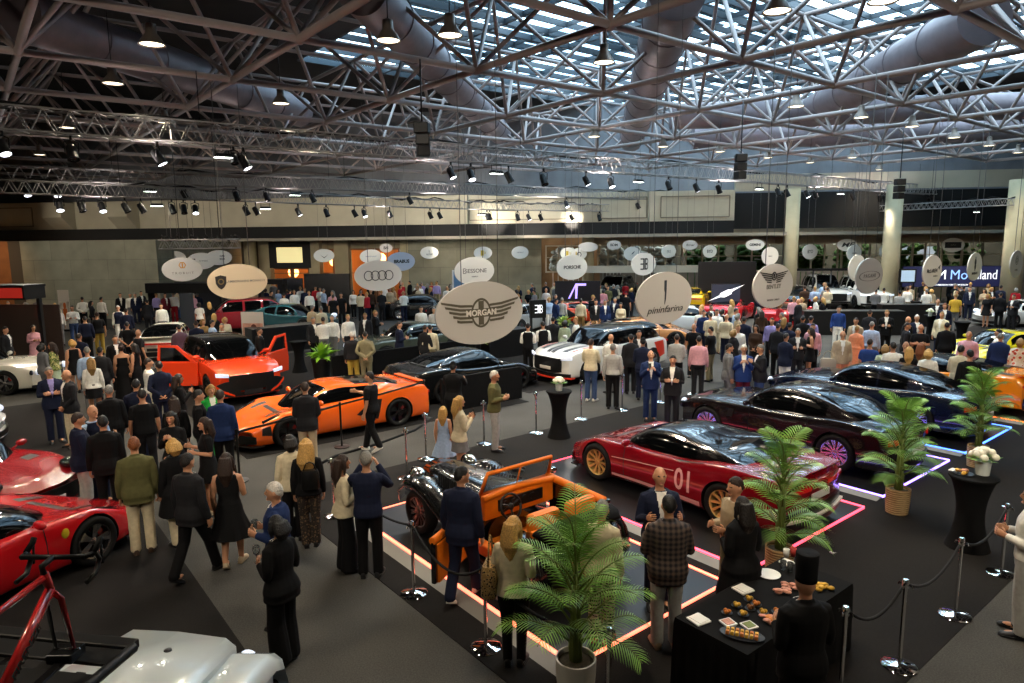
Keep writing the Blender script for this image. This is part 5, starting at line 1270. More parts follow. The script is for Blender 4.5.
def lg_arc(w, h):
    m = MB(); ring2d(m, 0, -.05, .22, .06, 24, 1.2); g = MB(); g.box((-.35, 0, .05), (.12, .006, .3)); return [('emblem', m, INK), ('emblem_bar', g, pmat('sign_yellow', '#c8ab3a', .5))]
def lg_slash(w, h):
    m = MB(); poly2d(m, [(-.2, -.12), (.1, .12), (.3, .18), (.05, -.05), (-.05, -.02)]); return [('emblem', m, pmat('ink_slate', '#3c424a', .5))]
def lg_box(w, h):
    m = MB(); m.box((0, 0, 0), (1.1, .012, .42)); t = MB(); T_(t, 'AUTO', .12, 0, 0); t.xf(Matrix.Translation((0, -.008, 0))); return [('black_panel', m, BLACK), ('lettering', t, INKL)]
def lg_ovals(txt):
    def f(w, h):
        m = MB(); ring2d(m, 0, 0, .14, .012, 32, 4.6); t = MB(); T_(t, txt, .15, 0, 0, 0, 0, 1.1, 1.3); return [('emblem', m, INKL), ('lettering', t, INKL)]
    return f
for a in ((182.5, 269.4, 23.4, 'grey oval sign with orange shield emblem', SIGNG, 1.75, 'A', lg_orange), (174, 258, 14, 'small white oval sign behind the orange-shield sign', SIGNW, 1.75, 'A', words(('Q', .35, 0, .05))), (201.5, 261, 16.5, 'white oval sign with black square emblem', SIGNW, 1.75, 'A', lg_square('AMPERE')),
          (219, 257.6, 15, 'small white oval sign lettered in two lines', SIGNW, 1.75, 'A', words(('CAR', .16, .2, .1, 0, .004), ('BOX', .16, .2, -.1, 0, .004))), (238, 281.6, 35, 'large beige oval sign with black bull shield', SIGNB, 1.72, 'A', lg_shield('LAMBORGHINI MONACO')), (324, 255.6, 13, 'small white oval sign with a chevron', SIGNW, 1.6, 'A', lg_chev),
          (371, 256.5, 14, 'small white oval sign with faint blue lettering', SIGNW, 1.6, 'A', words(('MONTE CARLO', .12), ink=pmat('ink_blue', '#5a6a94', .6))), (386, 248, 9, 'tiny grey sign with dark letters over the doorways', SIGNG, 1.4, 'B', words(('BH', .45, 0, 0, 0, .01))), (401, 261.5, 18.7, 'bluish white oval sign with bold black lettering', SIGNBL, 1.5, 'A', words(('BRABUS', .24, .03, 0, 0, .010, 1.1))),
          (378.5, 275.5, 30.5, 'large cream oval sign with four linked rings', SIGNW, 1.55, 'A', lg_rings), (429.4, 252.6, 12, 'small white oval sign left of the concrete wall', SIGNW, 1.5, 'A', words(('L', .3, 0, .12), ('ALPINE', .2, 0, -.15))), (474.5, 271, 28, 'white oval sign lettered in grey above the winged sign', SIGNW, 1.42, 'A', words(('SESSONE', .20, .05, 0, 0, .002, 1.2), ('E', .28, -.46, 0), ('MONACO', .06, 0, -.2), ink=INKL)),
          (483, 253, 12.5, 'small white oval sign with yellow emblem', SIGNW, 1.45, 'A', lg_yellow), (520, 252.5, 12.5, 'small white round sign on the concrete wall', SIGNW, 1.35, 'A', words(('MARSEILLE', .14), ink=INKL)), (480.5, 312.7, 63, 'largest grey oval sign with a winged emblem', SIGNG, 1.38, 'A', lg_wings), (572, 267.3, 25, 'white round sign with wide-spaced car lettering', SIGNW, 1.22, 'A', words(('PORSCHE', .19, 0, 0, 0, .003, 1.15))),
          (568, 253.5, 12, 'small white sign with yellow mark, upper left of the round one', SIGNW, 1.3, 'A', lg_yellow), (579, 254, 12, 'small white sign with dark arc and yellow bar', SIGNW, 1.3, 'A', lg_arc), (588, 247, 9.5, 'tiny wide pale sign before the pale column', SIGNG, 2.2, 'B', None), (614, 245, 9, 'tiny grey sign with bold dark letters', SIGNG, 1.6, 'B', words(('BDM', .4, 0, 0, 0, .01))),
          (632, 253.7, 13.7, 'small white sign with a slanting slate mark', SIGNW, 1.2, 'A', lg_slash), (643.6, 264, 22.6, 'white round sign with mirrored-letter monogram', SIGNW, 1.08, 'A', lg_eb), (668.6, 251.4, 13, 'small white round sign right of the monogram', SIGNW, 1.12, 'A', words(('(BL)', .28), ink=INKL)), (690, 245, 9.5, 'tiny grey oval sign in handwriting', SIGNG, 1.6, 'B', words(('Rimac', .35, 0, 0, .3, .004))),
          (664.5, 298, 52, 'large grey round sign with a thin vertical emblem', SIGNG, 1.06, 'A', lg_pinin), (709.7, 251.4, 12.5, 'small white round sign with three letters', SIGNW, 1.1, 'A', words(('BYD', .34, 0, 0, 0, .004, 1.2))), (755, 244.8, 11, 'tiny wide white oval sign left of the first column', SIGNW, 1.7, 'B', words(('GEMINI', .3, 0, 0, 0, .012))), (770, 256, 18, 'plain white round sign above the winged-letter sign', SIGNW, .92, 'A', words(('monaco', .12), ink=INKL)),
          (773, 285.8, 44, 'large grey round sign with a winged letter', SIGNG, .90, 'A', lg_bwings), (810, 251.7, 15, 'grey round sign with three letters right of the first column', SIGNG, 1.0, 'A', words(('BYD', .32, 0, 0, 0, .004, 1.2))), (847, 245, 12, 'wide white oval sign with two slanted letters', SIGNW, 1.7, 'B', words(('MF', .5, 0, 0, .3, .012, 1.5))), (854, 253, 16.4, 'cream round sign below the two-letter sign', SIGNW, .88, 'A', words(('mansory', .16), ink=INKL)),
          (857, 268, 26, 'white oval sign half hidden behind a larger grey one', SIGNW, .66, 'A', None), (869, 276, 36, 'large grey oval sign with thin outlined lettering', SIGNG, .74, 'A', lg_ovals('PAGANI')), (885, 251.4, 15, 'small cream oval sign on the second column', SIGNW, .74, 'A', words(('KIA', .2), ink=INKL)), (932, 271, 31.6, 'white oval sign with lettering and a small flick', SIGNW, .59, 'A', lg_swoosh('McLAREN', 'MONACO')), (974.5, 266.6, 28, 'white narrow oval sign with upright emblem', SIGNW, .50, 'A', lg_trident),
          (1016, 264, 27, 'pale narrow oval sign before the last column', SIGNG, .46, 'A', lg_emblem('LOTUS', .17)), (953, 245, 14, 'pale oval sign with black panel', SIGNW, 1.65, 'B', lg_box)):
    pass_ratio = a[5]
    # the panels are ovals of one shape turned 45 degrees to the hall: undo the picture's foreshortening
    x = (a[0]-512)/FPX
    if a[6] == 'A': azr = radians(45)+YAW; rr = a[5]/max(.25, (cos(azr-0)-x*sin(azr)))
    else: azr = YAW; rr = a[5]/(cos(azr)-x*sin(azr))
    sign(a[0], a[1], a[2], a[3], a[4], min(2.1, max(1.0, rr)), a[6], a[7])
# ---------------------------------------------------------------- booths, screens, banners
def box_thing(name, label, cat, c, d, m, rz=0, bev=.01):
    b = MB(); b.box((0, 0, d[2]/2), d); o = b.obj(name, m, None, False, None, bev); o.location = c; o.rotation_euler = (0, 0, rz); return tag(o, label, cat)
def screen(px0, px1, pyt, pyb, dist, label, frame, face, emit, es, rz=0, logo=None, name='screen', stand=None):
    pc = at_d((px0+px1)/2, (pyt+pyb)/2, dist); w = (px1-px0)*dist/FPX/max(.5, cos(rz)); h = (pyb-pyt)*dist/FPX; r = empty(name, (pc.x, pc.y, pc.z), rz); tag(r, label, 'screen' if es else 'sign')
    m = MB(); m.box((0, .06, 0), (w, .12, h)); m.obj('frame', frame, r, False); m = MB(); m.box((0, -.004, 0), (w*face[0], .012, h*face[1])); m.obj('display', emit, r, False)
    if logo: logo(r, w, h)
    if pc.z-h/2 > .1 and stand is not False:
        m = MB(); zz = -h/2-(pc.z-h/2)
        for s in (-1, 1): m.box((s*w*.4, .10, (-h/2+zz)/2), (.08, .08, -zz-h/2))
        m.obj('stand', BLACK, r, False)
    return r
def ltext(r, txt, size, x, z, m, sx=1, bold=0, shear=0, y=-.016):
    b = MB(); T_(b, txt, size, x, z, shear, bold, sx); b.xf(Matrix.Translation((0, y, 0))); b.obj('lettering', m, r, False)
EMW = pmat('lit_letter_white', '#f2f2f6', .5, emit='#f2f2f6', es=1.0); EMB = pmat('lit_letter_blue', '#8fb4f0', .5, emit='#8fb4f0', es=1.0)
screen(268, 311, 242, 268, 49, 'black wall screen glowing pale yellow above the doorways', BLACK, (.62, .58), pmat('screen_yellow', '#ecdc9c', .5, emit='#f0dfa0', es=.85), 1, -YAW*0, None, 'wall_screen', False)
def lg_mob(r, w, h):
    ltext(r, 'M', .80, -w*.125, .08, EMW, 1.0, .0); ltext(r, 'Mo', .80, w*.045, .08, EMB, .95, .0); ltext(r, 'biland', .80, w*.29, .08, EMW, .75, .0); ltext(r, 'LUXURY PRECISION FOR THE MONACO', .12, -w*.05, -h*.40, EMW, 1.0, .004)
screen(905, 1003, 266, 287, 40, 'wide dark lit sign lettered in white and blue at the right', BLACK, (.99, .96), pmat('screen_night', '#1c1e3a', .5, emit='#252850', es=.5), 1, 0, lg_mob, 'led_sign')
screen(900, 916, 269, 283, 39, 'small bright screen left of the lettered sign', BLACK, (.8, .8), pmat('screen_pic', '#9fb4c8', .5, emit='#9fb4c8', es=.6), 1)
screen(902, 938, 246, 262, 47, 'bright picture screen in the window above the small screen', BLACK, (.96, .92), pmat('screen_pic2', '#a9aec0', .5, emit='#b0b4c8', es=.6), 1, 0, None, 'picture_screen', False)
def lg_ebw(r, w, h):
    s = h*.9; b = MB()
    for nm, mm, mt in lg_eb(1, 1): b = mm
    b.xf(Matrix.Scale(s, 4)); b.xf(Matrix.Translation((0, -.016, 0))); b.obj('emblem', EMW, r, False)
p = at_z(538, 331); screen(530.5, 546, 300, 318, 25, 'black square sign with white mirrored-letter monogram', BLACK, (.98, .98), BLACK, 0, pi/8, lg_ebw, 'monogram_sign')
def lg_purple(r, w, h):
    b = MB(); poly2d(b, [(-.5, -.4), (-.1, .4), (.45, .4), (.45, .28), (.02, .28), (-.02, -.4), (-.12, -.4), (-.12, .2), (-.4, -.4)]); b.xf(Matrix.Translation((0, -.016, 0))); b.obj('emblem', pmat('neon_lilac', '#c8b0ff', .5, emit='#b89cff', es=1.2), r, False)
screen(555, 600, 281, 301, 36, 'wide dark screen with a lilac angular emblem', BLACK, (.97, .94), pmat('screen_dark', '#12121c', .3), 1, 0, lg_purple, 'display_wall')
def lg_jet(r, w, h):
    b = MB(); poly2d(b, [(-.95, -.42), (-.2, -.02), (.1, .16), (.95, .48), (.2, .04), (-.1, -.12)]); poly2d(b, [(-.35, -.18), (-.3, .02), (.1, .22), (.32, .2), (.28, -.02), (-.08, -.2)]); b.xf(Matrix.Translation((0, -.016, 0))); b.obj('emblem', EMW, r, False)
screen(712, 740, 284, 303, 36, 'slate screen with a white winged car emblem', BLACK, (.97, .95), pmat('screen_slate', '#2e3444', .4, emit='#2e3444', es=.25), 1, 0, lg_jet, 'display_wall')
box_thing('partition', 'black partition wall behind the slate screen', 'partition', at_y(726, 296, 40)*1+Vector((0, 0, -at_y(726, 296, 40).z)), (3.2, .2, 3.1), BLACK)
for k, px in enumerate((717, 728)):
    screen(px-4, px+4, 262.5, 272, 41.6, ('left', 'right')[k]+' red-orange poster on the black partition', BLACK, (.95, .95), pmat('poster_red', '#c25a44', .6), 0, 0, None, 'poster', False)
# red booth at the far left
pb_ = at_d(-5, 292, 24); bw = 2.6
r = empty('red_booth', (pb_.x, pb_.y, 0), 0); tag(r, 'booth with a red fascia at the far left', 'booth')
m = MB(); m.box((0, 0, pb_.z), (3.0, .9, .36)); m.obj('fascia', pmat('fascia_red_glow', '#b02a20', .5, emit='#b02a20', es=.5), r, False)  # emission added to make the red fascia look brighter
m = MB(); m.box((0, 0, pb_.z+.22), (3.1, 1.0, .09)); m.box((0, .02, pb_.z-.21), (3.06, .9, .06)); m.box((1.5, 0, pb_.z), (.06, .94, .4)); m.obj('fascia_trim', BLACK, r, False)
m = MB(); m.box((1.40, .3, pb_.z/2-.1), (.12, .12, pb_.z-.2)); m.box((-1.35, .3, pb_.z/2-.1), (.12, .12, pb_.z-.2)); m.obj('post', BLACK, r, False)
m = MB(); m.box((0, 1.2, 1.15), (2.8, .06, 2.3)); m.obj('back_panel', pmat('booth_wall', '#3c3029', .8), r, False)
b = MB(); T_(b, 'D', .30, .22, pb_.z, 0, .01, 1.2); b.xf(Matrix.Translation((0, -.47, 0))); b.obj('lettering', EMW, r, False)
# dark booth behind the oval signs
def portal(px0, px1, pyt, dist, lab, hh, mt=BLACK):
    p0, p1 = at_d(px0, pyt, dist), at_d(px1, pyt, dist); r = empty('booth_portal', ((p0.x+p1.x)/2, p0.y, 0)); tag(r, lab, 'booth'); w = p1.x-p0.x; z = p0.z
    m = MB(); m.box((0, 0, z-hh/2), (w, .6, hh)); m.obj('fascia', mt, r, False)
    for s in (-1, 1): m = MB(); m.box((s*(w/2-.08), .1, (z-hh)/2), (.16, .4, z-hh)); m.obj('post', mt, r, False)
    m = MB(); m.box((0, 2.5, (z-.1)/2), (w, .1, z-.1)); m.obj('back_panel', pmat('booth_inner', '#22232a', .7), r, False); return r
portal(148, 226, 283, 38, 'black booth portal behind the grey and beige oval signs', .55); portal(258, 286, 279, 40, 'tall black booth frame below the yellow screen', .3); 
r = box_thing('partition', 'dark blue-grey upright panel in the booth crowd', 'partition', Vector((at_d(189, 330, 31).x, at_d(189, 330, 31).y, 0)), (.62, .1, 2.25), pmat('panel_slate', '#1f242b', .5))
box_thing('counter', 'black counter block under the teal car', 'counter', Vector((*at_z(286, 350, 0).xy, 0)), (3.0, .9, 1.05), BLACK, pi/4); box_thing('partition', 'black partition right of the doorways', 'partition', Vector((*at_d(328, 297, 42.5).xy, 0)), (2.9, .3, 2.5), BLACK)
box_thing('counter', 'long black bar counter below the white vehicles', 'counter', Vector((*at_z(850, 334, 0).xy, 0)), (4.4, .8, 1.1), BLACK, 0); box_thing('counter', 'black bar counter with guests leaning at the right', 'counter', Vector((*at_z(912, 326, 0).xy, 0)), (3.2, .7, 1.1), BLACK, 0)
box_thing('partition', 'low black barrier wall before the black car', 'barrier', ab(14.72, 10.7), (2.7, .10, .92), BCLOTH, pi/4); box_thing('partition', 'low black barrier wall behind the olive suit', 'barrier', ab(19.6, 11.2), (5.4, .12, 1.0), BCLOTH, pi/4)
box_thing('counter', 'black counter with glasses served by waiters', 'counter', Vector((*at_z(505, 356, 0).xy, 0)), (2.0, .7, 1.05), BLACK, pi/4)
# banners
def banner(px0, px1, pyt, pyb, zfoot, lab, seed):
    p = at_z((px0+px1)/2, pyb, 0); d = (p-EYE).dot(CF); w = (px1-px0)*d/FPX; h = at_y((px0+px1)/2, pyt, p.y).z; r = empty('roll_up_banner', (p.x, p.y, 0), 0); tag(r, lab, 'banner')
    m = MB(); m.box((0, 0, .05), (w*1.05, .2, .10)); m.obj('base', STEEL, r, False); m = MB(); m.box((0, 0, h/2+.05), (w, .012, h-.1)); m.obj('printed_panel', pmat('banner_white', '#cfc8c0', .6), r, False)
    m = MB(); m.box((0, -.009, h*.42), (w*.92, .006, h*.6)); m.obj('picture', pmat('banner_pic%d' % seed, ('#c08f7c', '#c8c0b4')[seed % 2], .6, var=.5, vscale=3), r, False)
    m = MB(); m.ell((w*.05, -.014, h*.62), (w*.13, .004, h*.08), 12, 8); m.box((w*.05, -.013, h*.40), (w*.36, .006, h*.3)); m.obj('pictured_figure', pmat('banner_fig%d' % seed, ('#5a2f22', '#c2662a')[seed % 2], .6), r, False); return r
banner(243, 266, 312, 352, 0, 'white roll-up banner with a pictured figure behind the orange car', 0); banner(61, 73, 290, 331, 0, 'white and orange stand-up banner before the concrete wall', 1)
screen(452, 474, 0+270, 290, 40, 'white display board with blue picture by the winged sign', WHITE, (.85, .8), pmat('board_blue', '#6d94b8', .5), 0, 0, None, 'display_board')
# ---------------------------------------------------------------- the cars in place
AZ_A, AZ_B, AZ_nA, AZ_nB = radians(-45), radians(45), radians(135), radians(-135)
def carlab(c, lab): return tag(c.root, lab, 'car')
def lift(c, z): c.root.location.z = z; return c
def decal(c, name, mb, mat): return mb.obj(name, mat, c.root, False)
# dark red coupe with the number
RED1 = paint('#7d0a18', 0, .2); BLK = paint('#0a0a0c')
c = supercar('sports_car', RED1, BLK, 0, loc=ab(7.2, 9.78, PADH), az=AZ_A, rim=GOLD, style='ten'); carlab(c, 'dark red sports coupe with black roof and gold wheels, numbered on the door')
PINK = pmat('decal_pink', '#e0a8a4', .5); WHT = pmat('decal_white', '#d8cfc4', .5)
def surf_text(c, txt, size, y0, z0, side, mat, sx=1.0):
    me = text_mesh(txt, size, 0, 'CENTER', 0, .008, sx); m = MB(); bm = bmesh.new(); bm.from_mesh(me); bmesh.ops.triangulate(bm, faces=bm.faces)
    for _ in range(4): bmesh.ops.subdivide_edges(bm, edges=[e for e in bm.edges if e.calc_length() > .05], cuts=1); bmesh.ops.triangulate(bm, faces=bm.faces)
    bm.to_mesh(me); bm.free()
    for v in me.vertices:
        yy = y0 + v.co.x*(1 if side > 0 else -1); zz = z0+v.co.y; best = None
        for k in range(161):
            sp = 2.5+4.2*k/160; p = c.pt(yy, sp, side)
            if best is None or abs(p.z-zz) < abs(best.z-zz): best = p
        m.v.append((best.x+side*(.006+v.co.z), best.y, zz))
    m.f = [tuple(p.vertices) for p in me.polygons]; m.m = [0]*len(m.f); bpy.data.meshes.remove(me)
    return m.obj('number', mat, c.root, False)
surf_text(c, '01', .50, -.62, .52, -1, PINK, .8); surf_text(c, '01', .50, -.62, .52, 1, PINK, .8)
c.patch('sill_stripe', [(1.0, 2.9), (-.95, 2.6), (-.95, 3.25), (1.0, 3.2)], PINK, off=.006); c.patch('pinstripe', [(1.0, 4.6), (-.4, 4.9), (-.4, 4.97), (1.0, 4.67)], PINK, off=.005)
c.fascia('rear_wing_lip', [(-.85, .30, .33), (0, .28, .31), (.85, .30, .33)], WHT, -1, .06, .16); c.plate(-1, .60); c.slab('spoiler', -2.22, .93, 1.5, .22, .03, RED1)
# black coupe over violet light, dark blue coupe over blue light
BK2 = paint('#120d10'); BL2 = paint('#0c1426')
c = gt_coupe('sports_car', BK2, ab(7.3, 13.5, PADH), AZ_A, pmat('rim_pale', '#cfc8e0', .25, .9), 'mesh'); carlab(c, 'glossy black coupe with silver wheels on the violet-edged platform'); c.patch('red_pinstripe', [(1.0, 3.0), (-1.0, 3.0), (-1.0, 3.1), (1.0, 3.1)], pmat('pin_red', '#8a1420', .4), off=.006); c.plate(-1, .52, '#c8c8c4')
c = gt_coupe('sports_car', BL2, ab(7.3, 17.2, PADH), AZ_A, SILVER, 'mesh'); carlab(c, 'dark blue coupe on the blue-edged platform'); c.plate(-1, .52, '#d8d8d4', .7)
# orange cars
OR1 = paint('#f0441a'); OR2 = paint('#f0661a')
c = supercar('sports_car', OR2, OR2, loc=ab(15.35, 6.55), az=AZ_nB, rim=DARKRIM, style='five'); carlab(c, 'low orange sports car seen from its side behind black tape'); c.slab('rear_wing', -2.2, .965, 1.25, .16, .025, OR2); c.patch('lower_intake', [(2.2, 4.5), (1.95, 4.0), (1.95, 5.4), (2.15, 5.6)], BLACK)
for k in range(4): c.slab('engine_slat', -.75-.22*k, 1.10-.035*k, .9, .10, .03, BLACK)
fn = at_z(253, 396, .2); c = suv('sport_utility_car', OR1, Vector((fn.x-2.4*sin(AZ_nA), fn.y-2.4*cos(AZ_nA), .008)), AZ_nA, DARKRIM, 'five', 1.62, BLK); carlab(c, 'tall orange car with open doors and black roof, seen from the front')
for sd in (1, -1):      # front doors standing open on their hinges
    d = empty('door', (sd*.98, .72, 0)); d.parent = c.root; d.rotation_euler = (0, 0, sd*radians(54))
    m = MB(); m.prism([(-1.12, .36), (-.02, .36), (0, .60), (0, 1.06), (-1.12, 1.10), (-1.16, .8)], -.045, .045, 0, 'xy'); m.v = [(sd*z, x, y) for x, y, z in m.v]; m.obj('door_panel', OR1, d, False, None, .015)
    o = [(-.05, 1.05), (-.55, 1.56), (-1.08, 1.58), (-1.14, 1.08)]; q = [(-.20, 1.09), (-.60, 1.49), (-1.02, 1.51), (-1.06, 1.10)]
    m = MB(); m.loft([[Vector((h, y, z)) for (y, z), h in ((a, -.03), (b_, -.03), (b_, .03), (a, .03))] for a, b_ in zip(o+o[:1], q+q[:1])], False); m.obj('window_frame', OR1, d, False)
    m = MB(); m.add([(0, y, z) for y, z in q], [(0, 1, 2, 3)]); m.obj('door_window', GLASSD, d, False); m = MB(); m.box((-sd*.06, -.6, .72), (.03, .95, .5)); m.obj('door_lining', BLACK, d, False)
c.plate(1, .36, '#1c1c1e', .5); c.fascia('front_intake', [(.35, .30, .70), (.70, .40, .68), (.92, .45, .60)], BLACK, 1, .014, .03, (1, -1)); c.fascia('bumper_blade', [(.50, .26, .31), (.75, .36, .43), (.95, .52, .60)], OR1, 1, .03, .05, (1, -1))
c = supercar('sports_car', paint('#f08a14'), BLK, loc=ab(7.2, 20.9, PADH), az=AZ_A, rim=DARKRIM, style='five'); carlab(c, 'bright orange sports car with black roof at the right edge'); c.slab('rear_wing', -2.2, 1.0, 1.6, .3, .04, paint('#f08a14'))
for sd in (1, -1): c.patch('roof_stripe', [(-.6, 7.6), (-2.0, 7.6), (-2.0, 8.2), (-.6, 8.2)], BLACK, (sd,), .01)
# red cars at the left
RD = paint('#c2121a'); RD2 = paint('#8f0d16')
fz = radians(100); fn = at_z(44, 488, .5); c = coupe911('sports_car', RD2, loc=Vector((fn.x-2.15*sin(fz), fn.y-2.15*cos(fz), .008)), az=fz, lens=HEADL); carlab(c, 'deep red sports car with speckled bonnet at the left edge, behind the brighter red one')
c.fascia('grille', [(-.62, .22, .44), (0, .20, .46), (.62, .22, .44)], BLACK, 1, .012); c.plate(1, .26, '#c8c8c4'); c.patch('bonnet_vent', [(1.35, 7.6), (1.1, 7.6), (1.1, 8.4), (1.3, 8.4)], BLACK)
fz = radians(14); fw_ = at_z(93, 563, .008)-Vector((sin(fz), cos(fz), 0))*1.36-Vector((cos(fz), -sin(fz), 0))*.88; c = supercar('sports_car', RD, BLK, loc=fw_, az=fz, rim=SILVER, style='five'); carlab(c, 'bright red sports car with silver five-spoke wheel at the left edge')
m = MB(); yb = .98; p = c.pt(yb, 5.0, -1, .006); m.ell((0, 0, 0), (.012, .055, .07), 10, 8); m.xf(Matrix.Translation(p)); o = m.obj('yellow_shield_badge', pmat('badge_yellow', '#d8b62a', .4), c.root)
m = MB(); p2 = c.pt(yb, 5.0, -1, .02); m.tube([p2+Vector((0, -.02, -.04)), p2+Vector((0, .0, .0)), p2+Vector((0, .02, .045))], .009, 5); m.obj('badge_figure', BLACK, o)
p = c.pt(yb, 5.0, 1, .006); m = MB(); m.ell((0, 0, 0), (.012, .055, .07), 10, 8); m.xf(Matrix.Translation(p)); m.obj('yellow_shield_badge', pmat('badge_yellow', '#d8b62a', .4), c.root)
# striped white car
WH = paint('#dcdad4'); c = suv('striped_car', WH, ab(15.75, 16.4), AZ_nB, SILVER, 'five', 1.6, BLK); carlab(c, 'white car with black and red stripes on its bonnet')
c.patch('black_stripe', [(2.2, 8.0), (1.15, 8.0), (1.15, 8.5), (2.2, 8.6)], BLACK, off=.006); c.patch('red_stripe', [(2.1, 7.4), (1.3, 7.4), (1.3, 7.7), (2.1, 7.75)], pmat('stripe_red', '#c0341f', .4), off=.006); c.patch('black_stripe', [(2.3, 9.3), (1.15, 9.3), (1.15, 9.9), (2.3, 9.9)], BLACK, off=.006)
c.fascia('red_splitter', [(-.95, .22, .27), (0, .20, .25), (.95, .22, .27)], pmat('stripe_red', '#c0341f', .4), 1, .03, .15); c.patch('red_sill', [(1.0, 2.6), (-1.0, 2.6), (-1.0, 3.1), (1.0, 3.1)], pmat('stripe_red', '#c0341f', .4), off=.008)
c.slab('sponsor_plate', c.endy(0, 1)+.02, .52, .5, .02, .10, WHT); c.patch('flank_graphic', [(-1.9, 3.5), (-2.3, 3.8), (-2.2, 5.6), (-1.6, 5.4)], pmat('stripe_red', '#c0341f', .4), off=.006)
# second rank
c = supercar('sports_car', paint('#0d0f10'), None, loc=ab(16.6, 11.42), az=AZ_B, rim=DARKRIM, style='five', tall=.12); carlab(c, 'glossy black sports car behind the low black barrier')
c = gt_coupe('sports_car', paint('#4d5448', .35), ab(22.6, 13.0), AZ_nB, SILVER, 'five'); carlab(c, 'grey-green coupe under the linked-rings sign')
c = coupe911('sports_car', paint('#d5cfbd'), loc=Vector((*at_z(172, 352).xy, 0)), az=radians(-18)); carlab(c, 'cream sports car seen from behind, left of the tall orange car')
c = supercar('sports_car', paint('#d8c814'), paint('#d8c814'), loc=Vector((*at_z(1003, 363).xy, 0)), az=radians(-115), rim=DARKRIM, style='five'); carlab(c, 'yellow sports car with black windows at the right edge'); c.patch('black_flank', [(.6, 4.6), (-.9, 4.9), (-.9, 5.6), (.6, 5.2)], BLACK, off=.005)
c = coupe911('sports_car', paint('#c9c9c6'), loc=Vector((*at_z(-115, 452).xy, 0)), az=radians(70)); carlab(c, 'white car nose poking in at the left edge above the red cars')
c = gt_coupe('convertible', paint('#cfcbbb'), Vector((*at_z(-24, 390).xy, 0)), radians(80), SILVER, 'five'); carlab(c, 'cream open car with white deck at the far left')
# third rank: partly hidden
def far(kind, px, py, az, col, lab, z=0, **k):
    p = at_z(px, py, z); c = kind('sports_car' if kind is not suv else 'sport_utility_car', paint(col), loc=(p.x, p.y, z), az=az, **k); carlab(c, lab); return c
far(suv, 238, 331, radians(-120), '#7a1420', 'dark red car half hidden under the beige sign'); far(coupe911, 292, 330, radians(100), '#1f4a52', 'teal car on the black counter stand', .3)
far(gt_coupe, 425, 318, radians(80), '#101214', 'black car behind the linked-rings sign'); far(gt_coupe, 519, 331, radians(25), '#8c8f90', 'silver car behind the waiters')
far(supercar, 582, 322, radians(90), '#e0451a', 'orange-red car among guests behind the striped car'); far(suv, 615, 300, radians(-160), '#4b5654', 'dark grey car with open bonnet view under the monogram sign', .3)
far(supercar, 640, 345, radians(90), '#b5793f', 'tan and orange car right behind the striped car'); far(coupe911, 688, 331, radians(95), '#b8c0c6', 'pale silver car behind the person in pink shirt')
far(supercar, 690, 308, radians(15), '#d2a800', 'yellow car on a stand right of the tall-emblem sign', .5); far(supercar, 730, 320, radians(25), '#c01a22', 'red car behind the guest in white shirt'); far(supercar, 786, 325, radians(30), '#c4151c', 'red car under the winged-letter sign')
far(gt_coupe, 738, 308, radians(85), '#1a2030', 'dark blue car before the slate screen'); far(gt_coupe, 792, 309, radians(8), '#141416', 'black open car left of the white vehicles', .2)
far(suv, 822, 304, radians(180), '#c8c6c0', 'white off-road vehicle, left of two', .2, h=1.9); far(suv, 861, 306, radians(180), '#d0cec8', 'white off-road vehicle, right of two', .2, h=1.9)
far(coupe911, 1022, 325, radians(-100), '#d0d0cc', 'white car half out of view above the yellow one'); far(supercar, 470, 322, radians(85), '#16181a', 'black car behind the winged sign'); far(gt_coupe, 205, 308, radians(90), '#2c3a5a', 'blue car inside the dark booth', .2)
far(supercar, 950, 325, radians(90), '#1a1a1c', 'dark car behind the guest in yellow shirt') if False else None
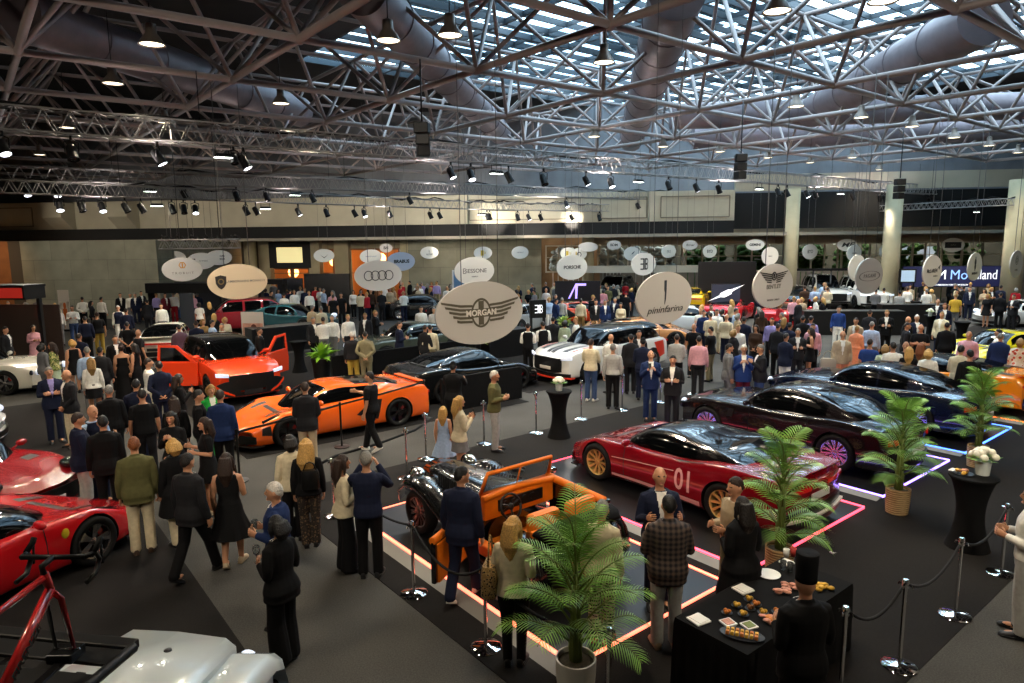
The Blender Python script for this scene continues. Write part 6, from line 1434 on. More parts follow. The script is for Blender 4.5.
# ---- orange and black roadster
def roadster(loc, az):
    ORL = pmat('leather_orange', '#e8760f', .5, var=.06, vscale=9); BKP = paint('#08090b'); r = empty('open_roadster', loc, -az); tag(r, 'open black roadster with bright orange interior and open door', 'car')
    # central body: long bonnet, cockpit tub, tail
    def sect(y, w, z0, z1, rnd=.7, n=18): return [Vector((w*math.copysign(abs(cos(a))**rnd, cos(a)), y, z0+(z1-z0)*.5+(z1-z0)*.5*math.copysign(abs(sin(a))**rnd, sin(a)))) for a in [2*pi*k/n for k in range(n)]]
    m = MB(); m.loft([sect(y, w, z0, z1) for y, w, z0, z1 in ((1.98, .22, .42, .78), (1.95, .30, .36, .84), (1.6, .36, .28, .90), (.8, .47, .24, .95), (.1, .58, .22, .99), (-.12, .62, .22, 1.0))]); m.obj('bonnet', BKP, r)
    m = MB()
    for s in (1, -1):
        for k in range(12): y = .45+.07*k; m.box((s*(.50-.12*(y-.4)/1.2), y, .80), (.03, .02, .22))
    m.obj('bonnet_louvres', BLACK, r, False)
    m = MB(); m.loft([sect(y, w, z0, z1) for y, w, z0, z1 in ((-1.20, .74, .26, .84), (-1.42, .72, .30, .86), (-1.6, .64, .34, .80), (-1.74, .50, .40, .68), (-1.80, .34, .44, .60))]); m.obj('tail', BKP, r)
    m = MB(); m.loft([sect(y, w, z0, z1, .55) for y, w, z0, z1 in ((-1.30, .68, .78, .88), (-1.36, .71, .80, .93), (-1.50, .68, .80, .91), (-1.60, .60, .78, .86))]); m.obj('folded_soft_top', BCLOTH, r)
    n0_ = set(r.children)
    for s in (1, -1):   # tub sides: right closed, left open (door swung out)
        m = MB(); 
        if s > 0: m.box((.70, .0, .56), (.10, 1.15, .62)); m.box((.70, 0, .90), (.14, 1.15, .06))
        else: m.box((-.70, 0, .32), (.14, 1.15, .16))
        m.obj('door_side' if s > 0 else 'sill', ORL if s < 0 else BKP, r, False, None, .02)
    m = MB(); m.tube([(.66, -.55, .93), (.66, .45, .96), (.60, .58, 1.0)], .055, 10); m.obj('door_top_padding', ORL, r)
    m = MB(); m.box((0, 0, .27), (1.3, 1.2, .06)); m.box((0, -.56, .55), (1.3, .06, .6)); m.obj('tub', ORL, r, False, None, .01)
    m = MB(); m.box((0, .50, .80), (1.26, .10, .30)); m.tube([(-.66, .46, .97), (0, .50, 1.0), (.66, .46, .97)], .05, 10); m.obj('dashboard', ORL, r, False, None, .02)
    m = MB(); m.box((0, .44, .82), (.8, .03, .16))
    for x in (-.3, -.15, .05, .2): m.lathe([(.002, 0), (.05, 0), (.05, -.03), (.002, -.03)], 14, (x, .425, .83), 0, 'y')
    m.obj('instrument_panel', BLACK, r, False)
    for s in (1, -1):
        se = empty('seat', (s*.33, -.12, .30)); se.parent = r
        m = MB(); m.box((0, .02, .12), (.50, .54, .20)); m.obj('seat_cushion', ORL, se, False, None, .05)
        m = MB(); m.box((0, -.30, .40), (.50, .16, .62)); m.obj('seat_back', ORL, se, False, None, .06)
        m = MB()
        for x in (-.09, 0, .09): m.box((s*.33+x, -.10, .525), (.012, .5, .012))
        m.obj('seat_piping', BLACK, r, False)
    m = MB(); 
    ring = [Vector((.17*cos(a), 0, .17*sin(a))) for a in [2*pi*k/20 for k in range(21)]]
    m.tube(ring, .018, 6); [m.tube([Vector((0, 0, 0)), Vector((.16*cos(a), 0, .16*sin(a)))], .016, 6) for a in (.4, 2.74, 4.71)]; m.ell((0, 0, 0), (.05, .03, .05), 10, 8); m.tube([(0, 0, 0), (0, .25, -.08)], .02, 6); m.xf(Matrix.Translation((-.34, .24, .86)) @ Matrix.Rotation(radians(-20), 4, 'X')); m.obj('steering_wheel', BLACK, r)
    # windscreen
    m = MB(); fr_ = [(-.62, .56, 1.0), (-.58, .44, 1.32), (.58, .44, 1.32), (.62, .56, 1.0)]; m.tube(fr_, .028, 8); m.tube([fr_[0], fr_[3]], .025, 8); m.tube([(0, .54, 1.0), (0, .43, 1.32)], .012, 6); ws = m.obj('windscreen_frame', ORL, r)
    m = MB(); m.add([(-.6, .555, 1.01), (.6, .555, 1.01), (.56, .445, 1.31), (-.56, .445, 1.31)], [(0, 1, 2, 3)]); m.obj('windscreen', pmat('clear_glass', '#dfe8e6', .02, trans=1, ior=1.1), r, False)
    # open left door: swung out, hinged at the front
    d = empty('door', (-.76, .55, .56)); d.parent = r; d.rotation_euler = (0, 0, radians(-62))
    m = MB(); m.box((0, -.55, 0), (.07, 1.1, .56)); m.obj('door_shell', BKP, d, False, None, .02); m = MB(); m.box((.045, -.55, -.02), (.03, 1.0, .50)); m.tube([(0, 0, .30), (0, -1.1, .28)], .05, 10); m.obj('door_lining', ORL, d, False, None, .01); m = MB(); m.lathe([(.002, 0), (.09, 0), (.09, .015), (.002, .015)], 16, (.06, -.3, -.08), 0, 'x'); m.obj('door_speaker', BLACK, d)
    for ch in r.children:
        if ch not in n0_: ch.location.y += -.70
    # wings
    for s in (1, -1):
        m = MB(); pts = []
        prof = [(1.95, .40, .10), (1.85, .60, .16), (1.62, .75, .18), (1.30, .78, .18), (1.0, .68, .17), (.7, .50, .15), (.35, .36, .13), (-.3, .30, .12), (-.75, .32, .12)]
        rings = []
        for y, z, w in prof:
            rings.append([Vector((s*(.62+a*w*1.2), y, z+b_)) for a, b_ in ((-1, -.05), (-.8, .02), (-.3, .06), (.3, .06), (.8, .02), (1, -.06), (.9, -.10), (0, -.02), (-.9, -.09))])
        m.loft(rings); m.obj('front_wing', BKP, r)
        m = MB(); rings = []
        for k in range(13):
            a = radians(205-230*k/12); y, z = -1.30-.42*cos(a)*-1, .40+.44*sin(a); rr = 1.0
            rings.append([Vector((s*(.70+q*.19), -1.15+(.36+h)*cos(a), .36+(.36+h)*sin(a))) for q, h in ((-1, .02), (-.6, .07), (.2, .08), (.8, .05), (1, .0), (.8, .03), (-.5, .04))])
        m.loft(rings); m.obj('rear_wing', BKP, r)
        m = MB(); m.ell((s*.50, 1.72, .76), (.12, .15, .12), 16, 12); hl = m.obj('headlamp', CHROME, r); m = MB(); m.ell((s*.50, 1.85, .76), (.095, .03, .095), 14, 8); m.obj('lens', HEADL, hl)
        m = MB(); m.lathe([(.002, 0), (.045, 0), (.045, -.02), (.002, -.03)], 12, (s*.42, -1.78, .58), 0, 'y'); m.obj('tail_lamp', TAILR, r); m = MB(); m.ell((s*.78, -.08, 1.02), (.07, .04, .05)); m.tube([(s*.62, -.12, .96), (s*.78, -.08, 1.02)], .012, 6); m.obj('door_mirror', CHROME, r)
        m = MB(); m.box((s*.72, -.2, .20), (.26, 1.9, .05)); m.obj('running_board', BKP, r, False, None, .015)
    m = MB(); m.box((0, 2.0, .42), (1.3, .06, .10)); m.tube([(-.7, 2.02, .42), (.7, 2.02, .42)], .03, 8); m.obj('front_bumper', CHROME, r, False); m = MB(); m.loft([sect(y, w, z0, z1) for y, w, z0, z1 in ((2.0, .20, .44, .82), (2.03, .18, .46, .78))]); m.obj('radiator_grille', pmat('grille_black', '#0a0a0b', .4, .5), r)
    class Q: pass
    q = Car(4.0, 1.66, 1.28, -1.15, .345, .2, [(-2, .5), (2, .5)], [(-2, .5), (2, .5)], [(-2, 1), (2, 1)], tw=.20); q.root = r; q.wheels('mesh', DARKRIM); CARS.append((r, 4.0, 1.66)); return r
rq = at_z(421, 511, .375); rq = rq+B_*.73-A_*1.28; roadster(Vector((rq.x, rq.y, PADH)), AZ_A)
# ---- pale off-road truck with roof rack, nearest the viewer, and the racing bicycle clamped on it
def truck(loc, az):
    SV = paint('#c6cfd0', .05); r = empty('off_road_truck', loc, -az); tag(r, 'pale silver off-road truck with black roof rack at the bottom left', 'car'); W = 1.86
    m = MB(); m.loft([[Vector((x*k, y, z)) for x, z in ((-.93, .5), (.93, .5), (.93, .92), (.86, .98), (-.86, .98), (-.93, .92))] for y, k in ((2.0, .97), (1.9, 1), (-2.2, 1), (-2.3, .97))]); m.obj('body', SV, r, True, 30)
    m = MB(); m.loft([[Vector((x, y, z)) for x, z in ((-w, .95), (-w, h-.07), (-w+.09, h), (0, h+.02), (w-.09, h), (w, h-.07), (w, .95))] for y, w, h in ((2.12, .50, 1.03), (2.06, .54, 1.09), (1.4, .60, 1.16), (.75, .68, 1.19))]); m.obj('bonnet', SV, r, True, 50)
    m = MB(); m.lathe([(.002, .02), (.03, .018), (.035, 0)], 12, (.12, 1.75, 1.13)); m.obj('bonnet_badge', BLACK, r)
    for s in (1, -1):
        m = MB(); rings = []
        for y, z in ((2.18, .74), (2.12, .93), (1.98, 1.0), (1.2, 1.03), (.95, .97), (.78, .74)): rings.append([Vector((s*x, y, z+dz)) for x, dz in ((.55, -.10), (.55, .0), (.86, .02), (.93, -.03), (.95, -.12), (.93, -.14))])
        m.loft(rings); m.obj('front_wing', SV, r, True, 50)
        m = MB(); m.lathe([(.002, 0), (.10, 0), (.10, .04), (.002, .06)], 18, (s*.62, 2.08, .86), 0, 'y'); m.obj('headlamp', HEADW, r)
        m = MB(); m.box((s*1.05, .55, 1.30), (.22, .12, .18)); m.obj('door_mirror', BLACK, r, False, None, .03)
    m = MB(); m.loft([[Vector((x, y, z)) for x, z in ((-w, .95), (w, .95), (w, 1.25), (wt, zt-.03), (wt-.06, zt), (-wt+.06, zt), (-wt, zt-.03), (-w, 1.25))] for y, w, wt, zt in ((.72, .84, .80, 1.26), (.42, .86, .72, 1.80), (.30, .87, .71, 1.84), (-1.9, .87, .70, 1.84), (-2.25, .84, .74, 1.30))]); m.obj('cabin', SV, r, True, 40)
    m = MB(); m.add([(-.74, .715, 1.30), (.74, .715, 1.30), (.66, .455, 1.76), (-.66, .455, 1.76)], [(0, 1, 2, 3)]); m.v = [(x, y+.012, z) for x, y, z in m.v]; m.obj('windscreen', GLASSD, r, False)
    for s in (1, -1): m = MB(); m.add([(s*.872, .45, 1.27), (s*.872, -1.9, 1.27), (s*.735, -1.8, 1.74), (s*.735, .28, 1.74)], [(0, 1, 2, 3)]); m.v = [(x+s*.012, y, z) for x, y, z in m.v]; m.obj('side_window', GLASSD, r, False)
    m = MB(); m.tube([(.80, .72, 1.28), (.70, .44, 1.80)], .02, 6); m.tube([(-.80, .72, 1.28), (-.70, .44, 1.80)], .02, 6); m.obj('screen_seal', RUBBER, r)
    q = Car(4.4, W, 1.38, -1.38, .40, .4, [(-2, .5), (2, .5)], [(-2, .5), (2, .5)], [(-2, 1), (2, 1)], tw=.27); q.root = r; q.wheels('five', DARKRIM)
    m = MB(); m.box((0, 2.22, .55), (1.7, .22, .24)); m.obj('bumper', BLACK, r, False, None, .03); m = MB(); m.box((0, 2.13, .85), (.95, .04, .26)); [m.box((-.4+.1*k, 2.16, .85), (.05, .03, .24)) for k in range(9)]; m.obj('grille', BLACK, r, False)
    # rack
    k = empty('roof_rack', (.04, -.50, 1.92)); k.parent = r; m = MB(); RK = pmat('rack_black', '#141414', .5)
    for s in (1, -1): m.tube([(s*.76, -1.15, .05), (s*.76, 1.10, .05)], .035, 8)
    for y in (-1.15, 1.10): m.box((0, y, .05), (1.52, .10, .06))
    m.obj('rack_frame', RK, k, False, None, .01)
    for i in range(9): m = MB(); m.box((0, -1.0+.245*i, .06), (1.50, .15, .022)); m.obj('rack_slat', RK, k, False, None, .005)
    m = MB(); [m.box((x, 0, .03), (.09, 2.2, .03)) for x in (-.35, 0, .35)]; [m.box((s*.6, y, -.02), (.06, .10, .10)) for s in (1, -1) for y in (-.8, 0, .8)]; m.obj('rack_rail', RK, k, False)
    return r
tf = at_z(182, 632, 1.09); taz = radians(3); TL = Vector((tf.x, tf.y, .008))-Vector((sin(taz), cos(taz), 0))*2.1; truck(TL, taz)
def bicycle(fork, az):
    RF = paint('#c22a2a'); r = empty('racing_bicycle', fork, -az); tag(r, 'red racing bicycle clamped without front wheel on the truck roof rack', 'bicycle')
    F = Vector((0, 0, .06)); ht0 = Vector((0, -.06, .47)); ht1 = Vector((0, -.10, .60)); bb = Vector((0, -.60, .06)); st = Vector((0, -.75, .56)); ra = Vector((0, -1.00, .07))
    m = MB(); m.tube([ht0, ht1], .026, 10); m.tube([ht1-Vector((0, 0, .02)), st], [(.022, .018), (.020, .016)], 10); m.tube([ht0+Vector((0, 0, .02)), bb], [(.038, .026), (.042, .028)], 12); m.tube([st, bb], .020, 10); m.obj('frame', RF, r)
    m = MB()
    for s in (1, -1): m.tube([st+Vector((0, 0, -.08)), ra+Vector((s*.065, 0, 0))], .010, 8); m.tube([bb, ra+Vector((s*.065, 0, 0))], .012, 8)
    m.obj('rear_stays', BLACK, r)
    for s in (1, -1): m = MB(); m.tube([ht0+Vector((0, 0, .0)), ht0+Vector((s*.045, .01, -.05)), F+Vector((s*.055, .0, .0))], [(.022, .015), (.020, .012), (.012, .008)], 8); m.obj('fork_blade', RF if s > 0 else BLACK, r)
    m = MB(); m.tube([ht1, ht1+Vector((0, -.01, .05)), ht1+Vector((0, .09, .06))], .018, 8); m.obj('stem', BLACK, r); hb = ht1+Vector((0, .09, .06)); m = MB(); m.tube([hb+Vector((-.19, 0, 0)), hb+Vector((.19, 0, 0))], .016, 8)
    for s in (1, -1): m.tube([hb+Vector((s*.19, 0, 0)), hb+Vector((s*.205, .07, -.005)), hb+Vector((s*.21, .10, -.06)), hb+Vector((s*.21, .05, -.13)), hb+Vector((s*.21, -.04, -.14))], .015, 8)
    bar = m.obj('handlebar', BLACK, r)
    for s in (1, -1): m = MB(); m.tube([hb+Vector((s*.205, .06, 0)), hb+Vector((s*.205, .12, .035)), hb+Vector((s*.205, .14, .06))], .017, 8); m.tube([hb+Vector((s*.208, .13, .02)), hb+Vector((s*.212, .12, -.10))], .007, 6); m.obj('brake_lever', RUBBER, bar)
    m = MB(); m.tube([bb+Vector((.05, 0, 0)), bb+Vector((-.05, 0, 0))], .03, 12); m.lathe([(.09, -.004), (.10, -.004), (.10, .004), (.09, .004)], 24, bb+Vector((.06, 0, 0)), 0, 'x'); m.tube([bb+Vector((.07, 0, 0)), bb+Vector((.08, .12, -.11))], .011, 6); m.tube([bb+Vector((-.07, 0, 0)), bb+Vector((-.08, -.12, .11))], .011, 6); m.obj('crankset', STEEL, r)
    w = MB(); ring = [ra+Vector((0, .33*cos(a), .33*sin(a)+.0)) for a in [2*pi*k/40 for k in range(41)]]; w.tube(ring, .014, 8); wo = w.obj('rear_wheel', RUBBER, r); w = MB(); [w.tube([ra, ra+Vector((0, .32*cos(a), .32*sin(a)))], .003, 4) for a in [2*pi*k/20 for k in range(20)]]; w.lathe([(.02, -.05), (.03, 0), (.02, .05)], 12, ra, 0, 'x'); w.obj('spokes', STEEL, wo)
    m = MB(); m.tube([st, st+Vector((0, -.03, .14))], .014, 8); m.obj('seat_post', BLACK, r); m = MB(); m.loft([[st+Vector((x*w_, y, .15+dz)) for x, dz in ((-1, 0), (-.6, .02), (.6, .02), (1, 0), (.5, -.02), (-.5, -.02))] for y, w_ in ((-.18, .05), (-.14, .07), (-.02, .045), (.09, .02))]); m.obj('saddle', BLACK, r)
    t = text_mesh('FIRENZE', .06, .002, 'CENTER', .2, .001, 1.3); m = MB(); mid = ht0.lerp(bb, .52); d = (ht0-bb).normalized(); n = Vector((1, 0, 0)); u = n.cross(d)
    for sd in (1, -1):
        M = Matrix((d*sd, u*1, n*sd)).transposed().to_4x4(); M.translation = mid+n*sd*.030; tt = t.copy(); m2 = MB(); mesh_into(m2, tt, M); m2.obj('lettering', BLACK, r, False)
    bpy.data.meshes.remove(t)
    m = MB(); m.box((0, 0, .03), (.16, .14, .06)); m.box((0, -.3, -.0), (.06, .7, .025)); m.obj('fork_mount', STEEL, r, False, None, .008); m = MB(); m.tube([(-.07, 0, .06), (.09, 0, .06)], .008, 6); m.obj('thru_axle', CHROME, r)
    return r
bp_ = at_z(66, 655, 2.02); bicycle(Vector((bp_.x, bp_.y, 2.0)), radians(-6))
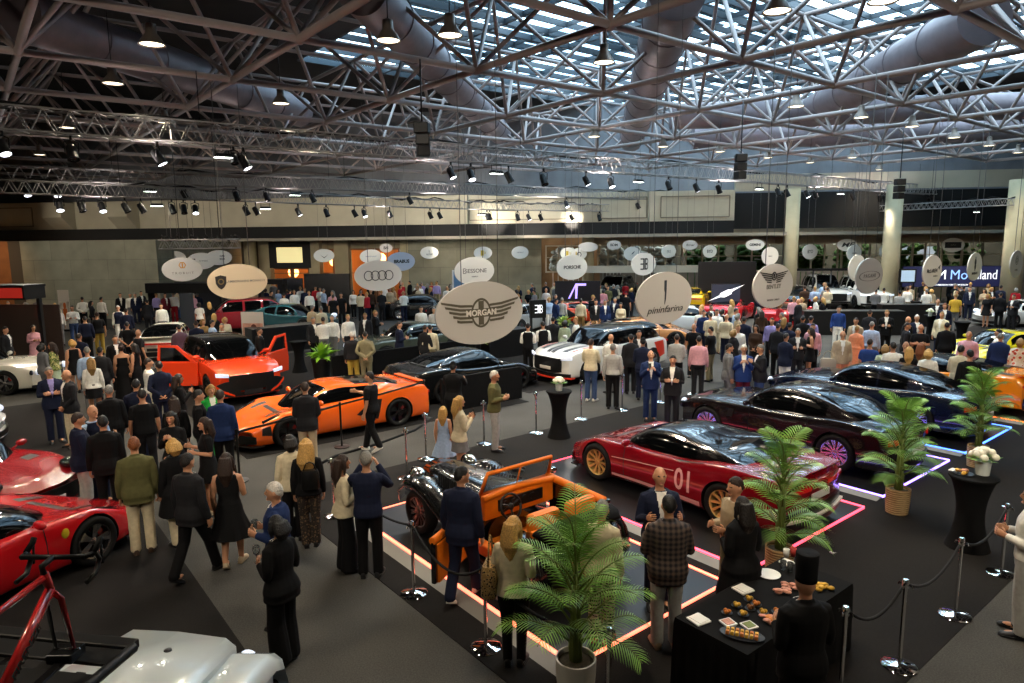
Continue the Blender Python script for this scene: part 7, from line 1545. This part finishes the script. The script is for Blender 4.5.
DATA = """
134,445 m 5 short:ginger jacket:olive trousers:cream down fat=.03 shoe=brown|beside the bright red car
187,462 m 45 short:dark jacket:charcoal trousers:black down step=.62 shoe=black|striding past the person in cream trousers
173,446 w -20 bob:blond coat:black trousers:cream phone/down|behind the striding person in charcoal
226,461 w 15 long:brown sleeveless:black dress:black phone/down step=.35 shoe=beige|with heels in the grey aisle
205,424 w 265 long:brown tshirt:black minidress:black talk/hold shoe=beige|hands together left of the bright blue jacket
171,418 w 200 long:dark jumper:black slim:black phone|looking down left of the clapping guest
78,424 m 80 short:brown jacket:navy trousers:silver fold|with pale trousers beyond the deep red car
103,425 m 0 short:dark jacket:black trousers:black down|seen from behind beside the pale trousers
92,410 m 145 bald vest:navy:sky trousers:navy talk|with light blue sleeves facing a dark suit
109,391 m 10 short:grey jacket:black trousers:black down fat=.05|broad back near the red cars
142,395 m 0 short:dark tshirt:black trousers:charcoal down fat=.03|seen from behind in mid-left crowd
49,372 m 175 short:grey jacket:navy:lilac trousers:navy fold|alone with arms folded on the black carpet
67,375 m 250 bald jacket:charcoal trousers:cream front|turned to the one with folded arms
91,362 w 0 long:fair shirt:white mini:black down|seen from behind, in the left crowd
87,351 m 0 short:grey shirt:sky trousers:grey down|behind the white top and short skirt
148,363 m 85 short:brown shirt:white trousers:cream front|left of the navy suit by the cream car
159,366 m -10 short:dark jacket:navy trousers:navy back|back turned near the cream car
136,385 m 10 short:black jacket:navy trousers:navy down|behind the black T-shirt
178,379 w 80 long:brown jumper:black slim:black phone|raising a phone at the tall orange car
174,402 w -5 long:brown blouse:black slim:black down|long-haired back beside the phone raiser
198,396 m 90 short:dark shirt:black trousers:black down|left of the green suit
211,390 w 170 bob:fair jacket:green trousers:green down shoe=pink|in the vivid green trouser suit
220,396 m 15 short:brown jacket:blue trousers:black down fat=.02|before the nose of the low orange car
305,388 m 5 short:brown jacket:charcoal trousers:beige front|leaning over the low orange car
370,377 m -60 short:black tshirt:black trousers:black reach/down step=.4 shoe=white|touching the low orange car
290,442 w -5 bob:dark jumper:cream trousers:black down|in cream knit beside the curly-haired companion
306,446 w 5 curly:blond jumper:black trousers:brown down botpatt=floral|with long curls and floral trousers
342,463 w 75 long:brown blouse:cream wide:black hold/down skin=1|in frilled cream top beside the photographer
366,460 m 12 short:grey jumper:navy trousers:black photo/photo shoe=charcoal|photographing with raised hands
275,492 m -75 short:white jacket:blue:white trousers:navy hold|behind the black suit at the lower left
277,526 w -40 bob:black jacket:black wide:black hold skin=1|holding a glass, nearest the viewer
461,476 m 25 short:black jacket:navy trousers:navy down step=.5 hyaw=40 shoe=white|walking past the roadster
513,527 w 10 long:blond blouse:cream slim:black hold/down hyaw=20|with leopard bag beside the big palm
602,510 w 15 short:grey jumper:cream trousers:black down botpatt=zebra-striped shoe=red|behind the fronds of the big palm
660,477 m 165 bald jacket:navy trousers:navy talk hpit=-10|facing the checked jacket
669,506 m -12 short:black jacket:plum trousers:silver talk patt=checked fat=.04 shoe=beige|before the buffet
736,487 m 235 short:brown shirt:beige:white trousers:khaki hold|left of the tall palm
743,507 w -40 long:dark coat:black slim:denim hold step=.45 shoe=white|beside the tall palm
806,583 m -35 bald jacket:black trousers:black hold hat=toque|serving at the buffet in a tall black hat
1034,497 m -90 short:brown shirt:white trousers:silver hold|cut off by the right edge
443,411 c 15 long:blond sleeveless:sky dress:sky down shoe=tan|child in the centre aisle
459,402 w 70 long:blond jumper:cream mini:grey phone|beside the child, looking at a phone
494,376 m 100 short:white jumper:olive trousers:silver hold shoe=black|alone in the aisle behind the roadster
453,367 m 15 short:black jacket:black trousers:black reach hat=cap|in dark cap by the black car
651,355 m 175 bald jacket:blue trousers:blue phone hpit=-28 fat=.02|looking down at a phone in the aisle
673,360 m 185 short:dark jacket:charcoal trousers:charcoal fold|arms folded in the aisle
591,343 m 20 short:brown jumper:cream trousers:denim phone shoe=white|before the wheel of the striped car
613,348 m 5 short:grey shirt:silver trousers:black down|back turned by the striped car
611,338 m -30 bald shirt:white trousers:grey phone|close beside the striped car
643,342 m 5 short:black jacket:navy trousers:navy front hat=cap|in dark cap behind the phone reader
631,338 m -10 short:dark jacket:charcoal trousers:charcoal down|by the tail of the striped car
639,334 m 170 short:brown jacket:charcoal trousers:black down|facing out by the tail of the striped car
677,338 m 10 short:brown shirt:silver trousers:black front|left of the pink shirt
699,340 m 0 short:dark shirt:pink trousers:charcoal down fat=.02|back turned in the centre
694,327 m 180 bald tshirt:black trousers:charcoal down|facing out behind the pink shirt
711,330 m -60 short:dark tshirt:black trousers:khaki front|right of the pink shirt
717,312 m 160 short:dark shirt:white trousers:cream down|in all pale clothes before the red car
729,348 m 80 short:dark jacket:grey trousers:grey down|left of the bright blue jacket
744,349 m 175 short:white jacket:royal trousers:wine phone fat=.03|above the black coupe
761,349 m 250 short:grey jacket:charcoal trousers:denim phone fat=.03|right of the bright blue jacket
786,337 m 40 short:dark jacket:navy trousers:white front|with white trousers above the black coupe
798,332 m 175 short:grey jacket:charcoal trousers:charcoal hold|facing out behind the white trousers
811,331 w 260 long:dark sleeveless:black minidress:black hold|above the black coupe
843,332 m 170 bald jacket:beige trousers:peach down|with peach trousers above the blue coupe
857,331 w 20 short:fair coat:peach maxi:peach down|beside the beige jacket
856,321 m 200 short:brown jacket:beige trousers:beige down|behind the peach coat
872,325 m 10 short:grey shirt:sky trousers:grey down|grey hair behind the bright blue polo
870,343 m 15 short:brown tshirt:royal trousers:denim down fat=.02|above the blue coupe
885,352 w 5 bob:fair blouse:mint trousers:white down|right of the bright blue polo
893,349 m -15 short:dark shirt:white trousers:denim down|in white beside the pale green top
887,313 m 180 short:fair jacket:black trousers:black hold|facing out alone before the bar counter
870,313 m 20 short:brown jacket:charcoal trousers:charcoal down|left of the one alone before the bar
839,309 m 180 short:dark shirt:royal trousers:white down|alone before the bar counter
816,299 w 80 bob:blond shirt:white trousers:royal hold|beside a companion in black
823,300 w -80 long:blond coat:black slim:black down|facing the white shirt
794,299 m 0 short:fair shirt:pink trousers:black front|back turned under the winged-letter sign
802,297 w 190 bob:blond blouse:beige skirt:beige down|beside the pink shirt
909,354 w 0 long:blond tshirt:black trousers:white down|black top behind the blue coupe
928,360 w -5 bob:blond jumper:white trousers:white down|in white behind the blue coupe
921,347 w 15 long:ginger blouse:tan trousers:denim down|between black and white tops
906,346 m 190 bald jumper:charcoal trousers:charcoal down|behind the blond hair
907,326 m 85 short:brown jacket:charcoal:sky trousers:charcoal down|in profile at the right
921,328 m 180 bald tshirt:black trousers:black fold|holding hands together at the right
917,318 m 160 short:white jacket:navy trousers:navy down|white hair behind the black T-shirt
908,320 m 60 bald jacket:black trousers:black down|in the right-hand group
947,326 m 0 short:black jacket:black trousers:black down fat=.04|big black back before the yellow car
961,350 m 15 short:dark jacket:cream trousers:cream front|cream jacket behind the corner palm
970,356 m -20 short:black jumper:black trousers:black down|beside the cream jacket
969,335 m 190 bald shirt:pink trousers:cream down|pale pink shirt before the yellow car
999,333 m -70 short:black shirt:white trousers:grey down|in white by the yellow car
1000,343 m 10 short:grey jacket:blue trousers:black down|by the yellow car
1020,346 w 0 bob:fair blouse:red trousers:white down patt=red-and-white|at the right edge
938,302 m 190 bald jacket:charcoal trousers:charcoal down|by the flower table
945,306 m 170 short:ginger jacket:navy trousers:navy down|right of the flower table
942,316 m 200 short:fair jacket:cream trousers:navy down|in cream by the flower table
956,296 m 0 short:fair tshirt:yellow trousers:grey down|in yellow
970,289 m 170 short:dark jacket:navy trousers:navy down|
964,288 m 20 short:dark jacket:black trousers:black down|
988,295 w 200 long:blond tshirt:black minidress:black down|
1001,293 m 10 short:black jacket:black trousers:black down|
1014,297 m 210 short:black jacket:charcoal trousers:charcoal hold|
876,291 m 10 short:dark shirt:grey trousers:black front|
884,290 m -10 short:dark shirt:white trousers:black front|
900,293 m 0 short:dark shirt:silver trousers:charcoal front|
908,289 m 20 short:brown shirt:white trousers:khaki front|
16,321 m 5 short:brown tshirt:black trousers:khaki down|
33,328 w 160 long:brown shirt:pink skirt:pink hold|
42,316 w 190 long:brown sleeveless:beige dress:beige down|
30,312 m 20 short:dark shirt:white trousers:black down|
48,313 m 100 short:dark shirt:sky trousers:navy down|
52,316 m 200 short:grey shirt:white trousers:black hold|
57,309 m 170 short:fair shirt:white trousers:grey down|
72,308 m 180 short:dark shirt:white trousers:denim hold|
82,299 m 0 short:dark shirt:white trousers:black back|
101,299 m 40 short:dark shirt:white trousers:black down|
91,303 w 100 long:dark jumper:charcoal slim:black down|
85,319 m 5 short:dark shirt:navy trousers:black down|
97,315 m 0 short:brown tshirt:black trousers:gold down|
118,308 m 190 short:white vest:navy trousers:white down|
126,311 m 10 short:brown jumper:navy trousers:charcoal down|
120,295 m 170 short:dark jacket:black trousers:black down|
130,295 m 200 short:grey shirt:white trousers:grey down|
135,295 m 190 short:grey jacket:navy trousers:navy down|
141,293 m 160 short:dark jacket:charcoal trousers:charcoal down|
127,325 m 5 short:black tshirt:black trousers:black back|
138,333 m 60 bald tshirt:charcoal trousers:black down|
115,339 m 170 short:brown jacket:black trousers:black down|
121,348 w 0 bun:brown strap:black maxi:black down|
134,347 w -60 long:dark sleeveless:black maxi:black down|
100,351 m 20 short:black jacket:charcoal trousers:charcoal down|
79,337 m 30 short:dark jacket:navy trousers:navy front|
72,343 w -20 bob:blond sleeveless:black minidress:black down|
42,347 w 60 bob:black jacket:grey slim:grey down|
52,346 w -70 long:brown blouse:mint skirt:mint down patt=leaf-print|
8,316 m 80 short:brown jumper:brown trousers:black down|
5,330 m 120 short:dark jacket:charcoal trousers:black down|
179,328 m 0 short:dark jacket:plum trousers:beige down|
196,324 m 10 short:brown jacket:navy trousers:navy down|
203,322 w 150 bob:fair blouse:tan slim:black down|
212,323 m 70 short:dark shirt:sky trousers:navy down|
222,327 m 190 short:grey vest:charcoal trousers:black down|
214,316 w 10 long:blond jumper:black slim:black down|
225,320 w 160 bob:blond blouse:cream slim:black down|
199,304 w 20 bob:dark tshirt:white slim:black down|
209,302 w -10 long:blond coat:black slim:black down|
173,294 m 180 short:dark shirt:white trousers:red down|
165,295 m 150 short:dark jacket:wine trousers:black down|
156,295 m 40 short:fair shirt:lilac trousers:charcoal down|
161,306 m 190 short:dark shirt:white trousers:grey down|
147,302 m 5 short:dark jacket:charcoal trousers:charcoal down|
259,331 m 85 short:brown jacket:black trousers:black down|
294,292 m 170 short:fair shirt:white trousers:navy down|
309,293 m 180 short:fair shirt:white trousers:black down|
284,296 m 20 short:dark shirt:white trousers:denim down|
290,291 m 10 short:dark jumper:navy trousers:navy down|
271,293 m 90 short:dark jumper:charcoal trousers:black down|
278,291 w 150 long:brown tshirt:sky slim:denim down|
312,308 m 40 short:grey shirt:beige trousers:beige down|
321,309 m -20 short:grey shirt:cream trousers:beige down|
332,318 m 200 short:grey shirt:white trousers:grey down|
323,320 m 5 short:brown shirt:white trousers:grey front|
313,320 m 150 short:grey jacket:charcoal trousers:black down|
348,320 m 160 short:blond shirt:white trousers:charcoal down|
365,316 m 200 short:fair jacket:charcoal trousers:charcoal down|
375,313 m 80 short:fair jacket:black trousers:black hold|
352,335 m 10 short:white jumper:charcoal trousers:gold down|
365,335 m 5 short:dark jacket:khaki trousers:khaki back|hands clasped behind the back
399,325 m 85 short:brown jacket:navy trousers:lilac hold|
333,297 m 10 short:dark tshirt:black trousers:black down|
341,295 m 190 short:dark tshirt:black trousers:black down|
353,292 w 180 bob:dark blouse:white slim:black down|
361,291 w 160 long:black tshirt:black slim:black down|
421,309 m 185 short:brown shirt:white trousers:beige down|
434,311 m 200 short:grey shirt:white trousers:grey down|
430,328 m 0 short:black shirt:cream trousers:khaki down|
425,328 m 30 short:brown jacket:charcoal trousers:black down|
528,327 m 5 short:black vest:black trousers:black hold|
543,327 m -10 short:black vest:black trousers:black hold|
553,320 m 0 short:black jacket:charcoal trousers:black down|
565,323 w 20 bob:dark blouse:mint skirt:olive down|
576,320 m -80 short:fair tshirt:white trousers:beige down|
549,299 w 170 bob:blond blouse:sky slim:white down|
556,301 m 60 short:dark jacket:blue trousers:blue down|
562,300 m 30 short:grey shirt:silver trousers:denim down|
581,301 m 20 short:dark shirt:cream trousers:tan down|
593,297 w 190 bob:blond blouse:black slim:black down|
596,302 m 180 short:brown jacket:charcoal trousers:denim down|
605,302 m 170 short:grey jacket:blue trousers:blue down|
615,300 m 200 short:grey jacket:navy trousers:navy down|
621,305 w 190 long:dark blouse:cream trousers:cream front|
626,293 m 10 short:red tshirt:black trousers:black down hat=cap|
736,311 m 70 short:dark shirt:sky trousers:navy down|
744,320 m 10 short:dark jacket:navy trousers:navy down|
756,328 w 200 long:brown blouse:brown skirt:black front|
762,313 w 0 long:brown jumper:brown slim:black down|
734,333 w 60 bob:fair coat:charcoal slim:black down|
738,328 m 160 short:fair shirt:white trousers:grey down|
704,313 m 190 short:brown jumper:blue trousers:navy down|
772,321 m 200 short:brown shirt:lilac trousers:black down|
784,320 w 10 long:fair jumper:navy slim:black down|
790,326 m 30 short:dark jacket:navy trousers:navy down fat=.04|
803,319 m 0 short:black jacket:black trousers:black down|
811,319 m 10 short:dark shirt:lilac trousers:grey down|
813,327 m 190 short:brown shirt:pink trousers:black down|
778,327 m 20 short:brown jacket:charcoal trousers:black down|
"""
PSPEC = [parse_person(l) for l in DATA.strip().split('\n')]
for S in PSPEC:
    q = at_z(S['px'], S['py'], 1.63); S['fine'] = q.length < 20.5 and q.y < 19
    place_person(S)
# the crowd farther back: each guest an individual, standing in loose groups between the cars
rnd = random.Random(21)
TOPS = [('jacket', 'black'), ('jacket', 'navy'), ('shirt', 'white'), ('jacket', 'charcoal'), ('shirt', 'sky'), ('tshirt', 'black'), ('jumper', 'navy'), ('shirt', 'white'), ('jacket', 'beige'), ('tshirt', 'white'), ('jumper', 'grey'), ('shirt', 'pink'), ('jumper', 'olive'), ('blouse', 'cream'), ('jacket', 'grey'), ('blouse', 'red'), ('jumper', 'brown'), ('shirt', 'lilac')]
BOTS = ['black', 'navy', 'charcoal', 'beige', 'grey', 'denim', 'black', 'khaki', 'white']
ZONES = [  # picture span of the heads and how many
 (262, 408, 283, 294, 25), (408, 470, 277, 290, 21), (500, 560, 283, 300, 17), (560, 640, 276, 292, 10), (640, 740, 270, 286, 10), (790, 830, 280, 290, 8), (905, 1020, 280, 292, 19), (0, 60, 298, 312, 8), (150, 200, 288, 296, 8), (700, 800, 300, 318, 12)]
pos = [(o.location.x, o.location.y) for o, s in PEOPLE]
CARPOS = [(o.location.x, o.location.y) for o in bpy.data.objects if o.parent is None and o.get('category') == 'car']
for x0, x1, y0, y1, n in ZONES:
    got = tries = 0
    while got < n and tries < 900:
        tries += 1; px, py = rnd.uniform(x0, x1), rnd.uniform(y0, y1); w = rnd.random() < .33; p = at_z(px, py, 1.55 if w else 1.63)
        if p.y > 46 or any((p.x-a)**2+(p.y-b_)**2 < .42 for a, b_ in pos) or any((p.x-a)**2+(p.y-b_)**2 < 1.6**2 for a, b_ in CARPOS): continue
        if -34.5 < p.x < -25 and p.y > 37.4: continue
        t = rnd.choice(TOPS); b_ = rnd.choice(BOTS) if t[0] != 'jacket' or rnd.random() < .3 else t[1]
        if w: t = rnd.choice([('blouse', 'white'), ('blouse', 'red'), ('tshirt', 'black'), ('jumper', 'beige'), ('blouse', 'pink'), ('jacket', 'black'), ('jumper', 'navy')]); bt = rnd.choice(['slim', 'skirt', 'slim'])
        else: bt = 'trousers'
        S = parse_person('%f,%f %s %d %s:%s %s:%s %s:%s %s|' % (px, py, 'w' if w else 'm', rnd.choice([0, 180, 60, -60, 150, 200, 20, -20]), rnd.choice(['long', 'bob']) if w else rnd.choice(['short', 'short', 'short', 'bald']), rnd.choice(['dark', 'brown', 'fair', 'grey', 'blond']), t[0], t[1], bt, b_, rnd.choice(['down', 'hold', 'front'])))
        place_person(S); pos.append((p.x, p.y)); got += 1
# nobody stands inside a car or a column: step along the line of sight until clear
bpy.context.view_layer.update()
CINV = [(r.matrix_basis.inverted(), L, W) for r, L, W in CARS]
COLS = [o.location.xy for o in bpy.data.objects if o.parent is None and o.name.startswith('column')]
def blocked(p):
    for Mi, L, W in CINV:
        q = Mi @ p
        if abs(q.x) < W/2+.26 and abs(q.y) < L/2+.22: return True
    return any((p.xy-c).length < .75 for c in COLS)
for o, S in PEOPLE:
    p = o.location.copy()
    if not blocked(p): continue
    d = Vector((p.x, p.y, 0)).normalized()
    for k in range(1, 40):
        c = [q for q in (p-d*k*.08, p+d*k*.08) if not blocked(q)]
        if c: o.location = c[0]; break
# things people carry
def held(o, S, side, kind):
    J = skeleton(S)[side]; fs = o.scale.x; d = (J['wr']-J['el']).normalized(); return o.matrix_basis @ (J['wr']+d*.09)
bpy.context.view_layer.update()
PH = pmat('phone_black', '#0a0a0c', .2, spec=.6)
def phone(o, S, lab):
    p = held(o, S, 1, 0)+Vector((0, 0, .05)); m = MB(); m.box((0, 0, 0), (.072, .009, .15)); q = m.obj('mobile_phone', PH, None, False, None, .004); q.location = p; q.rotation_euler = (radians(20), 0, o.rotation_euler.z); tag(q, lab, 'phone')
def bag(p, rz, w, h, d, m_, lab, strap=.35):
    r = empty('handbag', p, rz); tag(r, lab, 'bag'); m = MB(); m.loft([[Vector((x*w/2*k, y*d/2*k, z)) for x, y in ((-1, -.7), (-.8, -1), (.8, -1), (1, -.7), (1, .7), (.8, 1), (-.8, 1), (-1, .7))] for z, k in ((-h/2, .9), (-h*.42, 1), (h*.3, .95), (h/2, .8))]); m.obj('bag_body', m_, r, True, 50); m = MB(); m.tube([(-w*.36, 0, h*.45), (-w*.2, 0, h*.5+strap*.8), (0, 0, h*.5+strap), (w*.2, 0, h*.5+strap*.8), (w*.36, 0, h*.45)], .010, 6); m.obj('strap', m_, r)
for o, S in PEOPLE:
    k = (int(S['px']), int(S['py'])); rz = o.rotation_euler.z; R3 = Matrix.Rotation(rz, 3, 'Z')
    if S['fine'] and S['arms'][0] == 'phone' and k[0] in (226, 178, 459, 651): phone(o, S, 'black phone held up by the '+{226: 'guest in the black knee-length dress', 178: 'guest before the tall orange car', 459: 'guest beside the child', 651: 'guest in blue suit'}[k[0]])
    if k == (513, 527): bag(o.location+R3 @ Vector((-.24, -.02, .98)), rz+pi/2, .34, .34, .16, patt_spots('cloth_leopard', '#2a1d12', '#a58652', '#8a6b3c', 38), 'leopard-print shoulder bag beside the cream blouse', .30)
    if k == (306, 446): bag(o.location+R3 @ Vector((.05, -.20, 1.10)), rz, .26, .28, .12, pmat('leather_black', '#0c0c0d', .35), 'small black backpack on the floral-trousered guest', .12)
    if k == (459, 402): bag(o.location+R3 @ Vector((-.22, .02, .95)), rz+pi/2, .16, .14, .07, pmat('leather_black', '#0c0c0d', .35), 'tiny black bag between child and cream jumper', .4)
    if k == (843, 332): bag(o.location+R3 @ Vector((.36, .06, .80)), rz, .44, .28, .16, pmat('bag_stone', '#a89c88', .7), 'stone-coloured tote beside the beige jacket', .22)
    if k == (342, 463): bag(o.location+R3 @ Vector((.05, .20, 1.08)), rz, .22, .15, .05, pmat('clutch_cream', '#cfc6a4', .5), 'cream clutch held by the guest in frilled top', .03)
    if k == (277, 526):
        m = MB(); m.lathe([(.002, 0), (.03, .002), (.006, .01), (.006, .08), (.035, .11), (.04, .16), (.03, .19), (.027, .19), (.036, .15), (.03, .112), (.002, .10)], 16); q = m.obj('wine_glass', GLS); q.location = held(o, S, -1, 0)+Vector((0, 0, -.02)); tag(q, 'stemmed glass held by the black-suited guest nearest the viewer', 'glass')
    if k == (275, 492):
        m = MB(); m.lathe([(.002, 0), (.03, 0), (.035, .11), (.032, .11), (.027, .006), (.002, .006)], 16); q = m.obj('drinking_glass', GLS); q.location = held(o, S, 1, 0)+Vector((0, 0, -.03)); tag(q, 'tumbler held by the white-haired guest in blue jacket', 'glass')
# labels that single each guest out
LAND = []
for o in bpy.data.objects:
    if o.parent is None and o.get('category') == 'car': LAND.append((o.location.xy, o['label']))
for o, S in PEOPLE:
    base = person_label(S); loc = S['loc']; f = S['face'] % 360
    if not loc:
        loc = ('seen from behind' if f < 45 or f > 315 else 'facing right' if f < 135 else 'facing the viewer' if f < 225 else 'facing left')
    tag(o, base+', '+loc, 'person', 'guests at the motor show')
# ---------------------------------------------------------------- light, camera
def lamp(kind, name, loc, energy, col=(1, 1, 1), size=.25, rot=None, spot=None, blend=.6, target=None):
    l = bpy.data.lights.new(name, kind); l.energy = energy; l.color = col; o = bpy.data.objects.new(name, l); COL.objects.link(o); o.location = loc
    if kind == 'SPOT': l.spot_size = spot; l.spot_blend = blend; l.shadow_soft_size = size
    elif kind == 'POINT': l.shadow_soft_size = size
    elif kind == 'AREA': l.size = size
    if target is not None: o.rotation_euler = (Vector(target)-Vector(loc)).to_track_quat('-Z', 'Y').to_euler()
    elif rot: o.rotation_euler = rot
    return o
WARM = (1, .84, .63); NEUT = (1, .89, .74)
for o in HB: lamp('SPOT', 'pendant_glow', o.location-Vector((0, 0, .06)), 1000, WARM, .2, None, radians(130), .8)
for t0, d, L in (T1, T2, T3, T4):
    n = max(2, int(L/7))
    for k in range(n):
        q = t0+d*(L*(k+.5)/n)+Vector((0, 0, -.5)); lamp('SPOT', 'roof_fill', q, 280 if q.dot(B_) > 13 else 80, (1, .86, .83), .15, (pi, 0, 0), radians(160), .5)  # bare spots added below the trusses to lift the roof steel
for x in range(-34, 12, 5): lamp('SPOT', 'wall_fill', (x, 38.5, 6.9), 420, NEUT, .15, None, radians(75), .9, target=(x, 44.6, 6.3))  # fixtureless spots in these loops are added to brighten the walls
for x in (-33, -29, -25.5): lamp('SPOT', 'wall_fill', (x, 32, 6.6), 420, NEUT, .15, None, radians(80), .8, target=(x, 38, 2.6))
for x in (-9, -5, -1): lamp('SPOT', 'wall_fill', (x, 41, 4.3), 120, NEUT, .15, None, radians(100), .8, target=(x, 47, 2.8))
# added fill spots without fixtures, above the viewer, brightening signs and guests
for x in (-12, -7, -2.5, 2.5, 7, 12): lamp('SPOT', 'front_fill', (x, -1.5, 8.2), 1900, NEUT, .12, None, radians(62), .9, target=(x*1.3, 19, 2.2))
# more of the same pendants hang outside the picture, over the viewer's head
for x, y in ((-14, 6), (-7, 3), (0, 7), (6, 4), (12, 8), (-22, 12), (20, 12), (14, 20), (-14, 22), (24, 28), (5, 13), (-4, 14)):
    o = copy_tree(hb0); o.location = (x, y, 8.45); tag(o, 'bell-shaped pendant lamp', 'lamp', 'high-bay pendant lamps under the roof'); lamp('SPOT', 'pendant_glow', (x, y, 8.39), 1000, WARM, .2, None, radians(130), .8)
for o, on in SPOTS:
    if on: lamp('SPOT', 'stage_beam', o.location-Vector((.0, .0, .35)), 800, NEUT, .12, None, radians(70), .7, target=o.location+(Vector((1.5, -4.5, -6)) if o.location.z > 6.5 else Vector((0, 7, .2 if o.location.x < 4 else -1))))
for o in FLOODS: lamp('SPOT', 'flood_beam', o.location-Vector((0, 0, .05)), 700, NEUT, .2, None, radians(140), .8)
p = at_d(330, 275, 50); lamp('POINT', 'room_glow', (p.x, YB+1.5, 3.0), 260, (1, .55, .22), .4); p = at_d(285, 275, 50); lamp('POINT', 'room_glow', (p.x, YB+1.5, 2.2), 160, (1, .55, .22), .4)
p = at_d(378, 270, 50); lamp('POINT', 'room_glow', (p.x, YB+1.6, 3.2), 260, (1, .6, .28), .4); p = at_d(565, 270, 50); lamp('POINT', 'room_glow', (p.x, YB+1.5, 3.0), 90, (1, .55, .25), .4)
for px in (615, 660, 710, 760, 820, 865, 920, 970): p = at_d(px, 262, 50); lamp('POINT', 'shop_glow', (p.x, YB+1.8, 4.3), 70, (1, .93, .8), .4)
p = at_d(10, 265, 44); lamp('SPOT', 'timber_glow', (-37, 33, 6), 700, (1, .6, .3), .2, None, radians(70), .8, target=(-36.5, 38, 3))
w = bpy.data.worlds.new('sky'); SC.world = w; w.use_nodes = True; nt = w.node_tree; bg = nt.nodes['Background']
tc = nt.nodes.new('ShaderNodeTexCoord'); nz = nt.nodes.new('ShaderNodeTexNoise'); nz.inputs['Scale'].default_value = 3; nz.inputs['Detail'].default_value = 5; nt.links.new(tc.outputs['Generated'], nz.inputs['Vector'])
r_ = nt.nodes.new('ShaderNodeValToRGB'); e = r_.color_ramp.elements; e[0].color = (.42, .58, .74, 1); e[0].position = .35; e[1].color = (.88, .94, 1, 1); e[1].position = .62; nt.links.new(nz.outputs['Fac'], r_.inputs['Fac']); nt.links.new(r_.outputs['Color'], bg.inputs['Color']); bg.inputs['Strength'].default_value = 13.0
cam = bpy.data.objects.new('camera', bpy.data.cameras.new('camera')); COL.objects.link(cam); SC.camera = cam
cam.data.sensor_width = 36; cam.data.lens = FPX*36/1024; cam.data.clip_end = 300; cam.data.clip_start = .05
M = Matrix((CR, CU, -CF)).transposed().to_4x4(); M.translation = EYE; cam.matrix_world = M
SC.view_settings.view_transform = 'Standard'; SC.view_settings.look = 'None'; SC.view_settings.gamma = 1; SC.view_settings.exposure = 0; SC.view_settings.use_curve_mapping = False
SC.cycles.max_bounces = 6; SC.cycles.diffuse_bounces = 3; SC.cycles.glossy_bounces = 3; SC.cycles.transparent_max_bounces = 8; SC.cycles.sample_clamp_indirect = 3; SC.cycles.use_denoising = True; SC.cycles.caustics_reflective = False; SC.cycles.caustics_refractive = False
# repeats that nothing but their place tells apart: say the place
ORD = ['first', 'second', 'third', 'fourth', 'fifth', 'sixth', 'seventh', 'eighth', 'ninth', 'tenth', 'eleventh', 'twelfth', 'thirteenth', 'fourteenth', 'fifteenth', 'sixteenth', 'seventeenth', 'eighteenth', 'nineteenth', 'twentieth']
def ordn(i): return ORD[i] if i < 20 else '%d%s' % (i+1, {1: 'st', 2: 'nd', 3: 'rd'}.get((i+1) % 10, 'th'))
bpy.context.view_layer.update()
by = {}
for o in SC.objects:
    if o.parent is None and o.get('label') and o.get('kind') not in ('structure', 'stuff'): by.setdefault(o['label'], []).append(o)
for lab, os_ in by.items():
    if len(os_) < 2: continue
    def sx_(o):
        v = o.matrix_world.translation-EYE
        return to_px(o.matrix_world.translation)[0] if v.dot(CF) > .3 else 9000
    os_.sort(key=sx_)
    for i, o in enumerate(os_): o['label'] = lab+', %s from the left' % ordn(i) if len(os_) > 2 else lab+(', the one at left', ', the one at right')[i]
